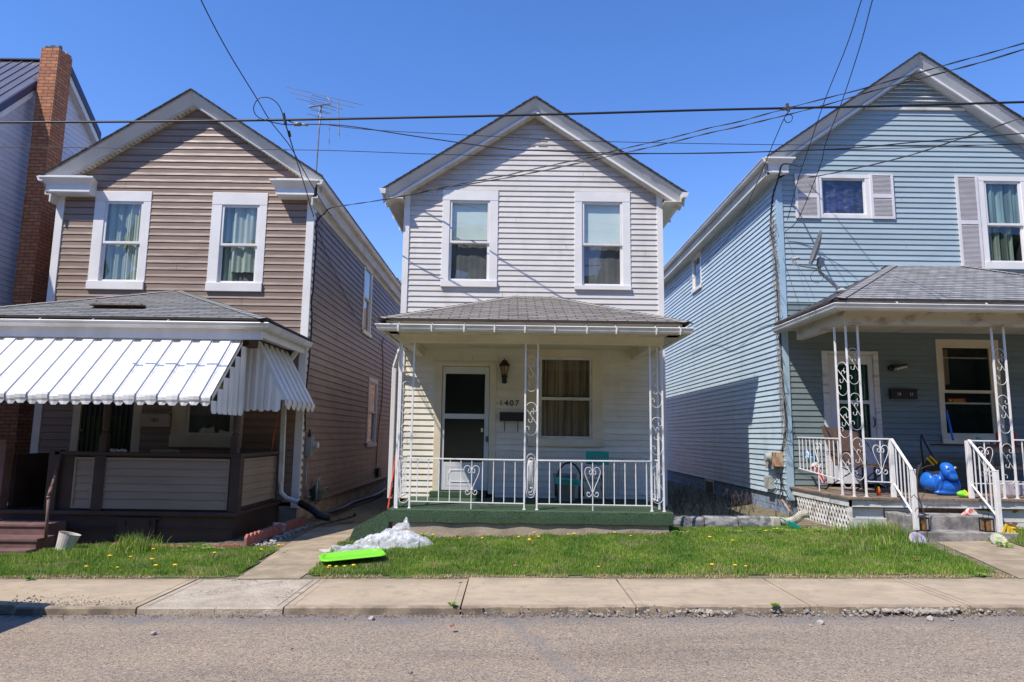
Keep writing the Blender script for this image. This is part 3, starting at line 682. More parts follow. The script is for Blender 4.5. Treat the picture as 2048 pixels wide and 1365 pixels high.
# little ornaments standing on the sill
# front door
def door(parent, tf, dr, leaf, glassL, glassU, m_leaf, casing, panel=None, glassm=m_glass, name='door', back=None):
    x0, x1, z0, z1 = dr; l0, l1, k0, k1 = leaf
    cs = MB(tf); cs.box(x0, l0, -.08, .03, z0, z1); cs.box(l1, x1, -.08, .03, z0, z1); cs.box(l0, l1, -.08, .03, k1, z1)
    d = MB(tf).box(0,0,0,0,0,0); d = MB(tf)
    G = sorted([glassL, glassU], key=lambda q: q[2])
    ga, gb, gz0, gz1 = min(G[0][0], G[1][0]), max(G[0][1], G[1][1]), G[0][2], G[1][3]
    d.box(l0+.006, ga, -.045, -.005, k0, k1-.006); d.box(gb, l1-.006, -.045, -.005, k0, k1-.006); d.box(ga, gb, -.045, -.005, k0, gz0); d.box(ga, gb, -.045, -.005, gz1, k1-.006); d.box(ga, gb, -.045, -.008, G[0][3], G[1][2])
    dd = d.build(name, m_leaf, parent, bevel=.004)
    cs.build('door_casing', casing, dd, bevel=.004)
    for q in G: MB(tf).poly([(q[0],-.03,q[2]),(q[1],-.03,q[2]),(q[1],-.03,q[3]),(q[0],-.03,q[3])]).build('pane', glassm, dd)
    MB(tf).box(l0, l1, -.16, -.12, k0, k1).build('inner_door', back or m_dark, dd)
    if panel:
        a, b, c, e = panel; k = .05
        P = [(a+k,c),(b-k,c),(b,c+k),(b,e-k),(b-k,e),(a+k,e),(a,e-k),(a,c+k)]
        mm = MB(tf); mm.tube([(p[0], -.002, p[1]) for p in P], .008, 5, closed=True)
        mm.box(a-.06, b+.06, -.006, -.001, c-.07, c-.06); mm.box(a-.06, b+.06, -.006, -.001, e+.06, e+.07); mm.box(a-.06, a-.052, -.006, -.001, c-.06, e+.06); mm.box(b+.052, b+.06, -.006, -.001, c-.06, e+.06)
        mm.build('panel_moulding', m_leaf, dd)
    return dd
lf = RX(882, 733, 978, 981, Yw)
dC = door(C, tfY(Yw), DR, lf, RX(888, 838, 968, 925, Yw), RX(890.4, 748, 968.5, 828, Yw), m_doorwhite, m_cream, panel=RX(897, 941, 950, 964, Yw), glassm=m_screen)
MB().box(lf[1]-.05, lf[1]-.02, Yw-.06, Yw-.0, 1.52, 1.62).build('handle', m_black, dC)
MB().box(DR[0]-.03, DR[1]-.15, Yw-.20, Yw-.002, .54, .64).build('door_step', m_carpet, C, bevel=.01)

# porch roofs -------------------------------------------------------
def porch_roof(h, x0, x1, yf, ze, r0, r1, zr, mat, yw=Yw, zew=None, xw0=None, xw1=None, e=.125, name='porch_roof'):
    A, B = Vector((x0, yf, ze)), Vector((x1, yf, ze)); D, Cc = Vector((r0, yw-.02, zr)), Vector((r1, yw-.02, zr))
    E_, F_ = Vector((x0, yw-.02, ze)), Vector((x1, yw-.02, ze))
    m = MB(); shingles(m, A, B, Cc, D, e); shingles(m, E_, A, D, D, e); shingles(m, B, F_, Cc, Cc, e)
    hipcap(m, A, D); hipcap(m, B, Cc)
    r = m.build(name, mat, h)
    m = MB(); dz = Vector((0,0,-.02)); m.poly([A+dz, B+dz, Cc+dz, D+dz]); m.poly([E_+dz, A+dz, D+dz]); m.poly([B+dz, F_+dz, Cc+dz])
    m.box(x0-.004, x1+.004, yf-.006, yf+.03, ze-.03, ze-.006); m.box(x0-.006, x0+.03, yf+.03, yw, ze-.03, ze-.006); m.box(x1-.03, x1+.006, yf+.03, yw, ze-.03, ze-.006)
    m.build('roof_edge', m_shedge, r)
    return r
def gutter3(h, x0, x1, yf, z, yw=Yw, sides=(1, 1), mat=m_alu):
    """gutter round a hip porch; x0,x1,yf are its inner edge"""
    st = []
    if sides[0]: st.append(lambda a, b: (x0+a, yw, z+b))
    st.append(lambda a, b: (x0+a, yf+a, z+b)); st.append(lambda a, b: (x1-a, yf+a, z+b))
    if sides[1]: st.append(lambda a, b: (x1-a, yw, z+b))
    return MB().ext(GUT, st).build('gutter', mat, h)
PC = C
porch_roof(PC, -2.01, 2.66, 10.12, 3.365, .09, .70, 4.235, m_shingle)
gC = gutter3(PC, -1.93, 2.60, 10.17, 3.275)
m = MB()
for px in (796, 863, 928, 989, 1050, 1110, 1174, 1233, 1313, 1361):
    x = W(px, 655, Y=10.05).x; m.box(x-.010, x+.010, 10.035, 10.2, 3.275, 3.284); m.box(x-.011, x+.011, 10.035, 10.045, 3.20, 3.284); m.box(x-.009, x+.009, 10.06, 10.072, 3.165, 3.23)
    m.bar((x, 10.12, 3.285), (x, 10.17, 3.35), .016, .004)
m.build('gutter_strap', m_white, gC)
m = MB(); m.box(-1.90, 2.57, 10.185, 10.22, 3.18, 3.345); m.box(-1.90, -1.87, 10.22, Yw, 3.18, 3.345); m.box(2.54, 2.57, 10.22, Yw, 3.18, 3.345); bsplit(m, 'fascia_board', m_cream, PC)
m = MB(); m.box(-1.88, 2.55, 10.22, 10.44, 3.175, 3.185); m.box(-1.88, -1.73, 10.22, Yw, 3.175, 3.185); m.box(2.36, 2.55, 10.22, Yw, 3.175, 3.185); m.build('soffit', m_soffit, PC)
bm_ = MB(); bm_.box(-1.745, 2.345, 10.44, 10.56, 3.055, 3.25); bm_.box(-1.745, -1.62, 10.56, Yw, 3.07, 3.25); bm_.box(2.22, 2.345, 10.56, Yw, 3.07, 3.25); bsplit(bm_, 'porch_beam', m_cream, PC, 1, .004)
MB().box(-1.62, 2.22, 10.56, Yw, 3.235, 3.25).build('porch_ceiling', m_cream, PC)
# porch deck: block foundation, carpeted slab
MB().box(-1.74, 2.37, 10.435, Yw, -.05, .36).build('foundation', m_concrete, PC)
m = MB(); 
nx = 60; V = []; 
for i in range(nx+1):
    x = -1.80+4.235*i/nx; r_ = .012*noise.noise(Vector((x*3, 0, 0))); 
    for y, z in ((Yw, .536), (10.43, .540), (10.405, .525+r_*.4), (10.40+r_, .44), (10.40+r_, .355+r_), (10.50, .35)): V.append((x, y, z))
m.add(V, [(i*6+k, i*6+k+1, (i+1)*6+k+1, (i+1)*6+k) for i in range(nx) for k in range(5)] + [tuple(range(6))[::-1], tuple(nx*6+k for k in range(6))])
m.build('porch_floor', m_carpet, PC, smooth=False)
m = MB(); 
m.add([(-1.80,10.62,.52),(-1.80,12.0,.52),(-2.38,12.0,.13),(-2.38,10.55,.13),(-1.80,10.42,.535),(-2.30,10.42,.27),(-1.8,10.42,.05),(-2.38,10.42,.05)], [(0,1,2,3),(0,3,5,4),(4,5,7,6),(3,7,5)]); m.build('side_ramp', m_carpet, PC)
# iron posts and railing
zf = .54
iron_post(PC, (-1.70,10.5), (-1.51,10.5), zf, 3.055, [(.62,1.12),(1.28,1.80),(1.95,2.45)])
iron_post(PC, (.215,10.5), (.405,10.5), zf, 3.055, [(1.45+.2,2.15),(2.32,2.86)])
iron_post(PC, (2.135,10.5), (2.32,10.5), zf, 3.055, [(.66,1.22),(1.38,1.95),(2.1,2.62)])
m = MB(); m.box(-1.75,-1.725,10.55,10.75,zf,3.06); m.build('side_post_plate', m_iron, PC); m = MB(); m.box(2.30,2.33,10.80,10.83,zf,3.06); m.build('iron_post', m_iron, PC)
# bundle of bent rods low in the middle post
s = MB()
for k, (w_, l_, h_, c_) in enumerate(((.085,.72,1.37,.0),(.062,.76,1.31,.004),(.046,.80,1.26,-.006),(.028,.86,1.2,.008))):
    P = []
    for i in range(36):
        a = 2*math.pi*i/36; ca, sa = math.cos(a), math.sin(a); zc = (l_+h_)/2; hh = (h_-l_)/2
        P.append((.31+c_+w_*(abs(ca)**.7)*(1 if ca > 0 else -1)*.88, 10.5+.012*math.sin(3*a+k), zc+hh*(abs(sa)**.55)*(1 if sa > 0 else -1)))
    s.tube(P, .0055, 5, closed=True)
for k in range(4): s.tube([(.27+.02*k,10.49,1.28),(.285+.012*k,10.48,1.18-.02*k),(.275+.02*k,10.49,1.0),(.28+.015*k,10.5,.85)], .005, 5)
s.build('rod_bundle', m_iron, PC, smooth=True)
railing(PC, (-1.51,10.5), (.215,10.5), 1.283, 1.277, .645, .632, 11, 5, first=.65, step=.164, foot=zf)
railing(PC, (.405,10.5), (2.135,10.5), 1.277, 1.285, .632, .625, 10, 4, first=1.16, step=.163, foot=zf)
railing(PC, (2.31,10.83), (2.31,12.5), 1.285, 1.285, .66, .66, 9, None, first=.5)
railing(PC, (-1.73,10.75), (-1.73,11.6), 1.285, 1.285, .66, .66, 5, None, first=.5)
tx = W(1018, 807, Y=Yw-.02); text_mesh('1407', .15, (tx.x, Yw-.03, tx.z), m_black, 'house_number', C, .006, sx=1.05, space=1.25)
# window on the side, doorbell, thin cable and downspout at the left corner
m = MB(); m.box(.115-.66, .115-.62, Yw-.04, Yw-.02, 1.70, 1.77); m.build('doorbell', m_cream, C)
m = MB(); q0 = W(792, 690, Y=12.3); m.box(-2.19,-2.11,12.45,12.53,.5,2.85); m.bar((-2.03,12.3,3.16),(-2.15,12.49,2.86),.07); m.build('downspout', m_white, C, bevel=.01)

# ------------------------------------------------------------------ brown house (1405)
B = house('siding_house', 'brown sided house with white metal awning, left of the grey house', (-6.26, Yw, 0))
bx0, bx1, bxa = -8.71, -3.81, -6.21; bsl = .655; bpk = 8.11; bzw = 7.86
blim = lambda z: (max(bx0, bxa-(bzw-z)/bsl), min(bx1, bxa+(bzw-z)/bsl))
b1 = RX(184.5, 384, 297.5, 580, Yw); b1o = RX(205, 404, 282, 564, Yw)
b2 = RX(420, 387, 531, 584, Yw); b2o = RX(440, 411, 515.5, 567, Yw)
b3 = RX(345, 770, 488, 894.5, Yw); b3o = RX(373.6, 785, 466, 871, Yw)
bd = RX(141, 770, 279, 1020, Yw)
siding(tfY(Yw), bx0+.02, bx1-.02, .40, 7.86, .133, .024, m_brown, B, 'front_wall', [b1, b2, b3, (bd[0], bd[1], .4, bd[3])], blim, profile='dutch')
sw1 = [W(725, 600, X=bx1), W(742, 600, X=bx1)]; sw2 = [W(733.5, 830, X=bx1), W(751.5, 830, X=bx1)]
o1 = (sw1[0].y, sw1[1].y, W(731, 672, X=bx1).z, W(735, 528, X=bx1).z); o2 = (sw2[0].y, sw2[1].y, W(736, 894, X=bx1).z, W(742, 756, X=bx1).z)
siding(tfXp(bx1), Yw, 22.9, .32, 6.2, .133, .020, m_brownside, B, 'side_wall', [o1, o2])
for o, rl in ((o1, .52), (o2, .5)):
    q = (o[0]+.10, o[1]-.10, o[2]+.1, o[3]-.12)
    window(B, tfXp(bx1), o, q, q[2]+(q[3]-q[2])*rl, cur=[(m_shade2, 0, 1, .0, 1, .003, 3)])
backwall(B, bx0, bx1, Yw, 22.9, -.1, 6.3, bxa, bzw, m_brown, right=False)
MB().box(bx0+.05, bx1-.03, Yw+.01, 22.88, -.3, .33).build('foundation', m_concrete, B)
m = MB(); 
m.box(bx0-.012, bx0+.13, Yw-.04, Yw, .30, 6.14); m.box(bx0-.012, bx0, Yw, Yw+.1, .30, 6.14)
m.box(bx1-.13, bx1+.012, Yw-.04, Yw, .30, 6.14); m.box(bx1, bx1+.014, Yw, Yw+.10, .30, 6.14)
bsplit(m, 'corner_board', m_trim, B, 2, .003)
gable_roof(B, -8.92, -3.60, bxa, bpk, 12.30, 22.95, bsl)
Y0 = 12.32
rf = MB(); rake(rf, [(Y0,0),(Y0,-.03),(Y0+.015,-.035),(Y0+.115,-.20),(Y0+.115,-.225),(Y0+.2,-.225),(Y0+.2,0)], -8.88, bxa, -3.63, bpk, bsl); rf.build('rake_crown', m_fascia, B)
rf = MB(); rake(rf, [(Y0+.14,-.227),(Y0+.14,-.245),(Yw,-.245),(Yw,-.227)], -8.85, bxa, -3.66, bpk, bsl); rf.build('soffit', m_soffit, B)
m = MB()
for i in range(36):
    for sgn in (-1, 1):
        xx = bxa+sgn*(.1+i*.068); zz = bpk-.247-abs(xx-bxa)*bsl; m.box(xx-.004, xx+.004, Y0+.15, Y0+.24, zz-.008, zz-.001)
m.build('soffit_slots', m_shedge, B)
CR = [(-.0,0),(-.0,-.03),(.02,-.045),(.09,-.13),(.10,-.15),(.10,-.27),(.12,-.27),(.12,-.29),(.4,-.29),(.4,0)]
for a, b in ((-8.90, -7.88), (-4.58, -3.66)):
    yb = 12.24; st = [(a+.0, 1), (b, 0)]
    m = MB(); left = a < -8
    inner = 1 if left else -1
    def fn(x, e): return lambda p, q: (x + (e*min(p, .12)), yb+p, 6.345+q)
    m.ext(CR, [fn(a, 1 if not left else (1)), fn(b, -1)]); m.box(a+.13, b-.13, yb+.02, Yw, 6.335, 6.36)
    m.build('cornice_return', m_trim, B)
for sg, X_ in ((-1, bx0), (1, bx1)):
    m = MB(); xo = X_+sg*.10; m.box(*sorted((X_, xo)), 12.36, 22.9, 6.02, 6.045); m.box(*sorted((xo, xo+sg*.02)), 12.36, 22.9, 6.02, 6.34); m.box(*sorted((X_, X_+sg*.03)), 12.36, 22.9, 5.88, 6.02); m.build('eave_soffit', m_soffit, B)
    MB().ext(GUT, [lambda a_, b_, y=y, k=xo: (k+sg*.02-sg*a_, y, 6.345+b_) for y in (12.26, 22.95)]).build('gutter', m_alu, B)
m_green = curtain_mat('green_curtain', (.30,.36,.29), (.05,.07,.055), 6); m_pale = curtain_mat('pale_curtain', (.52,.57,.49), (.2,.24,.19), 6); m_lace = pm('lace_curtain', (.22,.22,.21), (.05,.05,.05), 50, .9)
r1, r2 = W(240, 486, Y=Yw).z, W(478, 490.5, Y=Yw).z
window(B, tfY(Yw), b1, b1o, r1, cur=[(m_pale, .55, 1, .0, 1, .022, 2), (m_green, 0, .7, .0, 1, .022, 3), (m_lace, 0, 1, 0, .3, .008, 5)])
window(B, tfY(Yw), b2, b2o, r2, cur=[(m_pale, .3, 1, .15, 1, .022, 2), (m_green, 0, .5, .0, 1, .022, 2), (m_lace, 0, 1, 0, .46, .008, 5)])
window(B, tfY(Yw), b3, b3o, None, casing=m_cream, cur=[(m_shade2, 0, 1, 0, 1, .01, 4)])
# front door with security grille
ld = RX(156, 775, 262, 1020, Yw)
m = MB(); m.box(bd[0], ld[0], Yw-.03, Yw+.06, .42, bd[3]); m.box(ld[1], bd[1], Yw-.03, Yw+.06, .42, bd[3]); m.box(ld[0], ld[1], Yw-.03, Yw+.06, ld[3], bd[3])
dB = MB().box(ld[0]+.01, ld[1]-.01, Yw+.02, Yw+.06, .42, ld[3]).build('door', m_black, B)
m.build('door_casing', m_cream, dB, bevel=.004)
m_grn = curtain_mat('door_glass_light', (.09,.12,.03), (.02,.025,.012), 22)
gd = RX(167, 832, 251, 912, Yw); MB().poly([(gd[0],Yw+.015,gd[2]),(gd[1],Yw+.015,gd[2]),(gd[1],Yw+.015,gd[3]),(gd[0],Yw+.015,gd[3])]).build('pane', m_grn, dB)
m = MB()
for i in range(9): x = gd[0]+(gd[1]-gd[0])*i/8; m.box(x-.008, x+.008, Yw-.015, Yw+.0, .6, gd[3]+.2)
c_ = (gd[0]+gd[1])/2
for sgn in (-1, 1):
    for k in range(3): m.tube([(c_+sgn*(.03+.035*math.sin(a)), Yw-.018, 1.45+k*.16+.06*math.cos(a)) for a in [i*.6 for i in range(9)]], .006, 5)
m.build('security_grille', m_black, dB)
hk = W(153, 861, Y=Yw); MB().lathe((ld[0]+.05, Yw-.02, hk.z), [(0,0),(.02,.004),(.024,.02),(.015,.03)], 12, Matrix.Rotation(math.pi/2,3,'X')).build('handle', m_galv, dB, smooth=True)
# porch of the brown house
porch_roof(B, -8.95, -3.74, 10.28, 3.36, -6.40, -6.20, 4.24, m_shingle2)
gB = gutter3(B, -8.92, -3.82, 10.36, 3.30)
m = MB()
for px in (82, 188, 338): x = W(px, 642, Y=10.3).x; m.bar((x, 10.25, 3.305), (x+.03, 10.38, 3.38), .02, .005)
m.build('gutter_strap', m_white, gB)
m = MB(); m.box(-8.9,-3.84,10.365,10.42,3.05,3.31); m.box(-3.88,-3.84,10.42,Yw,3.09,3.31); m.box(-8.9,-8.86,10.42,Yw,3.09,3.31); bsplit(m, 'fascia_board', m_white, B)
m = MB(); m.box(-8.88,-3.88,10.42,10.56,3.08,3.10); m.box(-4.16,-3.88,10.56,Yw,3.14,3.16); bsplit(m, 'soffit', m_soffit, B)
m = MB(); m.box(-8.7,-4.10,10.55,10.68,2.98,3.2); m.box(-4.24,-4.10,10.68,Yw,2.98,3.2); m.box(-8.7,-8.57,10.68,Yw,2.98,3.2); bsplit(m, 'porch_beam', m_browntrim, B)
MB().box(-8.7,-4.1,10.56,Yw,3.2,3.22).build('porch_ceiling', m_browntrim, B)
m = MB(); m.box(-8.7,-4.10,10.5,Yw,.38,.44); m.build('porch_floor', m_browntrim, B, bevel=.008)
m = MB(); m.box(-7.1,-4.16,10.56,10.6,-.1,.38); m.box(-8.7,-7.1,10.56,10.6,-.1,.38); m.box(-4.2,-4.16,10.6,Yw,-.1,.38)
m.box(-7.0,-4.15,10.545,10.56,.17,.19); m.build('porch_skirt', m_browntrim, B)
hx0, hx1, hz0, hz1 = RX(236, 1038, 312, 1078, 10.55); m = MB(); m.box(hx0,hx1,10.52,10.545,hz0-.05,hz1); m.box(hx0-.06,hx1+.06,10.51,10.545,hz1,hz1+.02)
for x in (hx0+.08, hx1-.12): m.box(x,x+.04,10.50,10.52,hz1-.1,hz1-.01)
m.build('crawl_hatch', m_browntrim, B, bevel=.003)
def panel(a, b, z0, z1, axis='y'):
    pass
for a, b in ((W(147,960,Y=10.58).x, W(187,960,Y=10.58).x), (W(206,960,Y=10.58).x, W(458,960,Y=10.58).x)):
    siding(tfY(10.59), a+.03, b-.03, .50, 1.20, .115, .018, m_panel, B, 'porch_panel')
    m = MB(); m.box(a,a+.03,10.565,10.6,.47,1.23); m.box(b-.03,b,10.565,10.6,.47,1.23); m.box(a+.03,b-.03,10.565,10.6,1.20,1.23); m.box(a+.03,b-.03,10.565,10.6,.47,.50); m.build('panel_frame', m_panel, B)
siding(tfXp(-4.17), 10.70, 12.3, .50, 1.20, .115, .018, m_panel, B, 'porch_panel')
m = MB(); m.box(-4.18,-4.15,10.67,10.70,.47,1.23); m.box(-4.18,-4.15,12.3,12.33,.47,1.23); m.box(-4.18,-4.15,10.7,12.3,1.2,1.23); m.build('panel_frame', m_panel, B)
MB().box(-6.9,-4.2,10.60,10.64,.44,1.26).box(-4.215,-4.185,10.66,12.5,.44,1.26).build('porch_parapet', m_browntrim, B)
m = MB(); m.box(-6.94,-4.09,10.54,10.68,1.26,1.315); m.box(-4.24,-4.09,10.68,12.55,1.26,1.315); m.build('porch_rail', m_browntrim, B, bevel=.006)
def turned(x, y, z0, z1, nm='porch_post'):
    m = MB(); m.box(x-.055,x+.055,y-.055,y+.055,z0,z0+.25); m.box(x-.055,x+.055,y-.055,y+.055,z1-.3,z1)
    m.lathe((x,y,0), [(.05,z0+.25),(.058,z0+.28),(.04,z0+.31),(.05,z0+.36),(.055,z0+.6),(.048,z1-.42),(.038,z1-.38),(.056,z1-.34),(.05,z1-.3)], 16); m.build(nm, m_browntrim, B, smooth=False)
turned(-6.235, 10.61, 1.315, 2.98); turned(-4.23, 10.62, 1.315, 2.98)
bsplit(MB().box(-4.25,-4.10,10.54,10.69,.44,1.26).box(-6.33,-6.16,10.555,10.66,.44,1.26).box(-7.02,-6.86,10.54,10.68,.44,1.33), 'newel', m_browntrim, B, 1, .004)
m = MB(); m.box(-7.85,-7.66,10.5,10.66,.40,1.42); m.lathe((-7.755,10.58,1.42), [(.12,0),(.17,.03),(.17,.06),(.12,.075)], 4, Matrix.Rotation(math.pi/4,3,'Z')); m.box(-8.7,-7.85,10.56,10.62,.44,1.3); m.build('newel', m_step, B)
MB().box(-7.66,-7.60,10.68,12.2,.44,1.26).build('porch_parapet', m_browntrim, B)
# steps
m = MB(); m.box(-9.3,-6.66,10.1,10.56,-.1,.29); m.box(-9.3,-6.52,9.72,10.1,-.1,.14); m.box(-9.3,-6.5,9.5,9.72,-.1,.02)
m.box(-9.3,-6.64,10.08,10.10,.25,.295); m.box(-9.3,-6.50,9.70,9.72,.10,.145); m.build('entry_steps', m_step, B, bevel=.008)
m = MB(); m.tube([(-6.45,9.8,.1),(-6.47,9.8,.72)], .021, 10); m.tube([(-6.47,9.8,.72),(-6.47,9.82,.78),(-6.50,9.88,.82)], .026, 10); m.tube([(-6.50,9.88,.82),(-6.80,10.5,1.27)], .019, 10); m.tube([(-6.47,9.8,.68),(-6.47,9.8,.72)], .027, 10)
m.build('handrail', m_step, B, smooth=True)
# awnings ------------------------------------------------------------
def awning(u0, u1, per, top, bot, tf, drop=.16, seed=1):
    """top,bot = (d,z); caps over pans, both bent down at the front into chamfered scallops"""
    r = random.Random(seed); T = Vector((0, top[0], top[1])); Bt = Vector((0, bot[0], bot[1])); sd = (Bt-T).normalized(); nn = Vector((0, -sd.z, sd.y))
    if nn.z < 0: nn = -nn
    n = int(round((u1-u0)/per)); m = MB(tf); h = .028
    def P(u, base, k): return Vector((u, 0, 0)) + base + nn*k
    for i in range(n):
        a = u0+i*per; bw = per*.52; c = a+bw; d = a+per
        m.add([P(a,T,h),P(c,T,h),P(c,Bt,h),P(a,Bt,h)], [(0,1,2,3)])                    # cap
        m.add([P(c,T,h),P(c,T,0),P(c,Bt,0),P(c,Bt,h)], [(0,1,2,3)]); m.add([P(a,T,h),P(a,T,0),P(a,Bt,0),P(a,Bt,h)], [(0,1,2,3)])
        m.add([P(c,T,0),P(d,T,0),P(d,Bt,0),P(c,Bt,0)], [(0,1,2,3)])                    # pan
        m.add([P(c+.02,T,.012),P(c+.03,T,.012),P(c+.03,Bt,.012),P(c+.02,Bt,.012)], [(0,1,2,3)])
        for (p, q, k, dr) in ((a, c, h, drop), (c, d, 0, drop*.9)):
            o = P(0, Bt, k); dr += r.uniform(-.008, .008); ch = .045; rows = []
            W_ = q-p
            for s_, (zz, inx) in enumerate(((0,0),(-.03,0),(-dr*.5,.002),(-(dr-ch),0),(-dr,ch*.85))):
                bl = .010*math.sin(s_*1.3)+r.uniform(-.003,.003)
                rows.append([Vector((p+inx, o.y+bl+.006, o.z+zz)), Vector((p+W_*.5, o.y+bl+.014, o.z+zz)), Vector((q-inx, o.y+bl+.006, o.z+zz))])
            V = [x for rw in rows for x in rw]; m.add(V, [(3*j+k2, 3*j+k2+1, 3*j+3+k2+1, 3*j+3+k2) for j in range(4) for k2 in (0,1)])
            if k: # returns at the sides of the caps
                for xx in (p, q): m.add([Vector((xx,o.y,o.z)), Vector((xx,o.y-.03,o.z-.02)), Vector((xx,o.y-.03,o.z-dr+.05)), Vector((xx,o.y+.006,o.z-dr+.05))], [(0,1,2,3)])
    return m
m = awning(-8.67, -4.17, .30, (-10.44+Yw, 3.045), (-9.5+Yw, 2.135), lambda p: (p[0], Yw-p[1], p[2]))
aw = m.build('awning', m_awn, B)
MB().box(-8.67,-4.17,10.42,10.46,3.04,3.09).build('awning_header', m_alu, aw)
m = MB()
for i in range(6):
    ya, yb_ = 9.52+i*.185, 9.52+(i+1)*.185+.03; zt = lambda y: min(3.04, 2.10+(y-9.5)*.96); o_ = .005*(i % 2); ym = (ya+yb_)/2
    m.add([(-4.172+o_,ya,zt(ya)-.05),(-4.158+o_,ym,zt(ya)-.05),(-4.172+o_,yb_,zt(ya)-.05),(-4.165+o_,yb_,1.94),(-4.165+o_,yb_-.04,1.89),(-4.155+o_,ym,1.89),(-4.165+o_,ya+.04,1.89),(-4.165+o_,ya,1.94)], [(0,1,5,6,7),(1,2,3,4,5)])
m.add([(-4.15,9.5,2.14),(-4.15,10.44,3.05),(-4.15,10.44,2.98),(-4.15,9.5,2.06)], [(0,1,2,3)])
m.build('awning_end', m_awn, aw)
m = awning(10.95, 12.56, .27, (.0, 3.10), (.52, 2.16), tfXp(-4.13), seed=4)
aw2 = m.build('awning', m_awn, B)
m = MB()
for i, (pa, pb, zt_) in enumerate(((488,505,3.05),(503,519,2.72),(517,533,2.5),(531,547,2.3),(545,563,2.25))):
    xa_, xb_ = W(pa, 780, Y=10.94).x, W(pb, 780, Y=10.94).x; y = 10.945-.006*i
    za_s, zb_s = [min(3.08, 3.10-max(0, xx+4.13)/.50*.94) for xx in (xa_, xb_)]
    xm, zm, zl = (xa_+xb_)/2, (za_s+zb_s)/2, 1.97+.012*(i % 2); y -= .008*(i % 2)
    m.add([(xa_,y,za_s),(xm,y-.02,zm),(xb_,y+.012,zb_s),(xb_,y+.012,zl+.04),(xb_-.04,y+.005,zl),(xm,y-.02,zl),(xa_+.04,y-.01,zl),(xa_,y,zl+.04)], [(0,1,5,6,7),(1,2,3,4,5)])
m.add([(-4.15,10.935,3.10),(-4.08,10.935,3.10),(-3.60,10.935,2.16),(-3.68,10.935,2.16)], [(0,1,2,3)])
m.build('awning_end', m_awn, aw2)
# downspouts
m = MB(); q = [W(590, 700, Y=12.35)]
pA, pB_, pC, pD = W(586, 712, Y=12.3), W(570, 735, Y=12.3), W(563, 985, Y=12.3), W(604, 1003, Y=12.1)
m.bar(W(606, 686, Y=12.45), W(580, 722, Y=12.45), .07); m.bar(W(568, 820, Y=12.3), W(562, 965, Y=12.3), .075); m.tube([W(562, 965, Y=12.3), W(562, 985, Y=12.29), W(572, 996, Y=12.26), W(600, 1006, Y=12.2)], .042, 10)
m.bar(W(577, 722, Y=12.4), W(568, 822, Y=12.3), .07)
m.build('downspout', m_alu, B, smooth=False)
MB().tube([W(600, 1006, Y=12.2), W(622, 1018, Y=12.1), W(640, 1032, Y=12.0), W(660, 1036, Y=12.0)], .062, 12).build('drain_hose', m_blackpipe, B, smooth=True)

# ------------------------------------------------------------------ blue house (1411)
A = house('siding_house', 'light blue house with white shutters, right of the grey house', (7.8, Yw, .2))
ux0, ux1, uxa = 5.04, 10.56, 7.80; usl = .71; upk = 9.06; uzw = 8.80
ulim = lambda z: (max(ux0, uxa-(uzw-z)/usl), min(ux1, uxa+(uzw-z)/usl))
u1 = RX(1635, 351, 1740, 438, Yw); u1o = RX(1643, 358, 1730, 430, Yw)
u2 = RX(1960, 355, 2064, 540, Yw); u2o = RX(1972, 364, 2046, 526, Yw)
u3 = RX(1876, 680, 2002, 888, Yw); u3o = RX(1885, 692, 1988, 872, Yw)
ud = RX(1648, 703, 1762, 968, Yw)
siding(tfY(Yw), ux0+.02, ux1-.02, 4.2, 8.8, .104, .0195, m_blue, A, 'front_wall', [u1, u2], ulim)
siding(tfY(Yw), ux0+.02, ux1-.02, .62, 4.2, .104, .0165, m_blueshade, A, 'porch_wall', [u3, (ud[0], ud[1], .62, ud[3])])
us = (W(1404, 540, X=ux0).y, W(1386, 540, X=ux0).y, W(1396, 582, X=ux0).z, W(1396, 507, X=ux0).z)
siding(tfXm(ux0), Yw, 23.4, .62, 6.95, .104, .021, m_bluelit, A, 'side_wall', [us])
window(A, tfXm(ux0), us, (us[0]+.09, us[1]-.09, us[2]+.09, us[3]-.08), None, cur=[(m_shade2, 0, 1, 0, .6, .003, 3)])
backwall(A, ux0, ux1, Yw, 23.4, -.1, 6.9, uxa, uzw, m_blue, left=False)
MB().box(ux0+.03, ux1-.03, Yw+.03, 23.38, -.3, .63).build('foundation', m_bluefound, A)
bw0, bw1 = W(1428, 985, X=ux0), W(1410, 980, X=ux0)
m = MB(); m.box(ux0-.0, ux0+.03, bw0.y, bw1.y, .18, .60); wb = m.build('basement_window', m_white, A); MB().poly([(ux0-.004,bw0.y+.06,.22),(ux0-.004,bw1.y-.06,.22),(ux0-.004,bw1.y-.06,.56),(ux0-.004,bw0.y+.06,.56)]).build('pane', m_black, wb)
m = MB(); m.box(ux0-.016, ux0+.10, Yw-.035, Yw, .55, 6.62); m.box(ux0-.016, ux0, Yw, Yw+.10, .55, 6.62); bsplit(m, 'corner_board', m_bluetrim, A, 2, .003); MB().box(ux1-.1, ux1+.012, Yw-.035, Yw, .55, 6.6).build('corner_board', m_bluetrim, A, bevel=.003)
gable_roof(A, 4.70, 10.90, uxa, upk, 12.28, 23.45, usl)
Y0 = 12.30
rf = MB(); rake(rf, [(Y0,0),(Y0,-.03),(Y0+.015,-.04),(Y0+.10,-.225),(Y0+.12,-.225),(Y0+.12,0)], 4.74, uxa, 10.86, upk, usl); rf.build('rake_crown', m_fascia, A)
rf = MB(); rake(rf, [(Y0+.07,-.227),(Y0+.07,-.275),(Y0+.14,-.275),(Y0+.14,-.227)], 4.78, uxa, 10.82, upk, usl); rf.build('rake_strip', m_white, A)
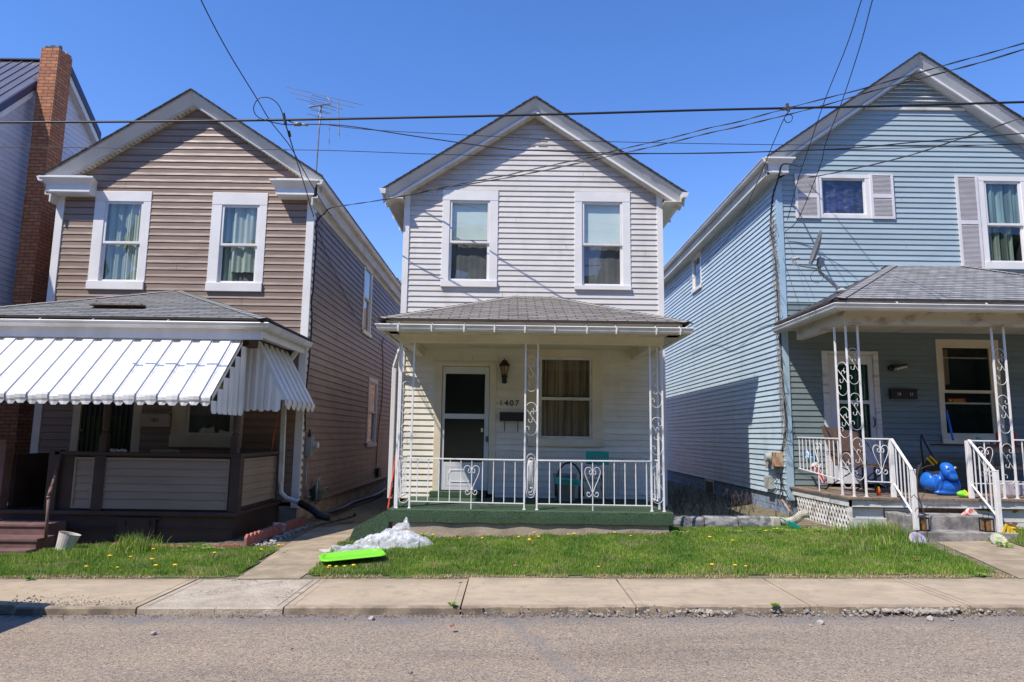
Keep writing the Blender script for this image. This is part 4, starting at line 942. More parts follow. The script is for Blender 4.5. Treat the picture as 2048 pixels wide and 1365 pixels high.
rf = MB(); rake(rf, [(Y0+.12,-.277),(Y0+.12,-.29),(Yw,-.29),(Yw,-.277)], 4.78, uxa, 10.82, upk, usl); rf.build('soffit', m_fascia, A)
m = MB()
a_, b_ = 4.70, 5.28
m.ext(CR, [lambda p, q: (a_+p, 12.22+p, 6.90+q), lambda p, q: (b_-p, 12.22+p, 6.90+q)]); m.box(a_+.1, b_-.1, 12.25, Yw, 6.885, 6.91); m.build('cornice_return', m_trim, A)
m = MB(); m.ext(CR, [lambda p, q: (10.3+p, 12.22+p, 6.90+q), lambda p, q: (10.9-p, 12.22+p, 6.90+q)]); m.build('cornice_return', m_trim, A)
m = MB(); m.box(4.80, ux0, 12.4, 23.4, 6.60, 6.625); m.box(4.78, 4.80, 12.4, 23.4, 6.60, 6.88); m.build('eave_soffit', m_soffit, A)
MB().ext(GUT, [lambda a_, b_, y=y: (4.78+a_, y, 6.89+b_) for y in (12.25, 23.45)]).build('gutter', m_alu, A)
# louvred gable vent
m = MB(); 
for k in range(7):
    z = 8.12+k*.085; hw = (8.775-z)/usl-.06
    if hw > .05: m.obox((uxa, Yw-.03, z+.03), (hw*2, .05, .012), (.75,0,0))
m.box(uxa-.98, uxa+.98, Yw-.05, Yw, 8.04, 8.09); m.build('gable_vent', m_woodw, A)
# shutters
def shutter(x0, x1, z0, z1, parts=2):
    m = MB(); f = .045; y0, y1 = Yw-.052, Yw-.016; m.box(x0,x0+f,y0,y1,z0,z1); m.box(x1-f,x1,y0,y1,z0,z1)
    zs = [z0+(z1-z0)*k/parts for k in range(parts+1)]
    for k, z in enumerate(zs): 
        a = z if k == 0 else z-f*.7; m.box(x0+f,x1-f,y0,y1,max(z0, a) , min(z1, z+f*.9) if k < parts else z1)
    m.box(x0+f, x1-f, y1-.004, y1, z0, z1)
    for a, b in zip(zs[:-1], zs[1:]):
        n = int((b-a-.09)/.024)
        for i in range(n): m.obox(((x0+x1)/2, Yw-.038, a+.055+i*(b-a-.09)/n), (x1-x0-2*f, .026, .006), (.75,0,0))
    m.build('shutter', pm_shut, A)
pm_shut = pm('shutter_plastic', (.70,.67,.67), (.64,.61,.61), 3, .55)
s1 = RX(1589, 350, 1636, 438, Yw); shutter(*s1); s1 = RX(1739.5, 350, 1785.5, 439.5, Yw); shutter(*s1)
s1 = RX(1914.5, 353, 1958.5, 543, Yw); shutter(*s1); s1 = RX(2066, 356, 2110, 546, Yw); shutter(*s1)
# dark cosmic-print cloth behind the small window
m_cosmic, t, b = mnode('night_sky_cloth'); v = pos(t, (1.2, 1, 2.6)); b.inputs['Roughness'].default_value = .8
nz = N(t, 'ShaderNodeTexNoise'); nz.inputs['Scale'].default_value = 3.2; nz.inputs['Detail'].default_value = 5; nz.inputs['Distortion'].default_value = 1.6; t.links.new(v, nz.inputs['Vector'])
rp = N(t, 'ShaderNodeValToRGB'); e = rp.color_ramp.elements; e[0].position = .38; e[0].color = (.004,.006,.02,1); e[1].position = .8; e[1].color = (.35,.4,.6,1)
for p_, c_ in ((.47,(.01,.015,.06,1)), (.54,(.05,.04,.14,1)), (.60,(.02,.05,.16,1)), (.67,(.12,.11,.22,1))): q = e.new(p_); q.color = c_
t.links.new(nz.outputs['Fac'], rp.inputs[0]); t.links.new(rp.outputs[0], b.inputs['Base Color'])
window(A, tfY(Yw), u1, u1o, None, sash=.03, cur=[(m_cosmic, 0, 1, 0, 1, .012, 3)], casing=m_white, sill=False)
m_aqua = curtain_mat('aqua_drape', (.26,.38,.36), (.06,.09,.085), 7)
window(A, tfY(Yw), u2, u2o, W(2008, 450, Y=Yw).z, cur=[(m_aqua, 0, 1, .45, 1, .02, 4), (m_green, .1, .75, 0, .5, .03, 3)])
w3 = window(A, tfY(Yw), u3, u3o, W(1935, 784, Y=Yw).z, casing=m_cream, frame=m_cream, cur=None)
rx = RX(1896, 797, 1932, 806, Yw+.1); MB().box(rx[0], rx[1], Yw+.10, Yw+.105, rx[2], rx[3]).build('sign', m_red, w3)
m = MB(); 
for k in range(2): m.box(rx[0]+.09, rx[1]-.02-.04*k, Yw+.096, Yw+.099, rx[2]+.015+.03*k, rx[2]+.028+.03*k)
m.lathe((rx[0]+.045, Yw+.099, (rx[2]+rx[3])/2), [(.024,0),(.024,.003)], 8, Matrix.Rotation(math.pi/2,3,'X')); m.build('sign_marks', m_yellow, w3)
m = MB(); z_ = W(1935, 806.5, Y=Yw).z; m.box(u3o[0]+.045, u3o[1]-.045, Yw+.055, Yw+.075, z_-.02, z_+.012); z_ = W(1935, 716, Y=Yw).z; m.box(u3o[0]+.045, u3o[1]-.045, Yw+.04, Yw+.05, z_-.006, z_+.006); m.build('sash_rail', m_cream, w3)
pl = MB(); wv = tfY(Yw); wavy(pl, u3o[0]+.05, u3o[0]+.30, u3o[2]+.9, u3o[3]-.05, -.2, .01, 3)
pl = MB(tfY(Yw)); wavy(pl, u3o[0]+.05, u3o[0]+.28, u3o[2]+.95, u3o[3]-.05, -.2, .012, 3); pl.build('curtain', m_curt, w3, smooth=True)
# door
lf = RX(1660, 710, 1752, 968, Yw)
dA = door(A, tfY(Yw), ud, lf, RX(1680, 808, 1742, 880, Yw), RX(1678, 729, 1738, 801, Yw), m_doorwhite, m_woodw, back=None)
m = MB(tfY(Yw)); wavy(m, lf[0]+.1, lf[1]-.08, 1.5, lf[3]-.1, -.11, .006, 5); m.build('curtain', curtain_mat('dark_green_blind', (.01,.13,.075), (.004,.05,.03), 8), dA)
hk = W(1756, 845, Y=Yw); MB().tube([(lf[1]-.06,Yw-.02,hk.z+.09),(lf[1]-.055,Yw-.06,hk.z+.05),(lf[1]-.055,Yw-.06,hk.z-.05),(lf[1]-.06,Yw-.02,hk.z-.09)], .012, 6).build('handle', m_black, dA, smooth=True)
# porch
porch_roof(A, 4.90, 10.72, 10.16, 3.775, 7.13, 8.50, 4.93, m_shingle3, e=.13)
gA = gutter3(A, 4.97, 10.65, 10.23, 3.70)
m = MB(); 
for px in (1790, 1968): x = W(px, 606, Y=10.2).x; m.bar((x, 10.13, 3.71), (x, 10.25, 3.79), .02, .006)
m.build('gutter_strap', m_white, gA)
bmm = MB(); bmm.box(5.14,10.5,10.42,10.56,3.42,3.66); bmm.box(5.14,5.27,10.56,12.2,3.42,3.66)
m_stain = pm('stained_cream_beam', (.58,.51,.40), (.25,.16,.08), 2.2, .6, .001, 30, streak=(1.4,1,2.4), lo=.28, hi=.48); bmm.build('porch_beam', m_stain, A, bevel=.004)
MB().box(4.98,5.14,10.24,Yw,3.63,3.65).box(5.14,10.6,10.24,10.42,3.63,3.65).build('soffit', m_soffit, A)
MB().box(5.14,10.5,10.56,Yw,3.64,3.66).build('porch_ceiling', m_soffit, A)
MB().box(4.98,5.0,10.26,Yw,3.60,3.76).box(4.98,10.6,10.24,10.26,3.60,3.76).build('fascia_board', m_white, A)
m = MB(); n = 60
for i in range(n):
    x0 = 5.04+i*(5.46/n); m.box(x0+.002, x0+5.46/n-.002, 10.36+random.uniform(-.006,.006), Yw-.01, .772, .80)
m.build('porch_floor', m_wood, A)
m = MB(); m.box(5.07,10.5,10.40,10.44,.66,.768); m.box(5.07,5.11,10.44,12.5,.66,.768); m.build('porch_fascia', m_woodw, A)
m = MB(); x = 5.2
for k in range(26): m.prism([(5.12+k*.2,10.398,.70),(5.26+k*.2,10.398,.768),(5.12+k*.2,10.398,.768)], (0,-.006,0))
m.build('porch_lip', m_woodw, A)
m = MB(); m.box(5.07,5.60,10.47,10.5,.48,.64); m.box(5.62,6.0,10.47,10.5,.50,.64); bsplit(m, 'skirt_board', m_woodw, A); m = MB(); m.obox((5.36,10.42,.37),(.55,.025,.26),(.12,0,0)); m.build('skirt_board', m_woodw, A)
m = MB(); m.box(6.93,10.5,10.47,10.5,.46,.64); m.box(6.95,10.5,10.45,10.47,.26,.45); m.box(6.95,10.5,10.46,10.475,.05,.25); m.build('skirt_board', m_peel, A)
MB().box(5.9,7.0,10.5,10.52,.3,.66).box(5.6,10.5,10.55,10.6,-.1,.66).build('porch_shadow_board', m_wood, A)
# lattice on the porch side
m = MB(); y0, y1, z0, z1 = 10.42, 12.35, .10, .76
def clipseg(p, q):
    (ya, za), (yb, zb) = p, q; dy, dz = yb-ya, zb-za; t0, t1 = 0, 1
    for d_, a_, lo, hi in ((dy, ya, y0, y1), (dz, za, z0, z1)):
        if abs(d_) < 1e-9: continue
        ta, tb = (lo-a_)/d_, (hi-a_)/d_; ta, tb = min(ta, tb), max(ta, tb); t0, t1 = max(t0, ta), min(t1, tb)
    return None if t0 >= t1-.01 else ((ya+dy*t0, za+dz*t0), (ya+dy*t1, za+dz*t1))
for sg, xo in ((1, 0), (-1, .008)):
    for k in range(-14, 34):
        yb_ = y0+k*.105; s_ = clipseg((yb_, z0), (yb_+sg*.75, z0+1.1))
        if s_: m.bar((5.085+xo, *s_[0]), (5.085+xo, *s_[1]), .007, .036, (0, sg*1.1, -.75))
m.box(5.07,5.10,y0-.02,y0+.015,.04,.76); m.build('lattice', m_woodw, A)
zf = .80
iron_post(A, (5.09,10.50), (5.09,10.62), zf, 3.42, [(1.15,1.65),(1.80,2.28),(2.42,2.9)]) if False else None
def post3(a, b, mods): return iron_post(A, a, b, zf, 3.42, mods, skipb=True)
post3((5.12,10.72), (5.19,10.5), [(.92,1.45),(1.68,2.15),(2.33,2.85)]) ; iron_post(A, (5.19,10.5), (5.375,10.5), zf, 3.42, [(1.26,1.68) if False else (1.05,1.68),(1.80,2.36),(2.50,3.06)])
iron_post(A, (7.46,10.5), (7.65,10.5), zf, 3.42, [(1.02,1.62),(1.78,2.36),(2.52,3.08)])
railing(A, (5.10,12.25), (5.12,10.74), 1.68, 1.665, 1.14, 1.03, 11, 5, first=.4, step=.14, foot=zf)
railing(A, (5.375,10.5), (5.78,10.5), 1.67, 1.67, 1.03, 1.02, 1, 0, first=.62, step=.40)
m = MB(); m.box(5.757,5.817,10.47,10.53,zf,1.66); m.box(6.93,6.99,10.47,10.53,zf,1.66); bsplit(m, 'railing_newel', m_iron, A, 1, .004)
railing(A, (7.0,10.5), (7.45,10.5), 1.66, 1.66, 1.02, 1.02, 1, 0, first=.7, step=.30); railing(A, (7.66,10.5), (9.6,10.5), 1.68, 1.68, 1.02, 1.02, 12, None, step=.16, first=.8)
for x0 in (5.787, 6.96):
    x1 = x0-.08
    m = MB(); a0, a1 = Vector((x0,10.47,1.67)), Vector((x1-.005,9.85,1.245)); m.bar(a0, a1, .038, .022)
    b0, b1 = Vector((x0,10.47,1.00)), Vector((x1,9.86,.60)); m.bar(b0, b1, .028, .016); ro = m.build('stair_railing', m_iron, A, bevel=.003)
    for i in range(4):
        k = (i+1)/5; p, q = a0.lerp(a1, k), b0.lerp(b1, k); m = MB(); m.bar(q, p, .014); m.build('baluster', m_iron, ro)
    m = MB(); m.box(x1-.033,x1+.027,9.80,9.86,.41 if x0 < 6 else .38,1.24); m.box(x1-.036,x1+.03,9.797,9.863,1.235,1.25); m.build('railing_newel', m_iron, A, bevel=.004)
m = MB(); m.box(5.62,6.98,10.0,10.5,.05,.585); m.box(5.72,7.05,9.70,10.0,.05,.40); m.box(5.60,5.78,9.95,10.45,.1,.60); m.build('concrete_steps', m_conc2, A, bevel=.012)
# little orange chimney behind the ridge line
q = W(1587, 268, Y=19); MB().box(q.x-.02,q.x+.25,18.8,19.2,7.0,q.z-.16).build('chimney', m_brick, A)

# ------------------------------------------------------------------ white neighbour on the far left
E_ = house('metal_roof_house', 'white house with dark metal roof and tall brick chimney at the left edge', (-13, 14, 0))
ex = -10.10; ez = W(146, 150, X=ex+.15).z; 
ryf = W(0, 212, X=ex+.15); rrg = W(88, 156, X=ex+.15); rrr = W(200, 272, X=ex+.15)
ry, rzz = rrg.y+.35, rrg.z+.25
slf = (rrg.z-ryf.z)/(rrg.y-ryf.y)
rr = Vector((ex+.15, rrr.y, rrr.z)); top = W(146, 150, X=ex+.15)
slb = (top.z-rr.z)/(rr.y-top.y)
# ridge where both slopes meet
ry = (top.z+slb*top.y - rrg.z+slf*rrg.y)/(slf+slb); rzz = rrg.z+slf*(ry-rrg.y)
yf0 = 9.6; zf0 = rzz-slf*(ry-yf0)
elim = lambda z: (max(yf0+.4, ry-(rzz-.22-z)/slf), min(rr.y+.2, ry+(rzz-.22-z)/slb))
siding(tfXp(ex), yf0, rr.y+1, .2, rzz-.22, .115, .013, m_whites, E_, 'side_wall', [], elim)
m = MB(); m.box(-18,ex-.02,yf0+.4,yf0+.45,-.2,zf0-.3); m.box(-18,ex-.02,yf0+.45,rr.y+.2,-.3,.25); m.build('wall', m_whites, E_)
def slope(m, xa_, xb_, ya, za_, yb, zb_, th=.03): m.prism([(xa_,ya,za_),(xa_,yb,zb_),(xa_,yb,zb_+th),(xa_,ya,za_+th)], (xb_-xa_,0,0))
m = MB(); slope(m, -18, ex+.16, yf0, zf0, ry, rzz); slope(m, -18, ex+.16, ry, rzz, rr.y, rr.z)
for i in range(34):
    x = ex+.12-i*.235; m.bar((x, yf0, zf0+.04), (x, ry, rzz+.04), .03, .022); m.bar((x, ry, rzz+.04), (x, rr.y, rr.z+.04), .03, .022)
m.box(-18, ex+.16, ry-.08, ry+.08, rzz+.02, rzz+.05); m.build('roof', m_metalroof, E_)
def slopebar(m, x0_, x1_, dz0, dz1):
    for ya, za_, yb, zb_ in ((yf0, zf0, ry, rzz), (ry, rzz, rr.y, rr.z)): m.prism([(x0_,ya,za_+dz0),(x0_,yb,zb_+dz0),(x0_,yb,zb_+dz1),(x0_,ya,za_+dz1)], (x1_-x0_,0,0))
m = MB(); slopebar(m, ex+.161, ex+.18, -.13, .06); m.build('rake_trim', m_navy, E_)
m = MB(); slopebar(m, ex+.14, ex+.158, -.28, -.001); m.build('rake_board', m_white, E_)
m = MB(); slopebar(m, ex, ex+.14, -.24, -.225); m.build('soffit', m_white, E_)
# chimney
c0 = W(82.5, 100, Y=13.25); c1 = W(118, 100, Y=13.25); cyb = W(146, 110, X=c1.x).y; ct = W(100, 96, Y=13.25).z
m = MB(); m.box(ex+.001-.35+.0, c1.x, 13.25, cyb, -.1, ct); m.v = [Vector((max(p.x, c0.x), p.y, p.z)) for p in m.v]
ch = m.build('chimney', m_brick, E_)
m = MB()
n = 8
for i in range(n):
    for j in range(5):
        if random.random() < .75: 
            x, y = c0.x+.03+(c1.x-c0.x-.06)*(i+.5)/n, 13.28+(cyb-13.31)*(j+.5)/5
            m.obox((x, y, ct+.025+random.uniform(-.02,.02)), (.07,.13,.07), (random.uniform(-.3,.3), random.uniform(-.3,.3), random.random()))
m.build('chimney_cap', m_conc2, ch)
q = W(84, 163, X=ex+.2); m = MB(); m.obox((c0.x-.02, q.y, q.z), (.25,.2,.06), (.2,.2,0)); m.build('flashing', m_conc2, ch)

# ================================================================== beyond and across
def hz(x, y): return hill(x, y)+.25
m_hill = pm('leaf_litter_slope', (.30,.155,.10), (.17,.11,.07), .9, .95, lo=.35, hi=.6)
sheet('hillside', fr(-90, 90, 6), fr(34, 190, 6), m_hill, zf=hz)
m_bark = pm('bark', (.16,.13,.11), (.09,.075,.065), 3, .95)
m_bud = pm('spring_buds', (.26,.24,.13), (.17,.14,.09), 2, .9)
def bare_tree(x, y, h, seed):
    r = random.Random(seed); z = hill(x, y)
    root = empty('bare_tree', (x, y, z), ['tall budding tree on the hill between the brown and grey houses', 'smaller budding tree on the hill between the two house walls', 'thin grey budding tree standing furthest left on the hill in the gap', 'leaning budding tree beside the tallest one on the hill'][seed % 4], 'tree', 'budding trees on the hillside')
    m = MB(); lv = MB()
    def br(p, d, L, rad, k):
        q = p+d*L; m.tube([p, p.lerp(q, .5)+Vector((r.uniform(-.1,.1),0,0))*L*.3, q], [rad, rad*.8, rad*.6], 5, cap=False)
        if k == 0:
            for _ in range(5):
                c = q+Vector((r.gauss(0,.35), r.gauss(0,.35), r.gauss(0,.35)))
                a = Vector((r.uniform(-1,1), r.uniform(-1,1), r.uniform(-1,1))).normalized()*.13; b2 = a.orthogonal().normalized()*.12; lv.add([c-a, c+b2, c+a, c-b2], [(0,1,2,3)])
            return
        for _ in range(3 if k > 1 else 4):
            nd = (d+Vector((r.uniform(-.8,.8), r.uniform(-.8,.8), r.uniform(-.1,.5)))*.8).normalized(); br(q if _ else p.lerp(q, .7), nd, L*r.uniform(.6,.85), rad*.55, k-1)
    br(Vector((x, y, z-.3)), Vector((0,0,1)), h*.3, h*.016, 4)
    m.build('trunk', m_bark, root); lv.build('crown', m_bud, root)
for i, (px, Y, h) in enumerate(((798, 88, 6.5), (786, 96, 6.2), (775, 92, 6), (808, 100, 6.2))):
    q = W(px, 560, Y=Y); bare_tree(q.x, Y, h, i)
q = W(794, 598, Y=45); gg = empty('garage', (q.x, 45, hill(q.x, 45)), 'small grey roofed garage on the slope behind, between the brown and grey houses', 'garage')
m = MB(); m.box(q.x-3, q.x+3, 45, 50, hill(q.x, 45)-1, q.z-.3); m.build('wall', m_whites, gg)
m = MB(); m.prism([(q.x-3.3,44.7,q.z-.4),(q.x-3.3,47.5,q.z+.25),(q.x-3.3,50.3,q.z-.4)], (6.6,0,0)); m.build('roof', m_shingle2, gg)
# wooded bank on the other side of the street, behind the camera: unseen, raised tall to fill the reflections and block low sky light
m = MB(); r = random.Random(3)
for i in range(900):
    x = r.uniform(-60, 60); d = r.random(); y = -12-9*d; hgt = 5+11*d; c = Vector((x, y, r.uniform(.3, 1)*hgt)); s_ = r.uniform(1.1, 2.0)
    P = []
    for a in range(6):
        for b_ in range(1, 4):
            th_, ph_ = a*math.pi/3, b_*math.pi/4; k = s_*r.uniform(.7, 1.25); P.append(c+Vector((math.cos(th_)*math.sin(ph_)*k, math.sin(th_)*math.sin(ph_)*k, math.cos(ph_)*k)))
    P += [c+Vector((0,0,s_)), c-Vector((0,0,s_))]
    F = []
    for a in range(6):
        e2 = (a+1) % 6
        for b_ in range(2): F.append((a*3+b_, a*3+b_+1, e2*3+b_+1, e2*3+b_))
        F += [(a*3, e2*3, 18), (a*3+2, 19, e2*3+2)]
    m.add(P, F)
m_wood2 = pm('bank_foliage', (.05,.08,.025), (.025,.04,.015), 3, .9)
tag(m.build('wooded_bank', m_wood2, None, org=(0,0,0)), 'unseen dark leafy bank across the street, raised to block low sky light', 'trees', kind='stuff')

# ================================================================== wires
def wire(name, label, pts, r, cat='cable', n=5, twist=False, mat=None, group=None):
    P = smoothline([W(p[0], p[1], Y=p[2]) for p in pts], 6); m = MB()
    if twist:
        L = 0; A_, B_ = [], []; R_ = r*1.0
        Q = []
        for a, b in zip(P[:-1], P[1:]):
            k = max(1, int((b-a).length/.05)); Q += [a.lerp(b, i/k) for i in range(k)]
        for i, p in enumerate(Q):
            ph = i*.5; o = Vector((0, math.cos(ph), math.sin(ph)))*R_*.8; A_.append(p+o); B_.append(p-o)
        m.tube(A_, r, 4); m.tube(B_, r*.7, 4)
    else: m.tube(P, r, n)
    return tag(m.build(name, mat or m_wire, None, smooth=True), label, cat, group)
Yc = 8.5
wire('overhead_cable', 'thickest black cable crossing the whole street view above the houses', [(-60,246,Yc),(380,243,Yc),(760,237,Yc),(1100,229.5,Yc),(1400,221,Yc),(1575,217,Yc),(1800,212,Yc),(2110,203,Yc)], .0165)
wire('overhead_cable', 'thin wire branching right from the splice and sagging under the thickest cable', [(570,239,Yc),(600,248,Yc),(690,252,Yc),(830,273,Yc),(1000,297,Yc),(1060,301,Yc),(1240,307,Yc),(1420,307,Yc),(1530,304,Yc),(1700,297,Yc),(1830,285,Yc),(2110,262,Yc)], .0075)
wire('overhead_cable', 'very thin upper wire passing across the grey gable vent', [(640,248,Yc),(740,260,Yc),(942,271,Yc),(1160,282,Yc),(1420,288,Yc),(1700,291,Yc),(2110,290,Yc)], .0045)
wire('overhead_cable', 'very thin low wire crossing the brown gable and the grey gable', [(-60,294,Yc),(200,296,Yc),(400,299,Yc),(640,301,Yc),(870,309,Yc),(1060,313,Yc),(1240,309,Yc),(1480,305,Yc),(1620,301,Yc),(1800,297,Yc),(2110,285,Yc)], .005)
def yl(px, x0, y0, x1, y1):     # distance along a drop, linear in the picture
    k = (px-x0)/(x1-x0); return 1/((1-k)/y0+k/y1)
D1 = [(819,391),(875,379),(1003,358),(1060,347),(1161,326),(1249,306),(1330,288),(1420,266),(1480,253),(1574,230),(1656,209),(1732,186),(1826,161),(1952,128),(2048,99),(2120,78)]
wire('service_drop', 'lower twisted cable running from the grey house corner up to the right', [(a, b, yl(a, 819, 12.5, 2048, 8.5)) for a, b in D1], .0075, twist=True)
D2 = [(648,430),(664,416),(740,404),(819,390),(875,377),(1003,353),(1060,340),(1178,315),(1249,297),(1330,279),(1420,256),(1480,243),(1574,217),(1656,196),(1725,178),(1826,149),(1890,131),(2034,91),(2120,66)]
wire('service_drop', 'upper twisted cable running from the brown house over the grey house to the right', [(a, b, yl(a, 648, 12.55, 2048, 8.4)) for a, b in D2], .0075, twist=True)
wire('service_drop', 'twisted cable sloping down over the blue gable to the small shuttered window', [(1614,356,12.5),(1650,350,12.2),(1740,331,11.4),(1830,308,10.8),(1950,268,10.1),(2048,235,9.6),(2120,212,9.3)], .007, twist=True)
wire('service_drop', 'black wire dropping steeply from the top left of the sky to the brown house eave', [(380,-60,7.5),(402,0,7.9),(454,100,8.7),(515,200,9.8),(541,243,10.2),(580,293,10.9),(612,350,11.6),(650,415,12.4),(664,432,12.55)], .008)
wire('service_drop', 'black wire dropping from the splice past the brown cornice', [(568,226,8.5),(570,244,8.6),(578,271,8.9),(591,314,9.7),(611,377,11.3),(620,410,12.1),(629,438,12.65)], .009)
wire('service_drop', 'leftmost of the two steep wires above the blue house', [(1745,-60,7.6),(1723,0,8.2),(1694,90,9.3),(1650,200,10.5),(1618,295,11.4),(1596,360,12.0),(1575,440,12.4)], .007)
wire('service_drop', 'rightmost of the two steep wires, ending at the blue corner insulator', [(1765,-60,7.6),(1745,0,8.2),(1721,90,9.2),(1685,200,10.4),(1652,285,11.2),(1640,333,11.7),(1597,437,12.35),(1570,463,12.5)], .007)
wire('service_drop', 'thin wire falling from the right splice across the blue side wall', [(1580,222,8.5),(1569,236,8.6),(1543,295,9.2),(1511,373,10.3),(1465,465,12.5),(1404,537,14.5),(1380,561,16),(1335,581,18)], .006)
P = []
for i in range(19):
    a = math.radians(-62+i*15.8); P.append(W(538+31*math.cos(a)-2, 222-31*math.sin(a)*.95, Y=8.48))
lp = smoothline([W(568,238,Y=8.5)]+[W(560,215,Y=8.48), W(548,201,Y=8.47), W(532,195,Y=8.46), W(517,198,Y=8.45), W(508,212,Y=8.45), W(509,226,Y=8.46), W(520,237,Y=8.47), W(545,245,Y=8.5), W(572,250,Y=8.52), W(592,249,Y=8.52)], 5)
tag(MB().tube(lp, .0065, 5).build('cable_loop', m_wire, None, smooth=True), 'round slack loop of cable hanging by the splice over the brown gable', 'cable')
sp = MB(); sp.tube([W(588,249,Y=8.5), W(602,249,Y=8.5)], .028, 8); sp.tube([W(602,249,Y=8.5), W(616,251,Y=8.5)], .015, 8); tag(sp.build('cable_splice', m_galv, None, smooth=True), 'pale metal splice clamp on the wire right of the cable loop', 'clamp')
sp = MB(); sp.tube([W(567,228,Y=8.5), W(571,248,Y=8.5)], .022, 6); sp.tube([W(577,262,Y=8.75), W(580,274,Y=8.8)], .022, 6); tag(sp.build('cable_clamp', m_wire, None), 'black clamp where the drop hangs off the thick cable', 'clamp')
sp = MB(); sp.tube([W(1574,208,Y=8.5), W(1576,222,Y=8.5)], .02, 6); sp.bar(W(1565,219,Y=8.5), W(1585,216,Y=8.5), .03); tag(sp.build('cable_clamp', m_stem, None), 'rusty clamp on the thick cable left of the blue gable', 'clamp')
wire('cable_loop', 'small drooping jumper loop under the rusty clamp', [(1574,228,8.5),(1584,232,8.5),(1583,242,8.5),(1574,246,8.5),(1568,238,8.5)], .006)

# cables fixed to the walls
def wallcable(label, pts, r, plane, name='wall_cable', mat=None):
    P = smoothline([W(a, b, **plane) for a, b in pts], 4); return tag(MB().tube(P, r, 6).build(name, mat or m_wire, None, smooth=True), label, 'cable')
pb = dict(X=bx1+.03)
wallcable('thick black cable running down the brown side wall to the meter', [(655,421),(640,436),(632,452),(633,480),(629,540),(626,585),(623,602),(624,642),(621,690),(615,757),(611,800),(610.5,862)], .013, pb)
wallcable('thin black wire slanting down the brown side wall to the upper window', [(634,450),(650,500),(668,540),(690,590),(715,640),(745,680)], .005, pb) 
wallcable('thin wire down the far end of the brown side wall', [(768,676),(764,690),(766,720),(764,800),(757,860),(752,935)], .010, pb)
pu = dict(X=ux0-.03)
wallcable('thick black cable curving from the blue cornice down the side wall corner', [(1600,333),(1572,328),(1562,334),(1556,360),(1546,390),(1542,430),(1542,465),(1548,495)], .016, pu)
wallcable('cable bundle running down the blue side wall corner to the meter', [(1542,465),(1549,500),(1554,560),(1557,630),(1562,700),(1567,780),(1571,850),(1566,895),(1562,902)], .015, pu)
# tangled dry vine along the blue corner
m = MB(); r = random.Random(5)
for k in range(5):
    P = []; 
    for i in range(24):
        f = i/23; py = 440+(900-440)*f; px = 1545+26*f+r.uniform(-4,3)-(4*math.sin(k+f*9)); P.append(W(px, py, X=ux0-.03-.008*k))
    m.tube(smoothline(P, 2), .0045, 4)
for i in range(110):
    f = r.random()**1.3; py = 445+430*f; px = 1546+24*f; a = W(px, py, X=ux0-.03); m.tube([a, a+Vector((-r.uniform(.01,.05), r.gauss(0,.09), r.gauss(0,.08))), a+Vector((-.05, r.gauss(0,.13), r.gauss(0,.10)))], .0028, 3)
tag(m.build('dry_vine', pm('dry_vine', (.30,.26,.22), (.18,.15,.12), 12, .95), None), 'tangled dry vine climbing the cables on the blue side wall corner', 'vine')

# ================================================================== meters and pipes
def meter_round(m, c, R_, d, tf): pass
M1 = empty('electric_meter', W(610, 900, X=bx1+.05), 'grey electric meter box with round glass dial on the brown side wall', 'meter')
a, b_ = W(611, 905, X=bx1).y, 0; yc = a; zt, zb = W(612, 874, X=bx1).z, W(610, 912, X=bx1).z
MB().box(bx1+.015, bx1+.13, yc-.11, yc+.10, zb, zt).build('box', m_greymetal, M1, bevel=.008)
zc = (zt+zb)/2+.02
MB().lathe((bx1+.13, yc, zc), [(.078,0),(.082,.03),(.07,.035),(.07,.085),(.055,.10)], 20, Matrix.Rotation(math.pi/2,3,'Y')).build('dial', m_greyplas, M1, smooth=False)
MB().lathe((bx1+.232, yc, zc), [(.05,0),(.05,.003)], 20, Matrix.Rotation(math.pi/2,3,'Y')).build('dial_face', m_white, M1)
MB().lathe((bx1+.06, yc, zt), [(.03,0),(.03,.06),(.018,.08),(.014,.14)], 12).build('service_head', m_black, M1)
MB().tube([(bx1+.05,yc-.05,zb),(bx1+.05,yc-.06,zb-.5),(bx1+.05,yc-.03,zb-.72),(bx1+.05,yc+.12,zb-.78),(bx1+.05,yc+.3,zb-.76)], .014, 6).build('conduit', m_greymetal, M1, smooth=True)
q = W(634, 985, X=bx1+.12); M2 = empty('gas_meter', (q.x, q.y, q.z-.3), 'green gas regulator with grey pipes low on the brown side wall', 'meter')
MB().lathe((q.x, q.y, q.z-.17), [(.05,0),(.10,.03),(.105,.15),(.12,.19),(.12,.22),(.06,.30),(.03,.33)], 16).build('body', m_gasgreen, M2, smooth=False)
m = MB(); m.tube([(q.x+.02,q.y-.12,q.z-.22),(q.x+.02,q.y-.12,q.z+.22),(q.x+.02,q.y-.05,q.z+.27),(q.x+.02,q.y,q.z+.20)], .022, 8); m.tube([(q.x,q.y+.1,q.z+.02),(q.x,q.y+.26,q.z+.04),(q.x-.05,q.y+.32,q.z+.02)], .03, 8); m.tube([(q.x-.05,q.y+.3,q.z+.02),(q.x-.06,q.y+1.0,q.z+.02),(q.x-.06,q.y+1.05,q.z-.06)], .014, 6); m.build('pipe', m_greymetal, M2, smooth=True)
m = MB(); m.tube([(q.x+.02,q.y-.12,q.z-.42),(q.x+.02,q.y-.12,q.z-.22)], .026, 8); m.tube([(q.x+.02,q.y+.0,q.z+.16),(q.x+.02,q.y+.02,q.z+.28)], .022, 8); m.tube([(q.x+.02,q.y+.05,q.z+.12),(q.x+.02,q.y+.06,q.z+.3)], .018, 8); m.build('fitting', m_rust, M2, smooth=True)
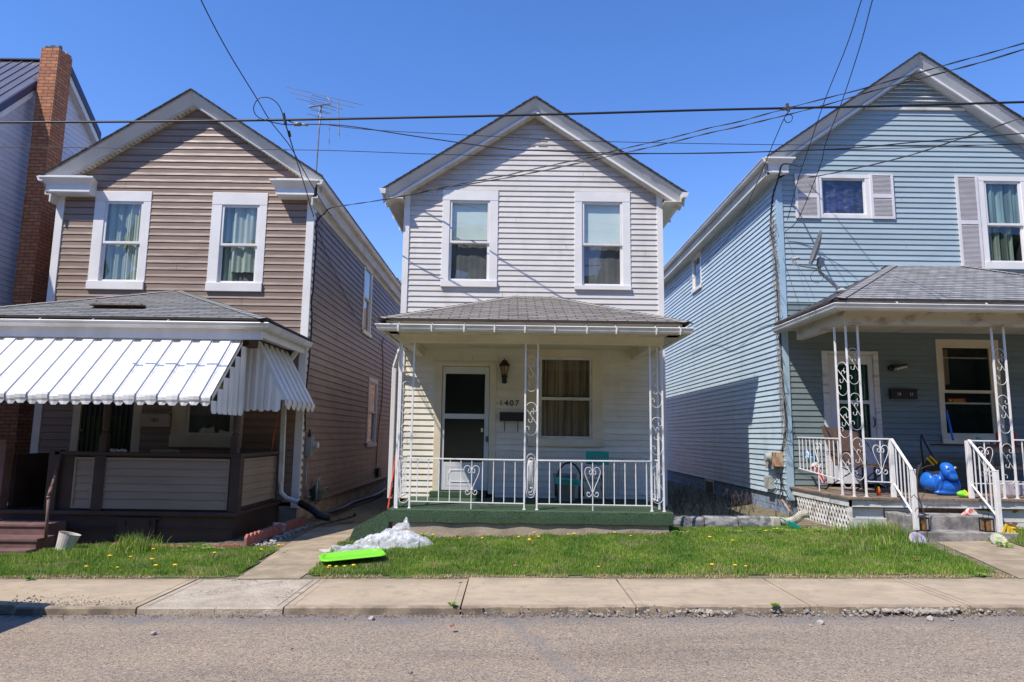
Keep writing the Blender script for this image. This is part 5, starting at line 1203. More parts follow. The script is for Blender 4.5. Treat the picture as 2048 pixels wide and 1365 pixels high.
q = W(753, 946, X=bx1); tag(MB().box(bx1+.015, bx1+.10, q.y-.2, q.y+.2, q.z-.12, q.z+.14).build('cable_box', m_black, None, bevel=.01), 'small black cable box near the far end of the brown side wall', 'utility box')
ym = W(1552, 900, X=ux0).y
M3 = empty('electric_meter', (ux0-.05, ym, 1.2), 'electric meter with rusty box and round dial on the blue side wall', 'meter')
za, zb = W(1560, 905, X=ux0).z, W(1560, 933, X=ux0).z
yA, yB_ = W(1573, 905, X=ux0).y, W(1556, 905, X=ux0).y
MB().box(ux0-.14, ux0-.015, 12.72, 12.98, zb, za).build('box', m_rust, M3, bevel=.008)
MB().box(ux0-.10, ux0-.015, 13.0, 13.42, zb-.06, za-.03).build('back_box', m_greyplas, M3, bevel=.006)
MB().lathe((ux0-.10, 13.12, (za+zb)/2+.02), [(.085,0),(.09,.03),(.08,.035),(.08,.10),(.06,.11)], 20, Matrix.Rotation(-math.pi/2,3,'Y')).build('dial', m_greyplas, M3)
za, zb = W(1545, 953, X=ux0).z, W(1545, 978, X=ux0).z
tag(MB().box(ux0-.11, ux0-.015, 13.22, 13.50, zb, za).build('utility_box', m_greyplas, None, bevel=.008), 'beige utility box on the blue side wall below the electric meter', 'utility box')
m = MB(); r = random.Random(9)
for k in range(7):
    y0_ = 12.85+r.uniform(-.1,.15); P = [(ux0-.04, y0_, 1.02)]; 
    for i in range(6): P.append((ux0-.04-r.uniform(0,.05), P[-1][1]+r.uniform(-.1,.1), P[-1][2]-r.uniform(.05,.11)))
    m.tube(P, .006, 4)
tag(m.build('loose_wires', m_wire, None), 'loose tangle of wires hanging under the rusty meter box', 'wires')

# ================================================================== antenna, dish
q = W(633, 336, Y=14.6); qt = W(641, 200, Y=14.5); AN = empty('tv_antenna', q, 'old metal rooftop television antenna on a mast behind the brown roof', 'antenna')
MB().tube([q+Vector((0,0,-.9)), q, W(638,262,Y=14.55), W(643,212,Y=14.5)], .017, 8).build('mast', m_galv, AN, smooth=True)
b0, b1 = W(617, 240, Y=13.9), W(661, 187, Y=15.0); b0.z, b1.z = W(617,240,Y=14.5).z, W(661,187,Y=14.5).z
m = MB(); m.tube([b0, b1], .018, 6); m.tube([W(640,214,Y=14.5), W(636,240,Y=14.4)], .012, 6); m.build('boom', m_galv, AN, smooth=True)
m = MB(); els = [((572,174),(727,211)),((582,186),(707,215)),((592,197),(686,219)),((620,207),(672,222)),((618,216),(662,227)),((614,228),(654,238)),((622,220),(660,229)),((624,190),(665,203)),((620,199),(668,214))]
for k, (p, r_) in enumerate(els):
    f = k/len(els); Yp = 14.9-.9*f; a, b = W(*p, Y=Yp-.1), W(*r_, Y=Yp+.1); m.tube([a, b], .008 if k < 3 else .0065, 4)
m.build('element', m_galv, AN)
m = MB(); m.tube([W(676,203,Y=14.4), W(679,279,Y=14.4)], .012, 5); m.tube([W(660,204,Y=14.3), W(658,298,Y=14.3)], .007, 5); m.tube([W(655,195,Y=14.5), W(661,206,Y=14.35)], .007, 5); m.build('hanging_element', m_galv, AN)
D = empty('satellite_dish', W(1683, 583, Y=10.75), 'grey satellite dish on a pipe arm at the corner of the blue porch roof', 'satellite dish')
base = W(1683, 583, Y=10.75); j = W(1640, 545, Y=10.7); cpt = W(1636, 500, Y=10.62)
m = MB(); m.tube([base, W(1665,567,Y=10.73), j, W(1637,530,Y=10.7)], .026, 10); m.build('arm', m_greyplas, D, smooth=True)
m = MB(); m.lathe(base+Vector((0,0,-.02)), [(.09,0),(.10,.02),(.06,.05),(.03,.07)], 12); m.build('foot', m_greyplas, D)
nrm = Vector((-.93, -.02, .36)).normalized(); u_ = Vector((0,1,0)); v_ = nrm.cross(u_).normalized(); nrm = Vector((-.925,.22,.30)).normalized(); u_ = nrm.cross(Vector((0,0,1))).normalized(); v_ = u_.cross(nrm).normalized()
Mx = Matrix((u_*.92, v_*1.05, nrm)).transposed()
m = MB(); R_ = .30; prof = [(0.001,0)]+[(R_*k/8, .055*(k/8)**2) for k in range(1, 9)]+[(R_*1.02,.05),(R_*.98,.045)]+[(R_*k/8, .055*(k/8)**2-.012) for k in range(7, 0, -1)]+[(0.001,-.012)]
m.lathe(cpt, prof, 32, Mx); m.build('reflector', pm('dish_grey', (.17,.17,.17), (.13,.13,.13), 4, .6), D, smooth=True)
m = MB(); m.obox(W(1641,525,Y=10.68), (.09,.08,.14), (0,.2,0)); m.tube([W(1634,538,Y=10.66), W(1600,532,Y=10.45), W(1588,528,Y=10.4)], .014, 6); m.tube([W(1588,530,Y=10.4), W(1584,520,Y=10.4)], .016, 6); m.tube([W(1583,519,Y=10.4), W(1598,516,Y=10.4)], .026, 8); m.build('feed_arm', m_greyplas, D)
lp = [W(1634+13*math.cos(a), 554+12*math.sin(a), Y=10.5) for a in [i*.45 for i in range(15)]]
MB().tube(lp, .0045, 4).build('coax_loop', m_wire, D, smooth=True)
wire('guy_wire', 'thin guy wire slanting from the blue corner insulator behind the dish arm', [(1570,463,12.5),(1590,520,12.2),(1612,560,11.9),(1630,600,11.6)], .003)
wire('guy_wire', 'second thin wire from the blue corner down to the porch roof edge', [(1566,515,12.55),(1580,560,12.3),(1598,605,12.0)], .003)

# ================================================================== things on the porches
def mailbox_text(): pass
x0, x1, z0, z1 = RX(282, 826, 335, 854, Yw-.15)
K = empty('mailbox', ((x0+x1)/2, Yw, z0), 'tan wall mailbox numbered 1405 beside the brown house door', 'mailbox')
m_tanbox = pm('tan_mailbox', (.50,.43,.36), (.42,.36,.30), 4, .5)
MB().box(x0, x1, Yw-.15, Yw-.03, z0, z1-.03).build('box', m_tanbox, K, bevel=.01)
MB().prism([(x0-.01,Yw-.165,z1-.035),(x0-.01,Yw-.165,z1-.02),(x0-.01,Yw-.03,z1+.06),(x0-.01,Yw-.03,z1-.0)], (x1-x0+.02,0,0)).build('lid', m_tanbox, K, bevel=.004)
text_mesh('1405', .105, ((x0+x1)/2, Yw-.153, (z0+z1)/2-.01), m_black, 'number', K, .002, sx=.8)
x0, x1, z0, z1 = RX(999.5, 825, 1047, 844, Yw-.1)
K = empty('mailbox', ((x0+x1)/2, Yw, z0), 'black wall mailbox with hooks under the number 1407', 'mailbox')
MB().box(x0, x1, Yw-.12, Yw-.02, z0+.01, z1-.02).build('box', m_black, K, bevel=.008); MB().box(x0-.006, x1+.006, Yw-.13, Yw-.02, z1-.03, z1).build('lid', m_black, K, bevel=.006)
m = MB()
for xx in (x0+.09, x1-.10): m.tube([(xx,Yw-.06,z0),(xx,Yw-.06,z0-.15),(xx,Yw-.09,z0-.17),(xx,Yw-.10,z0-.14)], .008, 5)
m.build('hook', m_black, K)
x0, x1, z0, z1 = RX(1782, 779, 1834, 798, Yw-.1)
K = empty('mailbox', ((x0+x1)/2, Yw, z0), 'black wall mailbox numbered 14 11 right of the blue house door', 'mailbox')
MB().box(x0, x1, Yw-.12, Yw-.02, z0, z1-.02).build('box', m_black, K, bevel=.008); MB().box(x0-.006, x1+.006, Yw-.13, Yw-.02, z1-.025, z1+.005).build('lid', m_black, K, bevel=.006)
text_mesh('14', .085, (x0+.135, Yw-.123, (z0+z1)/2-.005), m_gold, 'number', K, .002, sx=.85); text_mesh('11', .085, (x1-.11, Yw-.123, (z0+z1)/2-.005), m_gold, 'number', K, .002, sx=.85)
# wall lantern
q = W(1009, 740, Y=Yw-.12); K = empty('wall_lantern', q, 'black coach lantern on the wall between the 1407 door and window', 'lantern')
R6 = Matrix.Rotation(math.pi/6,3,'Z')
MB().lathe(q+Vector((0,0,.07)), [(.115,0),(.11,.015),(.055,.085),(.05,.10),(.012,.115),(.008,.14)], 6, R6).build('cap', m_black, K)
MB().lathe(q+Vector((0,0,-.085)), [(.045,0),(.085,.15)], 6, R6).build('glass', pm('amber_glass', (.30,.20,.06), (.18,.11,.03), 8, .3), K)
m = MB(); m.lathe(q+Vector((0,0,-.20)), [(.012,-.06),(.014,0),(.05,.035),(.062,.06),(.055,.11)], 6, R6)
for k in range(6): a = k*math.pi/3+math.pi/6; m.bar(q+Vector((.047*math.cos(a),.047*math.sin(a),-.085)), q+Vector((.09*math.cos(a),.09*math.sin(a),.07)), .010)
m.box(q.x-.045,q.x+.045,Yw-.03,Yw-.012,q.z-.24,q.z-.08); m.bar((q.x,q.y,q.z-.16),(q.x,Yw-.02,q.z-.16), .02); m.build('bracket', m_black, K)
q = W(1797, 735, Y=Yw-.1); K = empty('wall_lamp', q, 'dark wall lamp with pale angled shade beside the blue house door', 'lamp')
MB().lathe((q.x-.10,Yw-.02,q.z-.01), [(.06,0),(.055,.05),(.03,.07)], 16, Matrix.Rotation(math.pi/2,3,'X')).obox((q.x,Yw-.12,q.z+.025), (.26,.14,.04), (.0,-.12,0)).build('housing', m_black, K, bevel=.012)
MB().obox((q.x+.02,Yw-.13,q.z-.015), (.20,.12,.045), (0,-.25,0)).build('lamp_shade', pm('pale_lens', (.55,.50,.42), None, 5, .5), K, bevel=.012)
# items along the brown porch
x0, x1, z0, z1 = RX(300, 905, 357, 925, 11.4)
K = empty('porch_chair', ((x0+x1)/2, 11.4, .44), 'tan moulded chair behind the brown porch parapet', 'chair')
m = MB(); m.box(x0,x1,11.38,11.42,.95,z1+.05); m.build('backrest', m_tanbox, K, bevel=.03); m = MB(); m.box(x0,x1,10.95,11.4,.82,.86); m.build('seat', m_tanbox, K, bevel=.01)
for xx in (x0+.03, x1-.03):
    for yy_ in (10.98, 11.38): MB().box(xx-.015,xx+.015,yy_-.015,yy_+.015,.44,.95 if yy_ > 11.2 else .82).build('leg', m_tanbox, K)
m = MB(); q = W(237, 906, Y=10.62); r = random.Random(2)
for i in range(60): a = r.uniform(0, 6.28); m.obox((q.x+.11*math.cos(a), 10.61+.05*math.sin(a), 1.32+r.uniform(0,.03)), (.03,.02,.02), (r.random(), r.random(), a))
tag(m.build('wreath', m_stone, None), 'small pale wreath lying on the brown porch rail', 'wreath')
a, b = W(556, 830, Y=12.4), W(542, 905, Y=12.3); tag(MB().tube([a+Vector((.01,0,.15)), b], .012, 6).build('broom_handle', m_orange, None), 'orange broom handle leaning in the dark corner of the brown porch', 'broom')
a, b = W(22, 1004, Y=11.2), W(98, 990, Y=11.6); m = MB(); m.tube([a, b], .03, 8); K = tag(m.build('folded_umbrella', m_black, None, org=a), 'dark folded umbrella lying across the brown porch entrance', 'umbrella')
m = MB(); m.tube([a.lerp(b, .4), a.lerp(b, .55)], .032, 8); m.build('strap', m_white, K)
x0, x1, _, _ = RX(180, 620, 286, 632, 10.9); zb_ = lambda y: 3.37+(y-10.28)*.376
K = empty('roof_board', ((x0+x1)/2, 10.9, zb_(10.9)), 'pale wooden board with two eye hooks on the brown porch roof', 'board')
MB().obox(((x0+x1)/2, 10.9, zb_(10.9)+.05), (x1-x0, .16, .025), (-.05,0,0)).build('plank', m_wood, K)
for xx in (x0+.12, x1-.18): MB().tube([(xx+.022*math.cos(a), 10.87, zb_(10.9)+.09+.022*math.sin(a)) for a in [i*.7 for i in range(9)]], .004, 5).build('hook', m_black, K)
# bucket by the steps
q = W(128, 1086, Y=9.75); K = tag(MB().lathe((q.x, q.y, g(q.x, q.y)+.01), [(.001,0),(.10,0),(.135,.24),(.14,.245),(.128,.24),(.095,.02),(.001,.02)], 24, Matrix.Rotation(.22,3,'Y') @ Matrix.Rotation(-.12,3,'X')).build('planter', m_bucket, None, smooth=False), 'tilted off-white plastic planter on the grass beside the brown steps', 'planter')
# red scalloped edging
m = MB()
def scallop(m, p, q, hgt=.10):
    p, q = Vector(p), Vector(q); L = (q-p).length; n = max(1, int(L/.125)); d = (q-p)/n
    nn = d.normalized().cross(Vector((0,0,1)))*.045
    for i in range(n):
        a = p+d*i; P = [a, a+d*.98]
        for k in range(7): t_ = k/6; P.append(a+d*.98*(1-t_)+Vector((0,0,hgt*(.72+.28*math.sin(math.pi*t_)))))
        m.prism(P, nn)
scallop(m, (-3.74,9.92,.05), (-3.58,12.2,.06), .16)
tag(m.build('garden_edging', m_redpl, None, bevel=.008), 'taller run of red scalloped edging beside the alley path', 'edging'); m = MB(); scallop(m, (-5.7,10.15,-.03),(-4.3,9.86,-.02), .08); scallop(m, (-4.28,9.85,-.02), (-3.78,9.9,-.0), .10)
tag(m.build('garden_edging', m_redpl, None, bevel=.008), 'low sunken run of red scalloped edging before the brown porch skirt', 'edging')
m = MB(); m.box(-4.2,-3.68,9.95,12.6,-.06,.035); tag(m.build('flower_bed', m_soil, None, org=(0,0,0)), kind='structure')
q = W(558, 1040, Y=11.2); m = MB(); m.obox((q.x,q.y,.13), (.2,.12,.16), (.2,.1,.6)); tag(m.build('broken_block', m_stone, None, bevel=.02), 'pale broken block in the shaded bed beside the brown porch skirt', 'block')
m = MB(); q = W(670, 1030, Y=12.2)
for k in range(6): m.obox((q.x+k*.07-.1, 12.3+k*.06, .09+.02*k), (.5,.05,.02), (0,.08*(k-2),.6+.25*k))
tag(m.build('scrap_wood', m_wood, None), 'heap of scrap wood strips in the alley by the brown house wall', 'scrap wood')
P = smoothline([(-3.55,12.9,.12),(-3.4,14.0,.13),(-3.45,15.3,.13),(-3.3,17.0,.14),(-3.4,19,.14)], 5); tag(MB().tube(P, .045, 8).build('drain_hose', m_blackpipe, None, smooth=True), 'dark hose lying along the alley behind the scrap wood', 'hose')
# orange and black stake
a, b = W(776, 1018, Y=10.75), W(790, 950, Y=10.95); K = empty('measuring_pole', a, 'orange pole with black grip leaning on the left porch corner of 1407', 'pole')
MB().tube([a, b+Vector((.01,0,.35))], .012, 8).build('rod', m_orange, K); MB().tube([a.lerp(b, .35), a.lerp(b, .62)], .018, 8).build('grip', m_black, K)
# chairs on the 1407 porch
fl = .54
def hoop(x, z0, z1, w_, y0, y1, r=.014): 
    P = []
    for i in range(15):
        t_ = math.pi*i/14; P.append((x-w_*math.cos(t_), y0+(y1-y0)*math.sin(t_)**.6, z0+(z1-z0)*math.sin(t_)**.75))
    return P
def wz(py, Y, px=1140): return W(px, py, Y=Y).z
def wx(px, Y, py=960): return W(px, py, Y=Y).x
Yh = 11.6
K = empty('porch_chair', (wx(1135, Yh), Yh, fl), 'black hoop chair with a teal front board on the 1407 porch, left of the cushion', 'chair')
MB().tube(hoop(wx(1139, Yh), fl+.12, wz(926, Yh), .23, Yh, Yh+.1), .016, 8).build('frame', m_black, K, smooth=True)
m = MB(); m.obox((wx(1136, Yh-.1), Yh-.08, wz(963, Yh)), (.42,.02,.11), (0,.09,0)); m.build('front_board', m_teal, K)
zc = wz(963, Yh); m = MB(); r = random.Random(4)
for i in range(11):
    for j_ in (0, 1): m.obox((wx(1121, Yh)+i*.026, Yh-.096, zc-.02+.035*j_+.004-.0022*i*1.0), (.014,.004,.016), (0,.4*(i % 3-1),0))
m.build('lettering', m_black, K); m = MB(); m.box(wx(1117,Yh),wx(1157,Yh),Yh-.05,Yh+.35,fl+.30,fl+.36); m.build('seat', m_brownfab, K)
for sx_ in (-1, 1): MB().tube([(wx(1139,Yh)+sx_*.22,Yh-.05,fl+.33),(wx(1139,Yh)+sx_*.2,Yh+.02,fl+.02)], .012, 6).build('leg', m_black, K)
K = empty('porch_chair', (wx(1185, Yh), Yh, fl), 'black hoop chair holding the pale cushion on the 1407 porch', 'chair')
MB().tube(hoop(wx(1184, Yh), fl+.06, wz(928, Yh), .21, Yh+.05, Yh+.15), .015, 8).build('frame', m_black, K, smooth=True)
MB().box(wx(1166,Yh),wx(1203,Yh),Yh,Yh+.3,wz(963,Yh),wz(959,Yh)).build('seat', m_teal, K)
MB().tube([(wx(1203,Yh),Yh+.1,fl+.30),(wx(1207,Yh),Yh+.1,fl+.1),(wx(1225,Yh),Yh-.1,fl+.01),(wx(1190,Yh),Yh-.2,fl+.015)], .009, 6).build('base', m_black, K, smooth=True)
m_cush = pm('patterned_cushion', (.55,.50,.47), (.12,.11,.11), 40, .9, lo=.42, hi=.5)
tag(MB().obox((wx(1182,Yh), Yh+.02, wz(945,Yh)), (.30,.11,.27), (-.2,.06,.05)).build('cushion', m_cush, None, bevel=.04), 'pale patterned cushion propped in the porch chair of 1407', 'cushion')
x0, x1, z0, z1 = RX(1172, 903, 1218, 930, 11.9)
K = tag(MB().box(x0,x1,11.9,11.93,z0,z1).build('teal_panel', m_teal, None, bevel=.006, org=(x0,11.9,z0)), 'teal painted board with a pale shell mark behind the porch cushion', 'board')
m = MB(); xc = (x0+x1)/2
for k in range(5): a = (k-2)*.32; m.bar((xc+.02*math.sin(a), 11.893, z0+.01), (xc+.11*math.sin(a), 11.893, z0+.02+.13*math.cos(a)), .008, .004)
m.build('shell_mark', m_tanbox, K)
MB_ = MB(); x0, x1, z0, z1 = RX(1104, 952, 1158, 1003, 11.95); tag(MB_.lathe(((x0+x1)/2, 12.1, fl), [(.001,0),(.17,0),(.20,.42),(.21,.43),(.21,.46),(.001,.47)], 24).build('storage_bin', m_greymetal, None), 'dark grey bin behind the chairs on the 1407 porch', 'bin')
m = MB(); 
for k in range(5): m.tube([(1.7+.05*k,12.2,fl+.12),(1.72+.05*k,12.2,fl+.75)], .004, 4)
m.tube([(1.68,12.2,fl+.12),(1.95,12.2,fl+.12)], .005, 4); m.tube([(1.68,12.2,fl+.75),(1.95,12.2,fl+.72),(2.0,12.1,fl+.66)], .007, 4)
tag(m.build('wire_rack', m_greymetal, None), 'thin wire rack against the wall at the right end of the 1407 porch', 'rack')

# ------------------------------------------------------------------ blue porch clutter
fb = .80
def blob(name, parts, mat, parent=None, vox=.014, org=None):
    me = bpy.data.meshes.new(name); bm = bmesh.new()
    for c, r_, rot in parts:
        Mx = Matrix.Translation(Vector(c)) @ Matrix.Rotation(rot[2],4,'Z') @ Matrix.Rotation(rot[1],4,'Y') @ Matrix.Rotation(rot[0],4,'X') @ Matrix.Diagonal((*r_, 1))
        bmesh.ops.create_icosphere(bm, subdivisions=3, radius=1, matrix=Mx)
    o0 = Vector(parent.location) if parent else Vector(org)
    for v_ in bm.verts: v_.co -= o0
    bm.to_mesh(me); bm.free(); me.materials.append(mat); ob = bpy.data.objects.new(name, me); COL.objects.link(ob)
    if parent: ob.parent = parent
    else: ob.location = o0
    a = ob.modifiers.new('r', 'REMESH'); a.mode = 'VOXEL'; a.voxel_size = vox; a.use_smooth_shade = True
    s_ = ob.modifiers.new('s', 'SMOOTH'); s_.iterations = 6; s_.factor = .6
    return ob
q = W(1890, 985, Y=11.0); cx, cy = q.x, 11.0
T = empty('rocking_toy', (cx, cy, fb), 'bright blue plastic rocking horse toy on the blue house porch', 'rocking toy')
blob('body', [((cx-.02,cy+.34,fb+.20),(.17,.28,.15),(0,0,.1)), ((cx-.10,cy+.40,fb+.24),(.09,.20,.17),(0,0,.1)), ((cx+.05,cy+.08,fb+.36),(.075,.10,.12),(0,0,0)), ((cx-.13,cy-.02,fb+.22),(.055,.11,.17),(0,.12,0)), ((cx+.22,cy-.02,fb+.21),(.05,.11,.16),(0,-.12,0)), ((cx+.02,cy-.02,fb+.055),(.26,.11,.055),(0,0,0)), ((cx+.05,cy-.06,fb+.16),(.20,.09,.12),(0,0,0))], m_bluepl, T)
hd = MB().add([(cx-.04,cy-.10,fb+.55),(cx+.16,cy-.10,fb+.55),(cx+.15,cy+.10,fb+.56),(cx-.03,cy+.10,fb+.56),(cx-.05,cy-.17,fb+.42),(cx+.17,cy-.17,fb+.42),(cx+.16,cy+.1,fb+.38),(cx-.04,cy+.1,fb+.38),(cx-.01,cy-.24,fb+.27),(cx+.17,cy-.24,fb+.27),(cx+.15,cy-.10,fb+.24),(cx+.01,cy-.10,fb+.24)], [(3,2,1,0),(0,1,5,4),(1,2,6,5),(2,3,7,6),(3,0,4,7),(4,5,9,8),(5,6,10,9),(6,7,11,10),(7,4,8,11),(8,9,10,11)]).build('head', m_bluepl, T, smooth=True)
for v_ in hd.data.vertices: v_.co.x = (v_.co.x-.06)*1.28+.06; v_.co.y = (v_.co.y+.06)*1.25-.06; v_.co.z = (v_.co.z-.24)*1.2+.25
sb = hd.modifiers.new('s', 'SUBSURF'); sb.levels = 3; sb.render_levels = 3
for v0, v1 in (): pass
for sg in (-1, 1):
    MB().lathe((cx+.06+sg*.075,cy-.16,fb+.52), [(.001,0),(.022,0),(.02,.012),(.001,.014)], 12, Matrix.Rotation(math.pi/2,3,'X')).build('eye', m_white, T)
    MB().lathe((cx+.062+sg*.075,cy-.172,fb+.518), [(.001,0),(.012,0),(.01,.006),(.001,.007)], 10, Matrix.Rotation(math.pi/2,3,'X')).build('pupil', m_black, T)
MB().tube([(cx-.16,cy+.08,fb+.36),(cx+.32,cy+.08,fb+.36)], .014, 8).build('handle', m_bluepl, T, smooth=True)
q = W(1927, 985, Y=10.62); qx, qy = q.x, 10.6
T = empty('clog', (qx, qy, fb), 'lime green toy clog with yellow strap on the porch edge by the blue toy', 'clog')
blob('shoe', [((qx-.05,qy,fb+.05),(.07,.055,.045),(0,.25,.2)), ((qx+.04,qy-.02,fb+.035),(.09,.055,.03),(0,.1,.2)), ((qx-.03,qy-.0,fb+.075),(.05,.045,.035),(0,0,0))], m_lime, T, vox=.008)
m = MB()
for i in range(9): a = -1.2+i*.45; m.lathe((qx+.05+.06*math.cos(a), qy-.03+.035*math.sin(a), fb+.055), [(.001,0),(.008,0),(.007,.012),(.001,.014)], 8)
m.build('teeth', m_white, T); MB().tube([(qx+.0,qy-.07,fb+.02),(qx-.0,qy-.06,fb+.08),(qx+.01,qy+.01,fb+.11),(qx+.02,qy+.05,fb+.06)], .012, 6).build('strap', m_yellow, T, smooth=True)
# folding chair by the door
K = empty('folding_chair', (5.6, 11.5, fb), 'brown fabric folding chair with black frame behind the blue porch corner posts', 'chair')
kx = W(1695, 900, Y=11.5).x
MB().add([(kx-.22,11.55,fb+.42),(kx+.26,11.35,fb+.42),(kx+.18,11.5,fb+.98),(kx-.34,11.7,fb+1.08)], [(0,1,2,3)]).add([(kx-.2,11.55,fb+.44),(kx+.28,11.35,fb+.44),(kx+.45,11.0,fb+.42),(kx-.05,11.1,fb+.42)], [(0,1,2,3)]).build('backrest', m_brownfab, K)
for sg, x_ in ((0, kx-.2), (1, kx+.33)):
    for a, b in (((x_-.08,11.7,fb+1.1),(x_+.18,10.95,fb+.02)), ((x_+.2,11.05,fb+.45),(x_-.12,11.7,fb+.02))): MB().tube([a, b], .011, 6).build('leg', m_black, K)
m = MB(); m.tube([(kx-.15,11.15,fb+.05),(kx+.5,11.45,fb+.4)], .009, 5); m.tube([(kx-.12,11.5,fb+.4),(kx+.5,11.0,fb+.05)], .009, 5); m.tube([(kx-.28,11.6,fb+.65),(kx+.05,11.0,fb+.66)], .012, 6); m.build('frame', m_black, K)
MB_2 = MB(); x_ = W(1775, 940, Y=11.5).x; K = empty('side_table', (x_, 11.5, fb), 'low dark wooden table behind the heart railing of the blue porch', 'table')
MB().box(x_-.32,x_+.2,11.3,11.75,fb+.42,fb+.45).build('tabletop', m_brownfab, K)
for a in ((x_-.3,11.33),(x_+.18,11.33),(x_-.3,11.72),(x_+.18,11.72)): MB().box(a[0]-.015,a[0]+.015,a[1]-.015,a[1]+.015,fb,fb+.42).build('leg', m_black, K)
q = W(1757, 978, Y=10.8); K = tag(MB().lathe((q.x, 10.8, fb), [(.03,0),(.032,.07),(.026,.10),(.014,.105)], 12).build('orange_bottle', m_orange, None, smooth=True), 'small orange bottle on the blue porch floor behind the front railing', 'bottle')
MB().lathe((q.x, 10.8, fb+.105), [(.015,0),(.015,.03),(.006,.032)], 10).build('cap', m_yellow, K)
# furled umbrella / windsock leaning by the side railing
m_multi, t, b = mnode('multicolour_print'); v = pos(t); vo2 = N(t, 'ShaderNodeTexVoronoi'); vo2.inputs['Scale'].default_value = 26; t.links.new(v, vo2.inputs['Vector'])
rp = N(t, 'ShaderNodeValToRGB'); rp.color_ramp.interpolation = 'CONSTANT'; e = rp.color_ramp.elements; e[0].color = (.01,.02,.12,1); e[1].position = .8; e[1].color = (.5,.6,.6,1)
for p_, c_ in ((.35,(.02,.12,.5,1)), (.5,(.01,.22,.10,1)), (.62,(.10,.02,.25,1)), (.72,(.02,.35,.45,1))): qe = e.new(p_); qe.color = c_
sp_ = N(t, 'ShaderNodeSeparateColor'); t.links.new(vo2.outputs['Color'], sp_.inputs[0]); t.links.new(sp_.outputs[0], rp.inputs[0]); t.links.new(rp.outputs[0], b.inputs['Base Color'])
a, b_ = W(1612, 900, Y=12.1), W(1648, 966, Y=11.9)
K = empty('beach_umbrella', b_, 'furled red and blue patterned beach umbrella leaning by the blue wall', 'umbrella')
MB().tube([a.lerp(b_, t_) for t_ in (0,.15,.3,.45)], [.03,.085,.09,.05], 10).build('printed_canopy', m_multi, K, smooth=True)
MB().tube([a.lerp(b_, t_) for t_ in (.35,.5,.7,1.0)], [.05,.06,.05,.02], 8).build('red_canopy', m_red, K, smooth=False); MB().tube([a.lerp(b_, .42), a.lerp(b_, .5)], [.066,.068], 10).build('band', m_white, K)
m = MB(); m.tube([a.lerp(b_, .5)+Vector((-.035,-.05,0)), a.lerp(b_, 1.0)+Vector((-.03,-.02,0))], .008, 4); m.tube([a.lerp(b_, .5)+Vector((.035,-.05,0)), a.lerp(b_, 1.0)+Vector((.02,-.02,0))], .006, 4); m.build('stripe', m_white, K)
T_ = [o for o in COL.objects if o.name.startswith('rocking_toy')][0]; T_.scale = (.80, .80, .84)
# garden decoration with yellow bars
x_ = W(1857, 930, Y=11.9).x; K = empty('yard_ornament', (x_, 11.9, fb), 'dark metal yard ornament with two yellow bars leaning on the blue porch wall', 'ornament')
MB().tube([(x_-.07,11.9,fb+.1),(x_-.08,11.95,fb+.85),(x_-.03,12,fb+.95),(x_+.06,12,fb+.75),(x_+.18,11.95,fb+.45)], .016, 6).build('frame', m_black, K, smooth=True)
for k in (0, 1): MB().obox((x_+.02+.06*k,11.88,fb+.50+.03*k), (.035,.02,.17), (0,-.75,0)).build('yellow_bar', m_yellow, K)
MB().obox((x_+.06,11.86,fb+.27), (.22,.02,.13), (0,-.1,0)).build('pale_plate', m_greyplas, K, bevel=.01)
MB().obox((x_+.08,11.9,fb+.42), (.26,.03,.2), (0,.4,0)).build('wing', m_black, K)
# table in front of the window with odds and ends
tx0, tx1, ty0, ty1 = W(1882, 900, Y=11.9).x, 9.4, 11.35, 12.2; tz = fb+.80
K = empty('porch_table', ((tx0+tx1)/2, 11.8, fb), 'brown wooden table loaded with bottles and cans under the blue house window', 'table')
MB().box(tx0,tx1,ty0,ty1,tz-.03,tz).build('tabletop', m_brownfab, K); MB().box(tx0+.3,tx1,ty0+.03,ty0+.06,tz-.12,tz-.03).build('apron', m_wood, K)
for xx in (tx0+.50, tx0+1.3, tx1-.1): MB().box(xx-.035,xx+.035,ty0+.04,ty0+.11,fb,tz-.03).build('leg', m_wood, K)
MB().box(tx0+.25,tx1,ty0+.06,ty0+.1,fb+.40,fb+.45).build('stretcher', m_wood, K)
m_can = pm('green_can', (.05,.5,.12), (.04,.4,.1), 6, .3, metal=.3)
cans = [('jar', 1956, m_greymetal, .035, .10, 'round jar with green lid standing on the porch table', m_can), ('can', 1963, m_can, .03, .10, 'green drink can on the porch table beside the jar', None), ('bottle', 1997, m_red, .035, .22, 'red bottle on the porch table left of the iron post', None), ('bottle', 2030, m_red, .03, .22, 'red bottle on the porch table inside the iron post', None), ('can', 1984, m_galv, .03, .08, 'silver can on the porch table', None), ('cup', 1939, m_cush, .035, .08, 'patterned cup at the left end of the porch table', None), ('jar', 1973, m_tanbox, .04, .07, 'pinkish jar on the porch table next to the silver can', None)]
for nm, px, mt, r_, h_, lb, lid in cans:
    q = W(px, 885, Y=11.5); o = tag(MB().lathe((q.x, 11.5, tz), [(r_,0),(r_,h_*.7),(r_*.8,h_*.85),(r_*.5,h_)], 14).build(nm, mt, None, smooth=False), lb, nm)
    if lid: MB().lathe((q.x, 11.5, tz+h_), [(r_*.9,0),(r_*.9,.02)], 12).build('lid', lid, o)
a, b_ = W(1893, 822, Y=12.3), W(1906, 880, Y=12.0); tag(MB().tube([a, b_], .018, 8).build('blue_pole', m_bluepl, None), 'blue plastic pole leaning against the left edge of the blue house window', 'pole')
q = W(2022, 978, Y=11.3); K = tag(MB().box(q.x-.16,q.x+.16,11.2,11.5,fb,fb+.22).build('cardboard_box', pm('pale_box', (.5,.46,.48), None, 5, .8), None, bevel=.01), 'pale box on the porch floor under the table by the iron post', 'box')
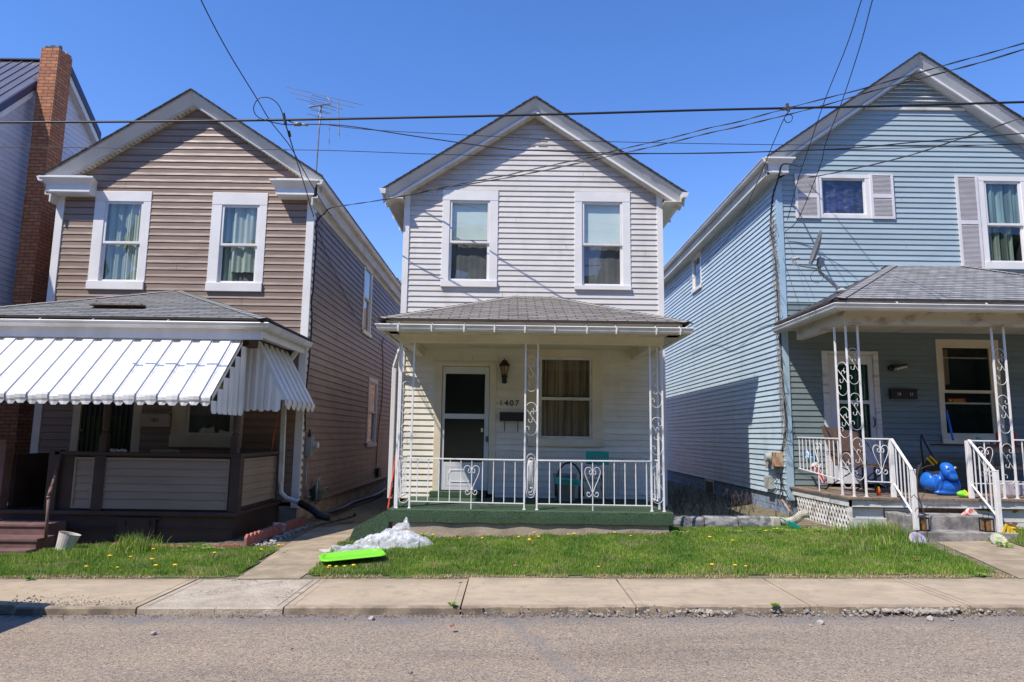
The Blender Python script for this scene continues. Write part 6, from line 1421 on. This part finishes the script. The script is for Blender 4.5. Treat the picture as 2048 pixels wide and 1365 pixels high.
MB().lathe((q.x,11.198,fb+.12), [(.001,0),(.02,0),(.02,.003)], 10, Matrix.Rotation(math.pi/2,3,'X')).build('hole', m_black, K)
# lanterns on the lower step
for i, (px, py, lb) in enumerate(((1847, 1061, 'black framed amber candle lantern on the concrete step, nearer the left stair post'), (1976, 1062, 'black framed amber candle lantern on the concrete step, nearer the right stair post'))):
    q = W(px, py, Y=9.82); z = .40; K = empty('candle_lantern', (q.x, 9.84, z), lb, 'lantern', 'candle lanterns on the steps')
    MB().lathe((q.x,9.84,z+.015), [(.055,0),(.055,.15)], 16).build('glass', pm('amber_glass_jar', (.16,.065,.015), (.30,.15,.05), 40, .25), K)
    m = MB(); m.box(q.x-.07,q.x+.07,9.775,9.905,z,z+.018); m.box(q.x-.065,q.x+.065,9.78,9.9,z+.165,z+.185); 
    for dx in (-.062,.062):
        for dy in (-.055,.055): m.box(q.x+dx-.006,q.x+dx+.006,9.84+dy-.006,9.84+dy+.006,z+.018,z+.165)
    m.tube([(q.x-.04,9.84,z+.185),(q.x-.04,9.84,z+.24),(q.x+.04,9.84,z+.24),(q.x+.04,9.84,z+.185)], .005, 5); m.build('frame', m_black, K)
q = W(1944, 1024, Y=10.15); K = tag(MB().add([(q.x-.11,10.15,.585),(q.x+.11,10.15,.585),(q.x+.03,10.15,.685),(q.x-.04,10.15,.68),(q.x-.11,10.25,.585),(q.x+.11,10.25,.585),(q.x+.03,10.2,.685),(q.x-.04,10.2,.68)], [(0,1,2,3),(7,6,5,4),(0,4,5,1),(1,5,6,2),(2,6,7,3),(3,7,4,0)]).build('painted_rock', pm('red_white_rock', (.72,.66,.62), (.6,.14,.12), 16, .8, lo=.42, hi=.52), None, bevel=.01), 'red and white painted triangular rock on the top concrete step', 'rock')
def wheel_stone(px, py, Y, col1, lb, rad=.112):
    q = W(px, py, Y=Y); Rm = Matrix.Rotation(math.radians(-52),3,'X').inverted()
    K = empty('stepping_stone', q, lb, 'garden stone'); MB().lathe(q, [(.001,-.03),(rad*.95,-.03),(rad,-.01),(rad,.0),(rad*.8,.012),(.001,.012)], 24, Rm).build('disc', m_stone, K)
    m = MB()
    for k in range(14):
        a = k*2*math.pi/14; P = [(.03,-.1),(.12,-.16),(.12,.16),(.03,.1)]
        pts = []
        for rr_, da in ((.035,-.12),(rad*.78,-.17),(rad*.78,.17),(.035,.12)): pts.append(q+Rm@Vector((rr_*math.cos(a+da), rr_*math.sin(a+da), .016)))
        m.poly(pts)
    m.build('petals', col1, K)
wheel_stone(1836, 1079, 9.55, pm('lilac_glaze', (.42,.34,.66), (.34,.27,.55), 20, .5), 'round lilac petalled garden stone leaning at the left stair post foot')
wheel_stone(1999, 1081, 9.5, pm('yellow_glaze', (.72,.70,.30), (.55,.60,.30), 20, .5), 'round yellow petalled garden stone leaning at the right stair post foot')
q = W(1985, 1062, Y=9.75); m = MB()
for k in range(4): m.obox((6.93+.05*k-.05, 9.74, .46-.03*k), (.03,.01,.13), (0,.5-.3*k,0))
tag(m.build('pinwheel', m_yellow, None), 'yellow plastic pinwheel stuck behind the right stair post', 'pinwheel')
# dead stem and branches by the steps
m = MB(); r = random.Random(8)
P = [W(a, b, Y=9.7) for a, b in ((1856,1085),(1850,1040),(1843,1010),(1836,990),(1834,955),(1838,930))]; m.tube(smoothline(P, 2), [.008]*11, 4)
for a, b, c in (((1838,965),(1825,935),(1822,930)), ((1838,940),(1855,932),(1866,930)), ((1840,1005),(1828,990),(1822,996)), ((1846,1020),(1860,1010),(1868,1014)), ((1842,1000),(1850,985),(1848,975)), ((1845,1012),(1832,1018),(1830,1024)), ((1834,950),(1843,925),(1838,918))): m.tube([W(*a, Y=9.7), W(*b, Y=9.68), W(*c, Y=9.66)], .005, 4)
tag(m.build('dead_shrub', m_stem, None), 'thin dead shrub standing by the left stair post of the blue house', 'shrub')
# drain pipe and kerb of the bed
P = smoothline([W(1618,1028,Y=10.9), W(1603,1030,Y=10.95), W(1590,1040,Y=11.0), W(1570,1044,Y=11.05), W(1557,1042,Y=11.05)], 14); rs = [.062+.006*math.sin(i*2.2) for i in range(len(P))]
K = tag(MB().tube(P, rs, 12).build('drain_pipe', m_creampipe, None), 'cream corrugated drain pipe lying beside the lattice of the blue porch', 'pipe')
q = W(1550, 1045, Y=11.0); MB().obox((q.x, 11.0, q.z-.02), (.12,.14,.20), (0,0,.1)).build('coupling', m_creampipe, K, bevel=.01)
m = MB(); a0 = W(1338, 1050, Y=11.15).x; a1 = W(1545, 1050, Y=11.0).x; r = random.Random(12); n = 3
m.v = []
for k in range(3):
    p0, p1 = a0+(a1-a0)*k/3+.01, a0+(a1-a0)*(k+1)/3-.01; V = []; nn_ = 14
    for i in range(nn_+1):
        x = p0+(p1-p0)*i/nn_; dz = .012*noise.noise(Vector((x*6,1,1))); zt = .43+.0*x-.02*(1-k/2); y_ = 11.0+.03*(2-k)*.5
        V += [(x,y_,.05),(x,y_-.01+dz*.6,.30),(x,y_+.01,zt-.02+dz),(x,y_+.04,zt+dz),(x,y_+.16,zt+dz*.5),(x,y_+.17,.05)]
    m.add(V, [(i*6+j, i*6+j+1, i*6+j+7, i*6+j+6) for i in range(nn_) for j in range(5)]+[tuple(range(6))[::-1], tuple(nn_*6+j for j in range(6))])
tag(m.build('garden_kerb', m_kerbpaint, None), 'weathered low concrete kerb between the grey house porch and the blue lattice', 'kerb')
m = MB(); q = W(1590, 1058, Y=10.6); m.obox((q.x-.02, 10.6, g(4.5,10.6)+.08), (.20,.02,.07), (.2,.45,0)); m.tube([(q.x-.1,10.6,.40),(q.x-.22,10.62,.47)], .012, 5); tag(m.build('toy_spade', m_teal, None, bevel=.01), 'green plastic spade lying beside the cream drain pipe', 'spade')
a, b_ = W(1512, 1000, Y=12.4), W(1548, 1022, Y=11.6); m = MB(); m.tube([W(1564,1000,Y=12.3), W(1580,1024,Y=11.6)], .016, 6); tag(m.build('rusty_rod', m_rust, None), 'rusty rod leaning on the blue block foundation above the drain pipe', 'rod')
# twiggy weeds along the foundation
m = MB(); r = random.Random(21)
for k in range(46):
    x_, y_ = r.uniform(3.0, 4.9), r.uniform(11.3, 17); z_ = g(x_, y_)
    for j_ in range(5):
        p = Vector((x_, y_, z_)); P = [p]; d_ = Vector((r.gauss(0,.3), r.gauss(0,.3), 1))
        for i in range(4): P.append(P[-1]+d_*r.uniform(.05,.13)+Vector((r.gauss(0,.03), r.gauss(0,.03), 0)))
        m.tube(P, .004, 3)
tag(m.build('dry_weeds', m_stem, None, org=(0,0,0)), 'dry twiggy weeds in the shade between the grey and blue houses', 'weeds', kind='stuff')
# ------------------------------------------------------------------ green sled lid and plastic sheeting
q = W(705, 1110, Z=.17); T = empty('sled', (q.x, q.y, .12), 'bright lime green plastic sled lid lying on the grass beside the front path', 'sled')
m = MB(); P = []
def rrect(hx, hy, rad, n=6):
    out = []
    for cx_, cy_, a0 in ((hx-rad,hy-rad,0),(-hx+rad,hy-rad,90),(-hx+rad,-hy+rad,180),(hx-rad,-hy+rad,270)):
        for i in range(n+1): a = math.radians(a0+90*i/n); out.append((cx_+rad*math.cos(a), cy_+rad*math.sin(a)))
    return out
Rt = Matrix.Rotation(math.radians(20),3,'Z') @ Matrix.Rotation(math.radians(1),3,'X') @ Matrix.Rotation(math.radians(-3),3,'Y')
rings = [(.385,.225,.10,0.004),(.39,.23,.10,.012),(.375,.215,.09,.026),(.34,.18,.08,.022),(.325,.165,.075,.004),(.29,.13,.06,.002)]; V = []; npt = 28
for hx, hy, rd, z in rings:
    for a, b_ in rrect(hx, hy, rd): V.append(Vector((q.x, q.y, .155)) + Rt @ Vector((a, b_, z)))
F = [(i*npt+k, i*npt+(k+1) % npt, (i+1)*npt+(k+1) % npt, (i+1)*npt+k) for i in range(len(rings)-1) for k in range(npt)]+[tuple((len(rings)-1)*npt+k for k in range(npt))]
m.add(V, F).build('tray', m_lime, T, smooth=False, bevel=.0)
m_plas, t, b = mnode('clear_sheeting'); b.inputs['Base Color'].default_value = (.92,.93,.95,1); b.inputs['Roughness'].default_value = .10; b.inputs['Alpha'].default_value = .34; b.inputs['Specular IOR Level'].default_value = .8
b.inputs['Subsurface Weight'].default_value = 0
def crumple(name, c, rx_, ry_, hz_, seed, res=90):
    V = []; off = Vector((seed*3.1, seed*1.7, 0))
    for j_ in range(res+1):
        for i in range(res+1):
            u, v2 = i/res*2-1, j_/res*2-1; rr_ = math.sqrt(u*u+v2*v2); ang = math.atan2(v2, u)
            ed = 1+.22*noise.noise(Vector((math.cos(ang)*1.5, math.sin(ang)*1.5, seed)))
            k = max(0, 1-(rr_/ed)**2); p = Vector((u*rx_, v2*ry_, 0)) 
            cr = abs(noise.noise(p*5+off))*.55+abs(noise.noise(p*12+off))*.35+abs(noise.noise(p*30+off))*.16
            hh = hz_*(k**.45)*(.62+cr)+.05*abs(noise.noise(p*9+off))*(k > 0)
            dx = .05*noise.noise(p*8+off+Vector((9,0,0))); dy = .05*noise.noise(p*8+off+Vector((0,9,0)))
            V.append((c[0]+p.x+dx, c[1]+p.y+dy, c[2]+hh, k))
    F = []
    for j_ in range(res):
        for i in range(res):
            ids = (j_*(res+1)+i, j_*(res+1)+i+1, (j_+1)*(res+1)+i+1, (j_+1)*(res+1)+i)
            if all(V[z][3] > .02 for z in ids): F.append(ids)
    return [v_[:3] for v_ in V], F
m = MB(); c0_ = W(765, 1082, Z=.2); z_ = g(-2, 10)
m.add(*crumple('p', (c0_.x+.12, 9.85, z_-.02), .56, .36, .22, 1)); m.add(*crumple('p', (c0_.x+.16, 9.98, z_+.02), .42, .22, .20, 6, 60)); m.add(*crumple('p', (c0_.x-.28, 9.45, z_-.02), .52, .26, .09, 2, 80)); m.add(*crumple('p', (c0_.x+.20, 10.1, z_+.18), .14, .10, .14, 3, 40))
tag(m.build('plastic_sheeting', m_plas, None), 'crumpled heap of clear plastic sheeting at the left corner of the green porch', 'plastic sheeting')

# ================================================================== lawn
def inlawn_left(x, y):
    if y < 7.88+.14*noise.noise(Vector((x*1.7,0,0)))+.08*noise.noise(Vector((x*6,0,0))): return 0
    if x > -3.02-.3*(y-7.8)*.32+.03*noise.noise(Vector((y*5,1,0))): return 0
    if y > 10.35 or (x > -4.35 and y > 9.9-(x+4.3)*.1) or (x > -5.6 and y > 10.1): return 0
    if x < -6.4 and y > 9.45: return 0
    return 1
def inlawn_right(x, y):
    if y < 7.90+.15*noise.noise(Vector((x*1.5,7,0)))+.09*noise.noise(Vector((x*6,7,0))): return 0
    lx = -2.24-.09*(y-7.8)+.05*noise.noise(Vector((y*5,3,0)))
    if x < lx: return 0
    if x < 2.5 and y > 10.46: return 0
    if x < -1.75 and y > 10.1: return 0
    if x >= 2.5 and y > 10.97: return 0
    if x > 4.5 and y > 10.42: return 0
    if 5.5+.06*(y-7.8) < x+.05*noise.noise(Vector((y*6,5,0))) and x < 6.85 and y < 9.75: return 0
    if x >= 5.6 and x < 6.95 and y > 9.68: return 0
    return 1
def lawn_sheet(x0, x1, y0, y1, test, s_=.08):
    xs, ys = fr(x0, x1, s_), fr(y0, y1, s_); V = [(x, y, g(x, y)+.002+.016*(.5+.5*noise.noise(Vector((x*2, y*2, 0))))*smooth01((y-7.86)/.2)) for y in ys for x in xs]; n = len(xs)
    F = [(j*n+i, j*n+i+1, (j+1)*n+i+1, (j+1)*n+i) for j in range(len(ys)-1) for i in range(n-1) if test((xs[i]+xs[i+1])/2, (ys[j]+ys[j+1])/2)]
    return tag(MB().add(V, F).build('lawn', m_lawnsoil, None, org=(0,0,0), smooth=True), kind='structure')
lawn_sheet(-9.5, -3, 7.8, 10.4, inlawn_left); lawn_sheet(-2.7, 9, 7.8, 11, inlawn_right)
m_grass, t, b = mnode('grass_blade'); geo = N(t, 'ShaderNodeNewGeometry')
rp = N(t, 'ShaderNodeValToRGB'); e = rp.color_ramp.elements; e[0].position = 0; e[0].color = (.11,.24,.02,1); e[1].position = 1; e[1].color = (.42,.36,.16,1)
for p_, c_ in ((.35,(.18,.37,.035,1)), (.7,(.27,.50,.06,1)), (.87,(.40,.56,.12,1)), (.92,(.58,.50,.24,1))): qe = e.new(p_); qe.color = c_
t.links.new(geo.outputs['Random Per Island'], rp.inputs[0])
patch = ramp(t, noisef(t, pos(t), 1.6, 5, .6), .35, .7, (.50,.64,.5,1), (1.25,1.12,1.0,1))
cc = mix(t, 1.0, rp.outputs[0], patch, 'MULTIPLY'); cc = mix(t, ramp(t, noisef(t, pos(t), 2.3, 6, .7), .51, .64, (0,0,0,1), (.62,.62,.62,1)), cc, (.42,.42,.17)); cc = mix(t, 1.0, cc, (1.10,1.0,1.2), 'MULTIPLY'); t.links.new(cc, b.inputs['Base Color']); b.inputs['Roughness'].default_value = .55; b.inputs['Specular IOR Level'].default_value = .35
tl = N(t, 'ShaderNodeBsdfTranslucent'); t.links.new(cc, tl.inputs[0]); ms = N(t, 'ShaderNodeMixShader'); ms.inputs[0].default_value = .45
t.links.new(b.outputs[0], ms.inputs[1]); t.links.new(tl.outputs[0], ms.inputs[2]); t.links.new(ms.outputs[0], t.nodes['Material Output'].inputs[0])
m_dryg = pm('dry_grass_blade', (.50,.39,.22), (.33,.24,.12), 25, .8)
def blades(name, pts, h, wd, mat, lean=.45, label=None):
    n = len(pts); pts = np.array(pts, dtype=np.float64); h = np.asarray(h); a = rng.uniform(0, 2*np.pi, n); ln = rng.uniform(.1, 1, n)*lean
    la = rng.uniform(0, 2*np.pi, n); sx_, sy_ = np.cos(a)*wd, np.sin(a)*wd; lx, ly = np.cos(la)*ln*h, np.sin(la)*ln*h
    v_ = np.zeros((n, 5, 3)); z = pts[:, 2]
    for i, (kx, kz, kw) in enumerate(((0,0,-1),(0,0,1),(.35,.6,.75),(.35,.6,-.75),(1,.95,0))):
        v_[:, i, 0] = pts[:, 0]+lx*kx+sx_*kw; v_[:, i, 1] = pts[:, 1]+ly*kx+sy_*kw; v_[:, i, 2] = z+h*kz*np.sqrt(np.clip(1-(ln*kx)**2, .1, 1))
    base = np.arange(n)*5
    loops = np.stack([base, base+1, base+2, base+3, base+3, base+2, base+4], 1).ravel(); me = bpy.data.meshes.new(name)
    me.vertices.add(n*5); me.vertices.foreach_set('co', v_.ravel()); me.loops.add(n*7); me.loops.foreach_set('vertex_index', loops.astype(np.int32))
    me.polygons.add(n*2); ls = np.stack([np.arange(n)*7, np.arange(n)*7+4], 1).ravel(); me.polygons.foreach_set('loop_start', ls.astype(np.int32)); me.polygons.foreach_set('loop_total', np.tile([4,3], n).astype(np.int32))
    me.update(calc_edges=True); me.validate(); me.materials.append(mat); ob = bpy.data.objects.new(name, me); COL.objects.link(ob); return tag(ob, label, 'grass' if label else None, kind='stuff')
def scatter(x0, x1, y0, y1, dens, test):
    n = int((x1-x0)*(y1-y0)*dens); X_, Y_ = rng.uniform(x0, x1, n), rng.uniform(y0, y1, n); out, hh = [], []
    for x, y in zip(X_, Y_):
        k = test(x, y)
        if not k: continue
        d = noise.noise(Vector((x*1.3, y*1.6, 4))); d2 = noise.noise(Vector((x*4.5, y*4.5, 9)))
        edge_ = smooth01((y-7.85)/.22)
        if random.random() > .50+.5*edge_+.4*d: continue
        if y < 7.95 and random.random() < .5: continue
        out.append((x, y, g(x, y)+.012)); hh.append(max(.016, (.036+.022*d+.055*max(0, d2)+random.uniform(-.012,.016))*(.45+.55*edge_)))
    return out, hh
a, b_ = scatter(-7.2, -3.0, 7.8, 10.35, 7000, inlawn_left); blades('grass', a, b_, .0034, m_grass, label='short green spring grass of the left front lawn')
a, b_ = scatter(-2.7, 7.6, 7.8, 11, 7000, inlawn_right); blades('grass', a, b_, .0034, m_grass, label='green spring grass of the wide lawn before the grey and blue houses')
# taller tufts
def tuft(cx_, cy_, r_, n, hh): 
    for _ in range(n):
        x, y = random.gauss(cx_, r_), random.gauss(cy_, r_*.7)
        if (-3.7 < x < -2.2 and not inlawn_left(x, y) and not inlawn_right(x, y)) or (x > 5.4 and y > 7.9 and not inlawn_right(x, y) and x < 6.9) or y < 7.85: continue
        tp.append((x, y, g(x, y)+.01)); th.append(hh*random.uniform(.5, 1.1))
tp, th = [], []
for px, py, r_, n, hh in ((175,1092,.22,260,.20),(265,1082,.12,200,.30),(290,1085,.12,160,.26),(340,1088,.10,50,.16),(120,1098,.2,120,.12),(10,1110,.2,80,.1),
    (1725,1085,.25,420,.22),(1650,1075,.2,160,.14),(1800,1090,.3,620,.26),(1860,1100,.3,520,.24),(1905,1110,.2,300,.20),(1770,1115,.4,500,.18),(1600,1062,.2,60,.12),(1350,1078,.2,160,.10),(855,1080,.1,60,.12),
    (2020,1100,.25,300,.16),(1180,1110,.3,200,.12),(980,1120,.3,200,.10),(640,1145,.15,200,.10),(500,1120,.2,200,.11),(400,1140,.15,180,.10),(1460,1140,.3,200,.09)):
    q = W(px, py, Z=.15); tuft(q.x, min(q.y, 10.2), r_, n, hh)
blades('grass_tuft', tp, th, .0042, m_grass, .7, 'longer unmown grass tufts along the steps and porch feet')
tp, th = [], []
for _ in range(9000):
    x = random.uniform(-7, 7); y = 7.80+abs(random.gauss(0,.10)); 
    if -2.95 < x < -2.3 or (5.6 < x < 6.7) : continue
    if x > -3.4 and x < -2.9: continue
    if noise.noise(Vector((x*2, 3, 0))) < -.25: continue
    tp.append((x, y, g(x, y)+.006)); th.append(random.uniform(.01,.035))
for _ in range(5000):
    side = random.random()
    x, y = random.uniform(-1.6, 2.4), 10.46-abs(random.gauss(0,.05)); tp.append((x, y, g(x, y)+.01)); th.append(random.uniform(.02,.09) if random.random() < .2 else random.uniform(.01,.03))
for _ in range(2500):
    q = W(random.gauss(1660, 40), random.gauss(1078, 6), Z=.25); tp.append((q.x, q.y, g(q.x, q.y)+.02)); th.append(random.uniform(.01,.04))
blades('dry_grass', tp, th, .003, m_dryg, 1.2, 'straw coloured dry grass along the sidewalk and foundation edges')
# broad-leaved weeds
m = MB(); r = random.Random(31)
spots = [(400,1090,.10),(415,1086,.1),(360,1092,.08),(430,1090,.08),(845,1072,.14),(850,1068,.12),(1480,1062,.12),(1500,1066,.12),(1530,1064,.12),(1560,1068,.1),(1600,1064,.12),(1450,1066,.1),(1620,1072,.1),(1990,1098,.1),(2010,1105,.1),(905,1219,.03),(1550,1217,.03),(1960,1146,.04),(250,1196,.0),(1350,1068,.1),(60,1140,.04)]
for px, py, s_ in spots:
    if s_ == 0: continue
    q = W(px, py, Z=(.06+.0138*(px-1024)/160) if py > 1180 else (.12 if px < 1300 else .2))
    if q.y > 10.45: q.y = 10.4
    z = (g(q.x, q.y)+.01)
    for _ in range(int(26+s_*200)):
        a = r.uniform(0, 6.28); rr_ = r.uniform(.2, 1)*s_*1.2; c_ = Vector((q.x+math.cos(a)*rr_, q.y+math.sin(a)*rr_*.8, z+r.uniform(.01, s_*.6))); d_ = Vector((math.cos(a), math.sin(a), r.uniform(-.1,.6))).normalized()*r.uniform(.02,.035); s2 = d_.orthogonal().normalized()*.012
        m.add([c_-d_, c_+s2, c_+d_, c_-s2], [(0,1,2,3)])
tag(m.build('weeds', m_grass, None, org=(0,0,0)), 'leafy green weeds scattered at the lawn edges and kerb cracks', 'weeds', kind='stuff')
# dandelions
dd = empty('dandelion', (0,0,-5), 'yellow dandelion flower in the front lawn grass', 'flower', 'dandelions in the lawn')
MB().tube([(0,0,-5),(.004,0,-4.93)], .003, 4).build('stem', m_grass, dd)
m = MB(); m.lathe((.004,0,-4.93), [(.002,-.006),(.018,0),(.021,.006),(.012,.011),(.002,.013)], 9); m.build('flower_head', m_yellow, dd)
fl_ = [(308,1085),(224,1096),(222,1100),(262,1099),(306,1107),(236,1119),(342,1125),(137,1130),(243,1145),(558,1084),(523,1089),(567,1080),(430,1096),(628,1148),(623,1150),(635,1153),(677,1136),(690,1140),(920,1078),(964,1080),(1038,1080),(1069,1073),(1059,1084),(1060,1087),(1077,1081),(1136,1076),(1148,1078),(1229,1077),(1262,1082),(1207,1146),(1525,1161-7),(1548,1154),(1473,1154),(1531,1071),(1554,1069),(1420,1080),(1465,1084),(845,1065),(866,1072),(2030,1081),(2042,1079),(2046,1068),(2025,1080)]
for i, (px, py) in enumerate(fl_):
    q = W(px, py, Z=.2 if px < 1300 else .27); y_ = max(7.97, min(q.y, 10.35))
    loc = Vector((q.x, y_, g(q.x, y_)+.03+5*0)); o = dd if i == 0 else dup(dd)
    o.location = loc; s_ = random.uniform(.85, 1.3); o.scale = (s_,)*3; o.rotation_euler.z = random.uniform(0, 6)
# rubble along the broken kerb
r = random.Random(17)
ico = bmesh.new(); bmesh.ops.create_icosphere(ico, subdivisions=1, radius=1); IV = [v_.co.copy() for v_ in ico.verts]; IF = [tuple(v_.index for v_ in f.verts) for f in ico.faces]; ico.free()
def rock(m, c, s_, flat=.6):
    R3 = Matrix.Rotation(r.uniform(0,6),3,'Z') @ Matrix.Rotation(r.uniform(-.5,.5),3,'X'); m.add([Vector(c)+R3 @ Vector((v_.x*s_*(1+r.uniform(-.3,.3)), v_.y*s_*(.8+r.uniform(-.25,.25)), v_.z*s_*flat*(1+r.uniform(-.3,.3)))) for v_ in IV], IF)
m = MB()
def kerbx(px): return W(px, 1225, Y=6.58).x
for lo, hi, n, smn, smx in ((920,1090,60,.004,.018),(1090,1180,40,.006,.022),(1180,1560,170,.005,.022),(1560,2048,190,.005,.024),(0,255,420,.004,.013),(255,900,120,.003,.010)):
    for _ in range(n):
        px = r.uniform(lo, hi); y = 6.55+r.gauss(0, .035); 
        if lo == 0: y = 6.66+r.gauss(0,.05)
        x = kerbx(px); s_ = r.uniform(smn, smx)*r.uniform(.5, 1); rock(m, (x, y-(.04 if px > 900 else .0), g(x, 3)+.012+s_*.3+(max(0, y-6.53)*.5)), s_)
for _ in range(160): px = r.gauss(1810, 60); x = kerbx(px); y = 6.56+r.gauss(0,.045); s_ = r.uniform(.012,.035); rock(m, (x, y, g(x,3)+.03+s_*.2), s_)
for _ in range(60): px = r.gauss(1410, 40); x = kerbx(px); y = 6.55+r.gauss(0,.035); s_ = r.uniform(.012,.03); rock(m, (x, y, g(x,3)+.03), s_)
tag(m.build('kerb_rubble', m_rubble, None, org=(0,0,0)), 'broken pale concrete rubble and grit along the crumbling kerb', 'rubble', kind='stuff')
m = MB()
for _ in range(1500): x = r.uniform(-5.5, 6); y = 6.50+r.gauss(0,.045)+(.05 if x < -4.6 else 0); rock(m, (x, y, g(x,3)+.008), r.uniform(.003,.010), .4)
tag(m.build('gutter_debris', pm('brown_grit', (.22,.13,.08), (.10,.07,.045), 20, .95), None, org=(0,0,0)), 'brown grit and leaf crumbs lying in the street gutter', 'grit', kind='stuff')
m = MB()
for _ in range(260): x = r.uniform(-5, 5.5); y = r.uniform(4.9, 6.4); rock(m, (x, y, g(x,3)+.004), r.uniform(.003,.007), .5)
for _ in range(220): x = -3.7+r.gauss(0,.07); y = r.uniform(10, 12.2); rock(m, (x+.15, y, g(x,y)+.02), r.uniform(.01,.03))
tag(m.build('gravel', m_stone, None, org=(0,0,0)), 'loose gravel scattered on the street and along the alley edging', 'gravel', kind='stuff')
for px, py, s_, lb in ((1610,1231,.05,'largest loose stone in the gutter below the lawn tufts'),(1641,1254,.042,'pale flat stone on the street right of centre'),(1621,1258,.02,'small chip beside the pale flat stone on the street'),(1861,1250,.042,'rounded pale stone on the street near the right rubble'),(1903,1251,.022,'white chip on the street right of the rounded stone'),(1703,1240,.022,'grey pebble on the street below the rubble heap'),(743,1233,.038,'light stone in the gutter below the long kerb'),(308,1256,.03,'thin pale chip on the street below the rough slab'),(820,1339,.02,'dark pebble low in the middle of the street'),(583,1288,.018,'dark pebble on the street left of centre'),(957,1269,.012,'tiny white pebble near the tar seam')):
    q = W(px, py, Z=.03); m = MB(); rock(m, (q.x, q.y, g(q.x, min(q.y, 6))+s_*.4), s_, .55); tag(m.build('stone', m_stone if 'dark' not in lb else m_conc2, None), lb, 'stone')
m = MB()
for px, py in ((1354+0,0),):
    pass
for px, py in ((658,1136),(905,1230),(1791,1128),(1676,1138),(1702,1140),(1425,1126),(1030,1130),(1035,1131),(1240,1120),(915,1152),(1830,1130),(1835,1134),(878,1085),(860,1060),(920,1065)):
    q = W(px, py, Z=.15); y_ = min(q.y, 10.4); z = g(q.x, y_)+.055; a = r.uniform(0, 6)
    d_ = Vector((math.cos(a), math.sin(a), .2))*.035; e_ = Vector((-math.sin(a), math.cos(a), .1))*.025; c_ = Vector((q.x, y_, z)); m.add([c_-d_, c_+e_, c_+d_, c_-e_], [(0,1,2,3)])
tag(m.build('fallen_leaves', pm('dead_leaf', (.30,.14,.07), (.20,.09,.05), 10, .9), None, org=(0,0,0)), 'few brown dead leaves scattered over the lawn', 'leaves', kind='stuff')

# ------------------------------------------------------------------ car parked just outside the left edge (its shadow falls into view)
m_carp = pm('car_paint', (.05,.06,.08), (.045,.055,.07), 2, .25)
K = empty('parked_car', (-7.4, 5.35, 0), 'dark car parked at the kerb beyond the left edge', 'car')
SH = .16; prof = [(-9.5,.30),(-9.55,.62),(-9.3,.80),(-8.35,.92),(-7.65,1.40),(-6.2,1.44),(-5.45,1.22),(-5.30,.98),(-5.22,.60),(-5.26,.30)]
m = MB(); n = len(prof); V = []
for yk, inz, ink in ((4.55,0,.06),(4.50,0,0),(6.28,0,0),(6.23,0,.06)):
    for x, z in prof: V.append((x+.36+SH-ink*.4, yk+(0.13 if yk < 5 else -.13)*(z > 1), z-ink*.3))
m.add(V, [(i*n+k, i*n+(k+1) % n, (i+1)*n+(k+1) % n, (i+1)*n+k) for i in range(3) for k in range(n)]+[tuple(range(n))[::-1], tuple(3*n+k for k in range(n))]).build('body', m_carp, K, bevel=.05)
m = MB()
for yk, s_ in ((4.60,-1),(6.09,1)): m.add([(-7.74,yk+s_*.03,.95),(-5.24,yk+s_*.03,.98),(-5.39,yk,1.25),(-5.84,yk,1.36),(-7.24,yk,1.34)], [(0,1,2,3,4)])
m.build('windows', m_black, K)
for x in (-8.34,-5.74):
    for y in (4.60, 6.10): 
        wl = MB().lathe((x,y-.1,.33), [(.2,0),(.31,.0),(.33,.03),(.33,.17),(.31,.2),(.2,.2)], 24, Matrix.Rotation(-math.pi/2,3,'X')).build('wheel', m_black, K); MB().lathe((x,y-.105,.33), [(.05,0),(.2,.0),(.2,.21),(.05,.21)], 12, Matrix.Rotation(-math.pi/2,3,'X')).build('rim', m_galv, wl)
for y in (4.75, 5.95): MB().box(-4.91,-4.875,y-.12,y+.12,.75,.88).build('tail_lamp', m_red, K)
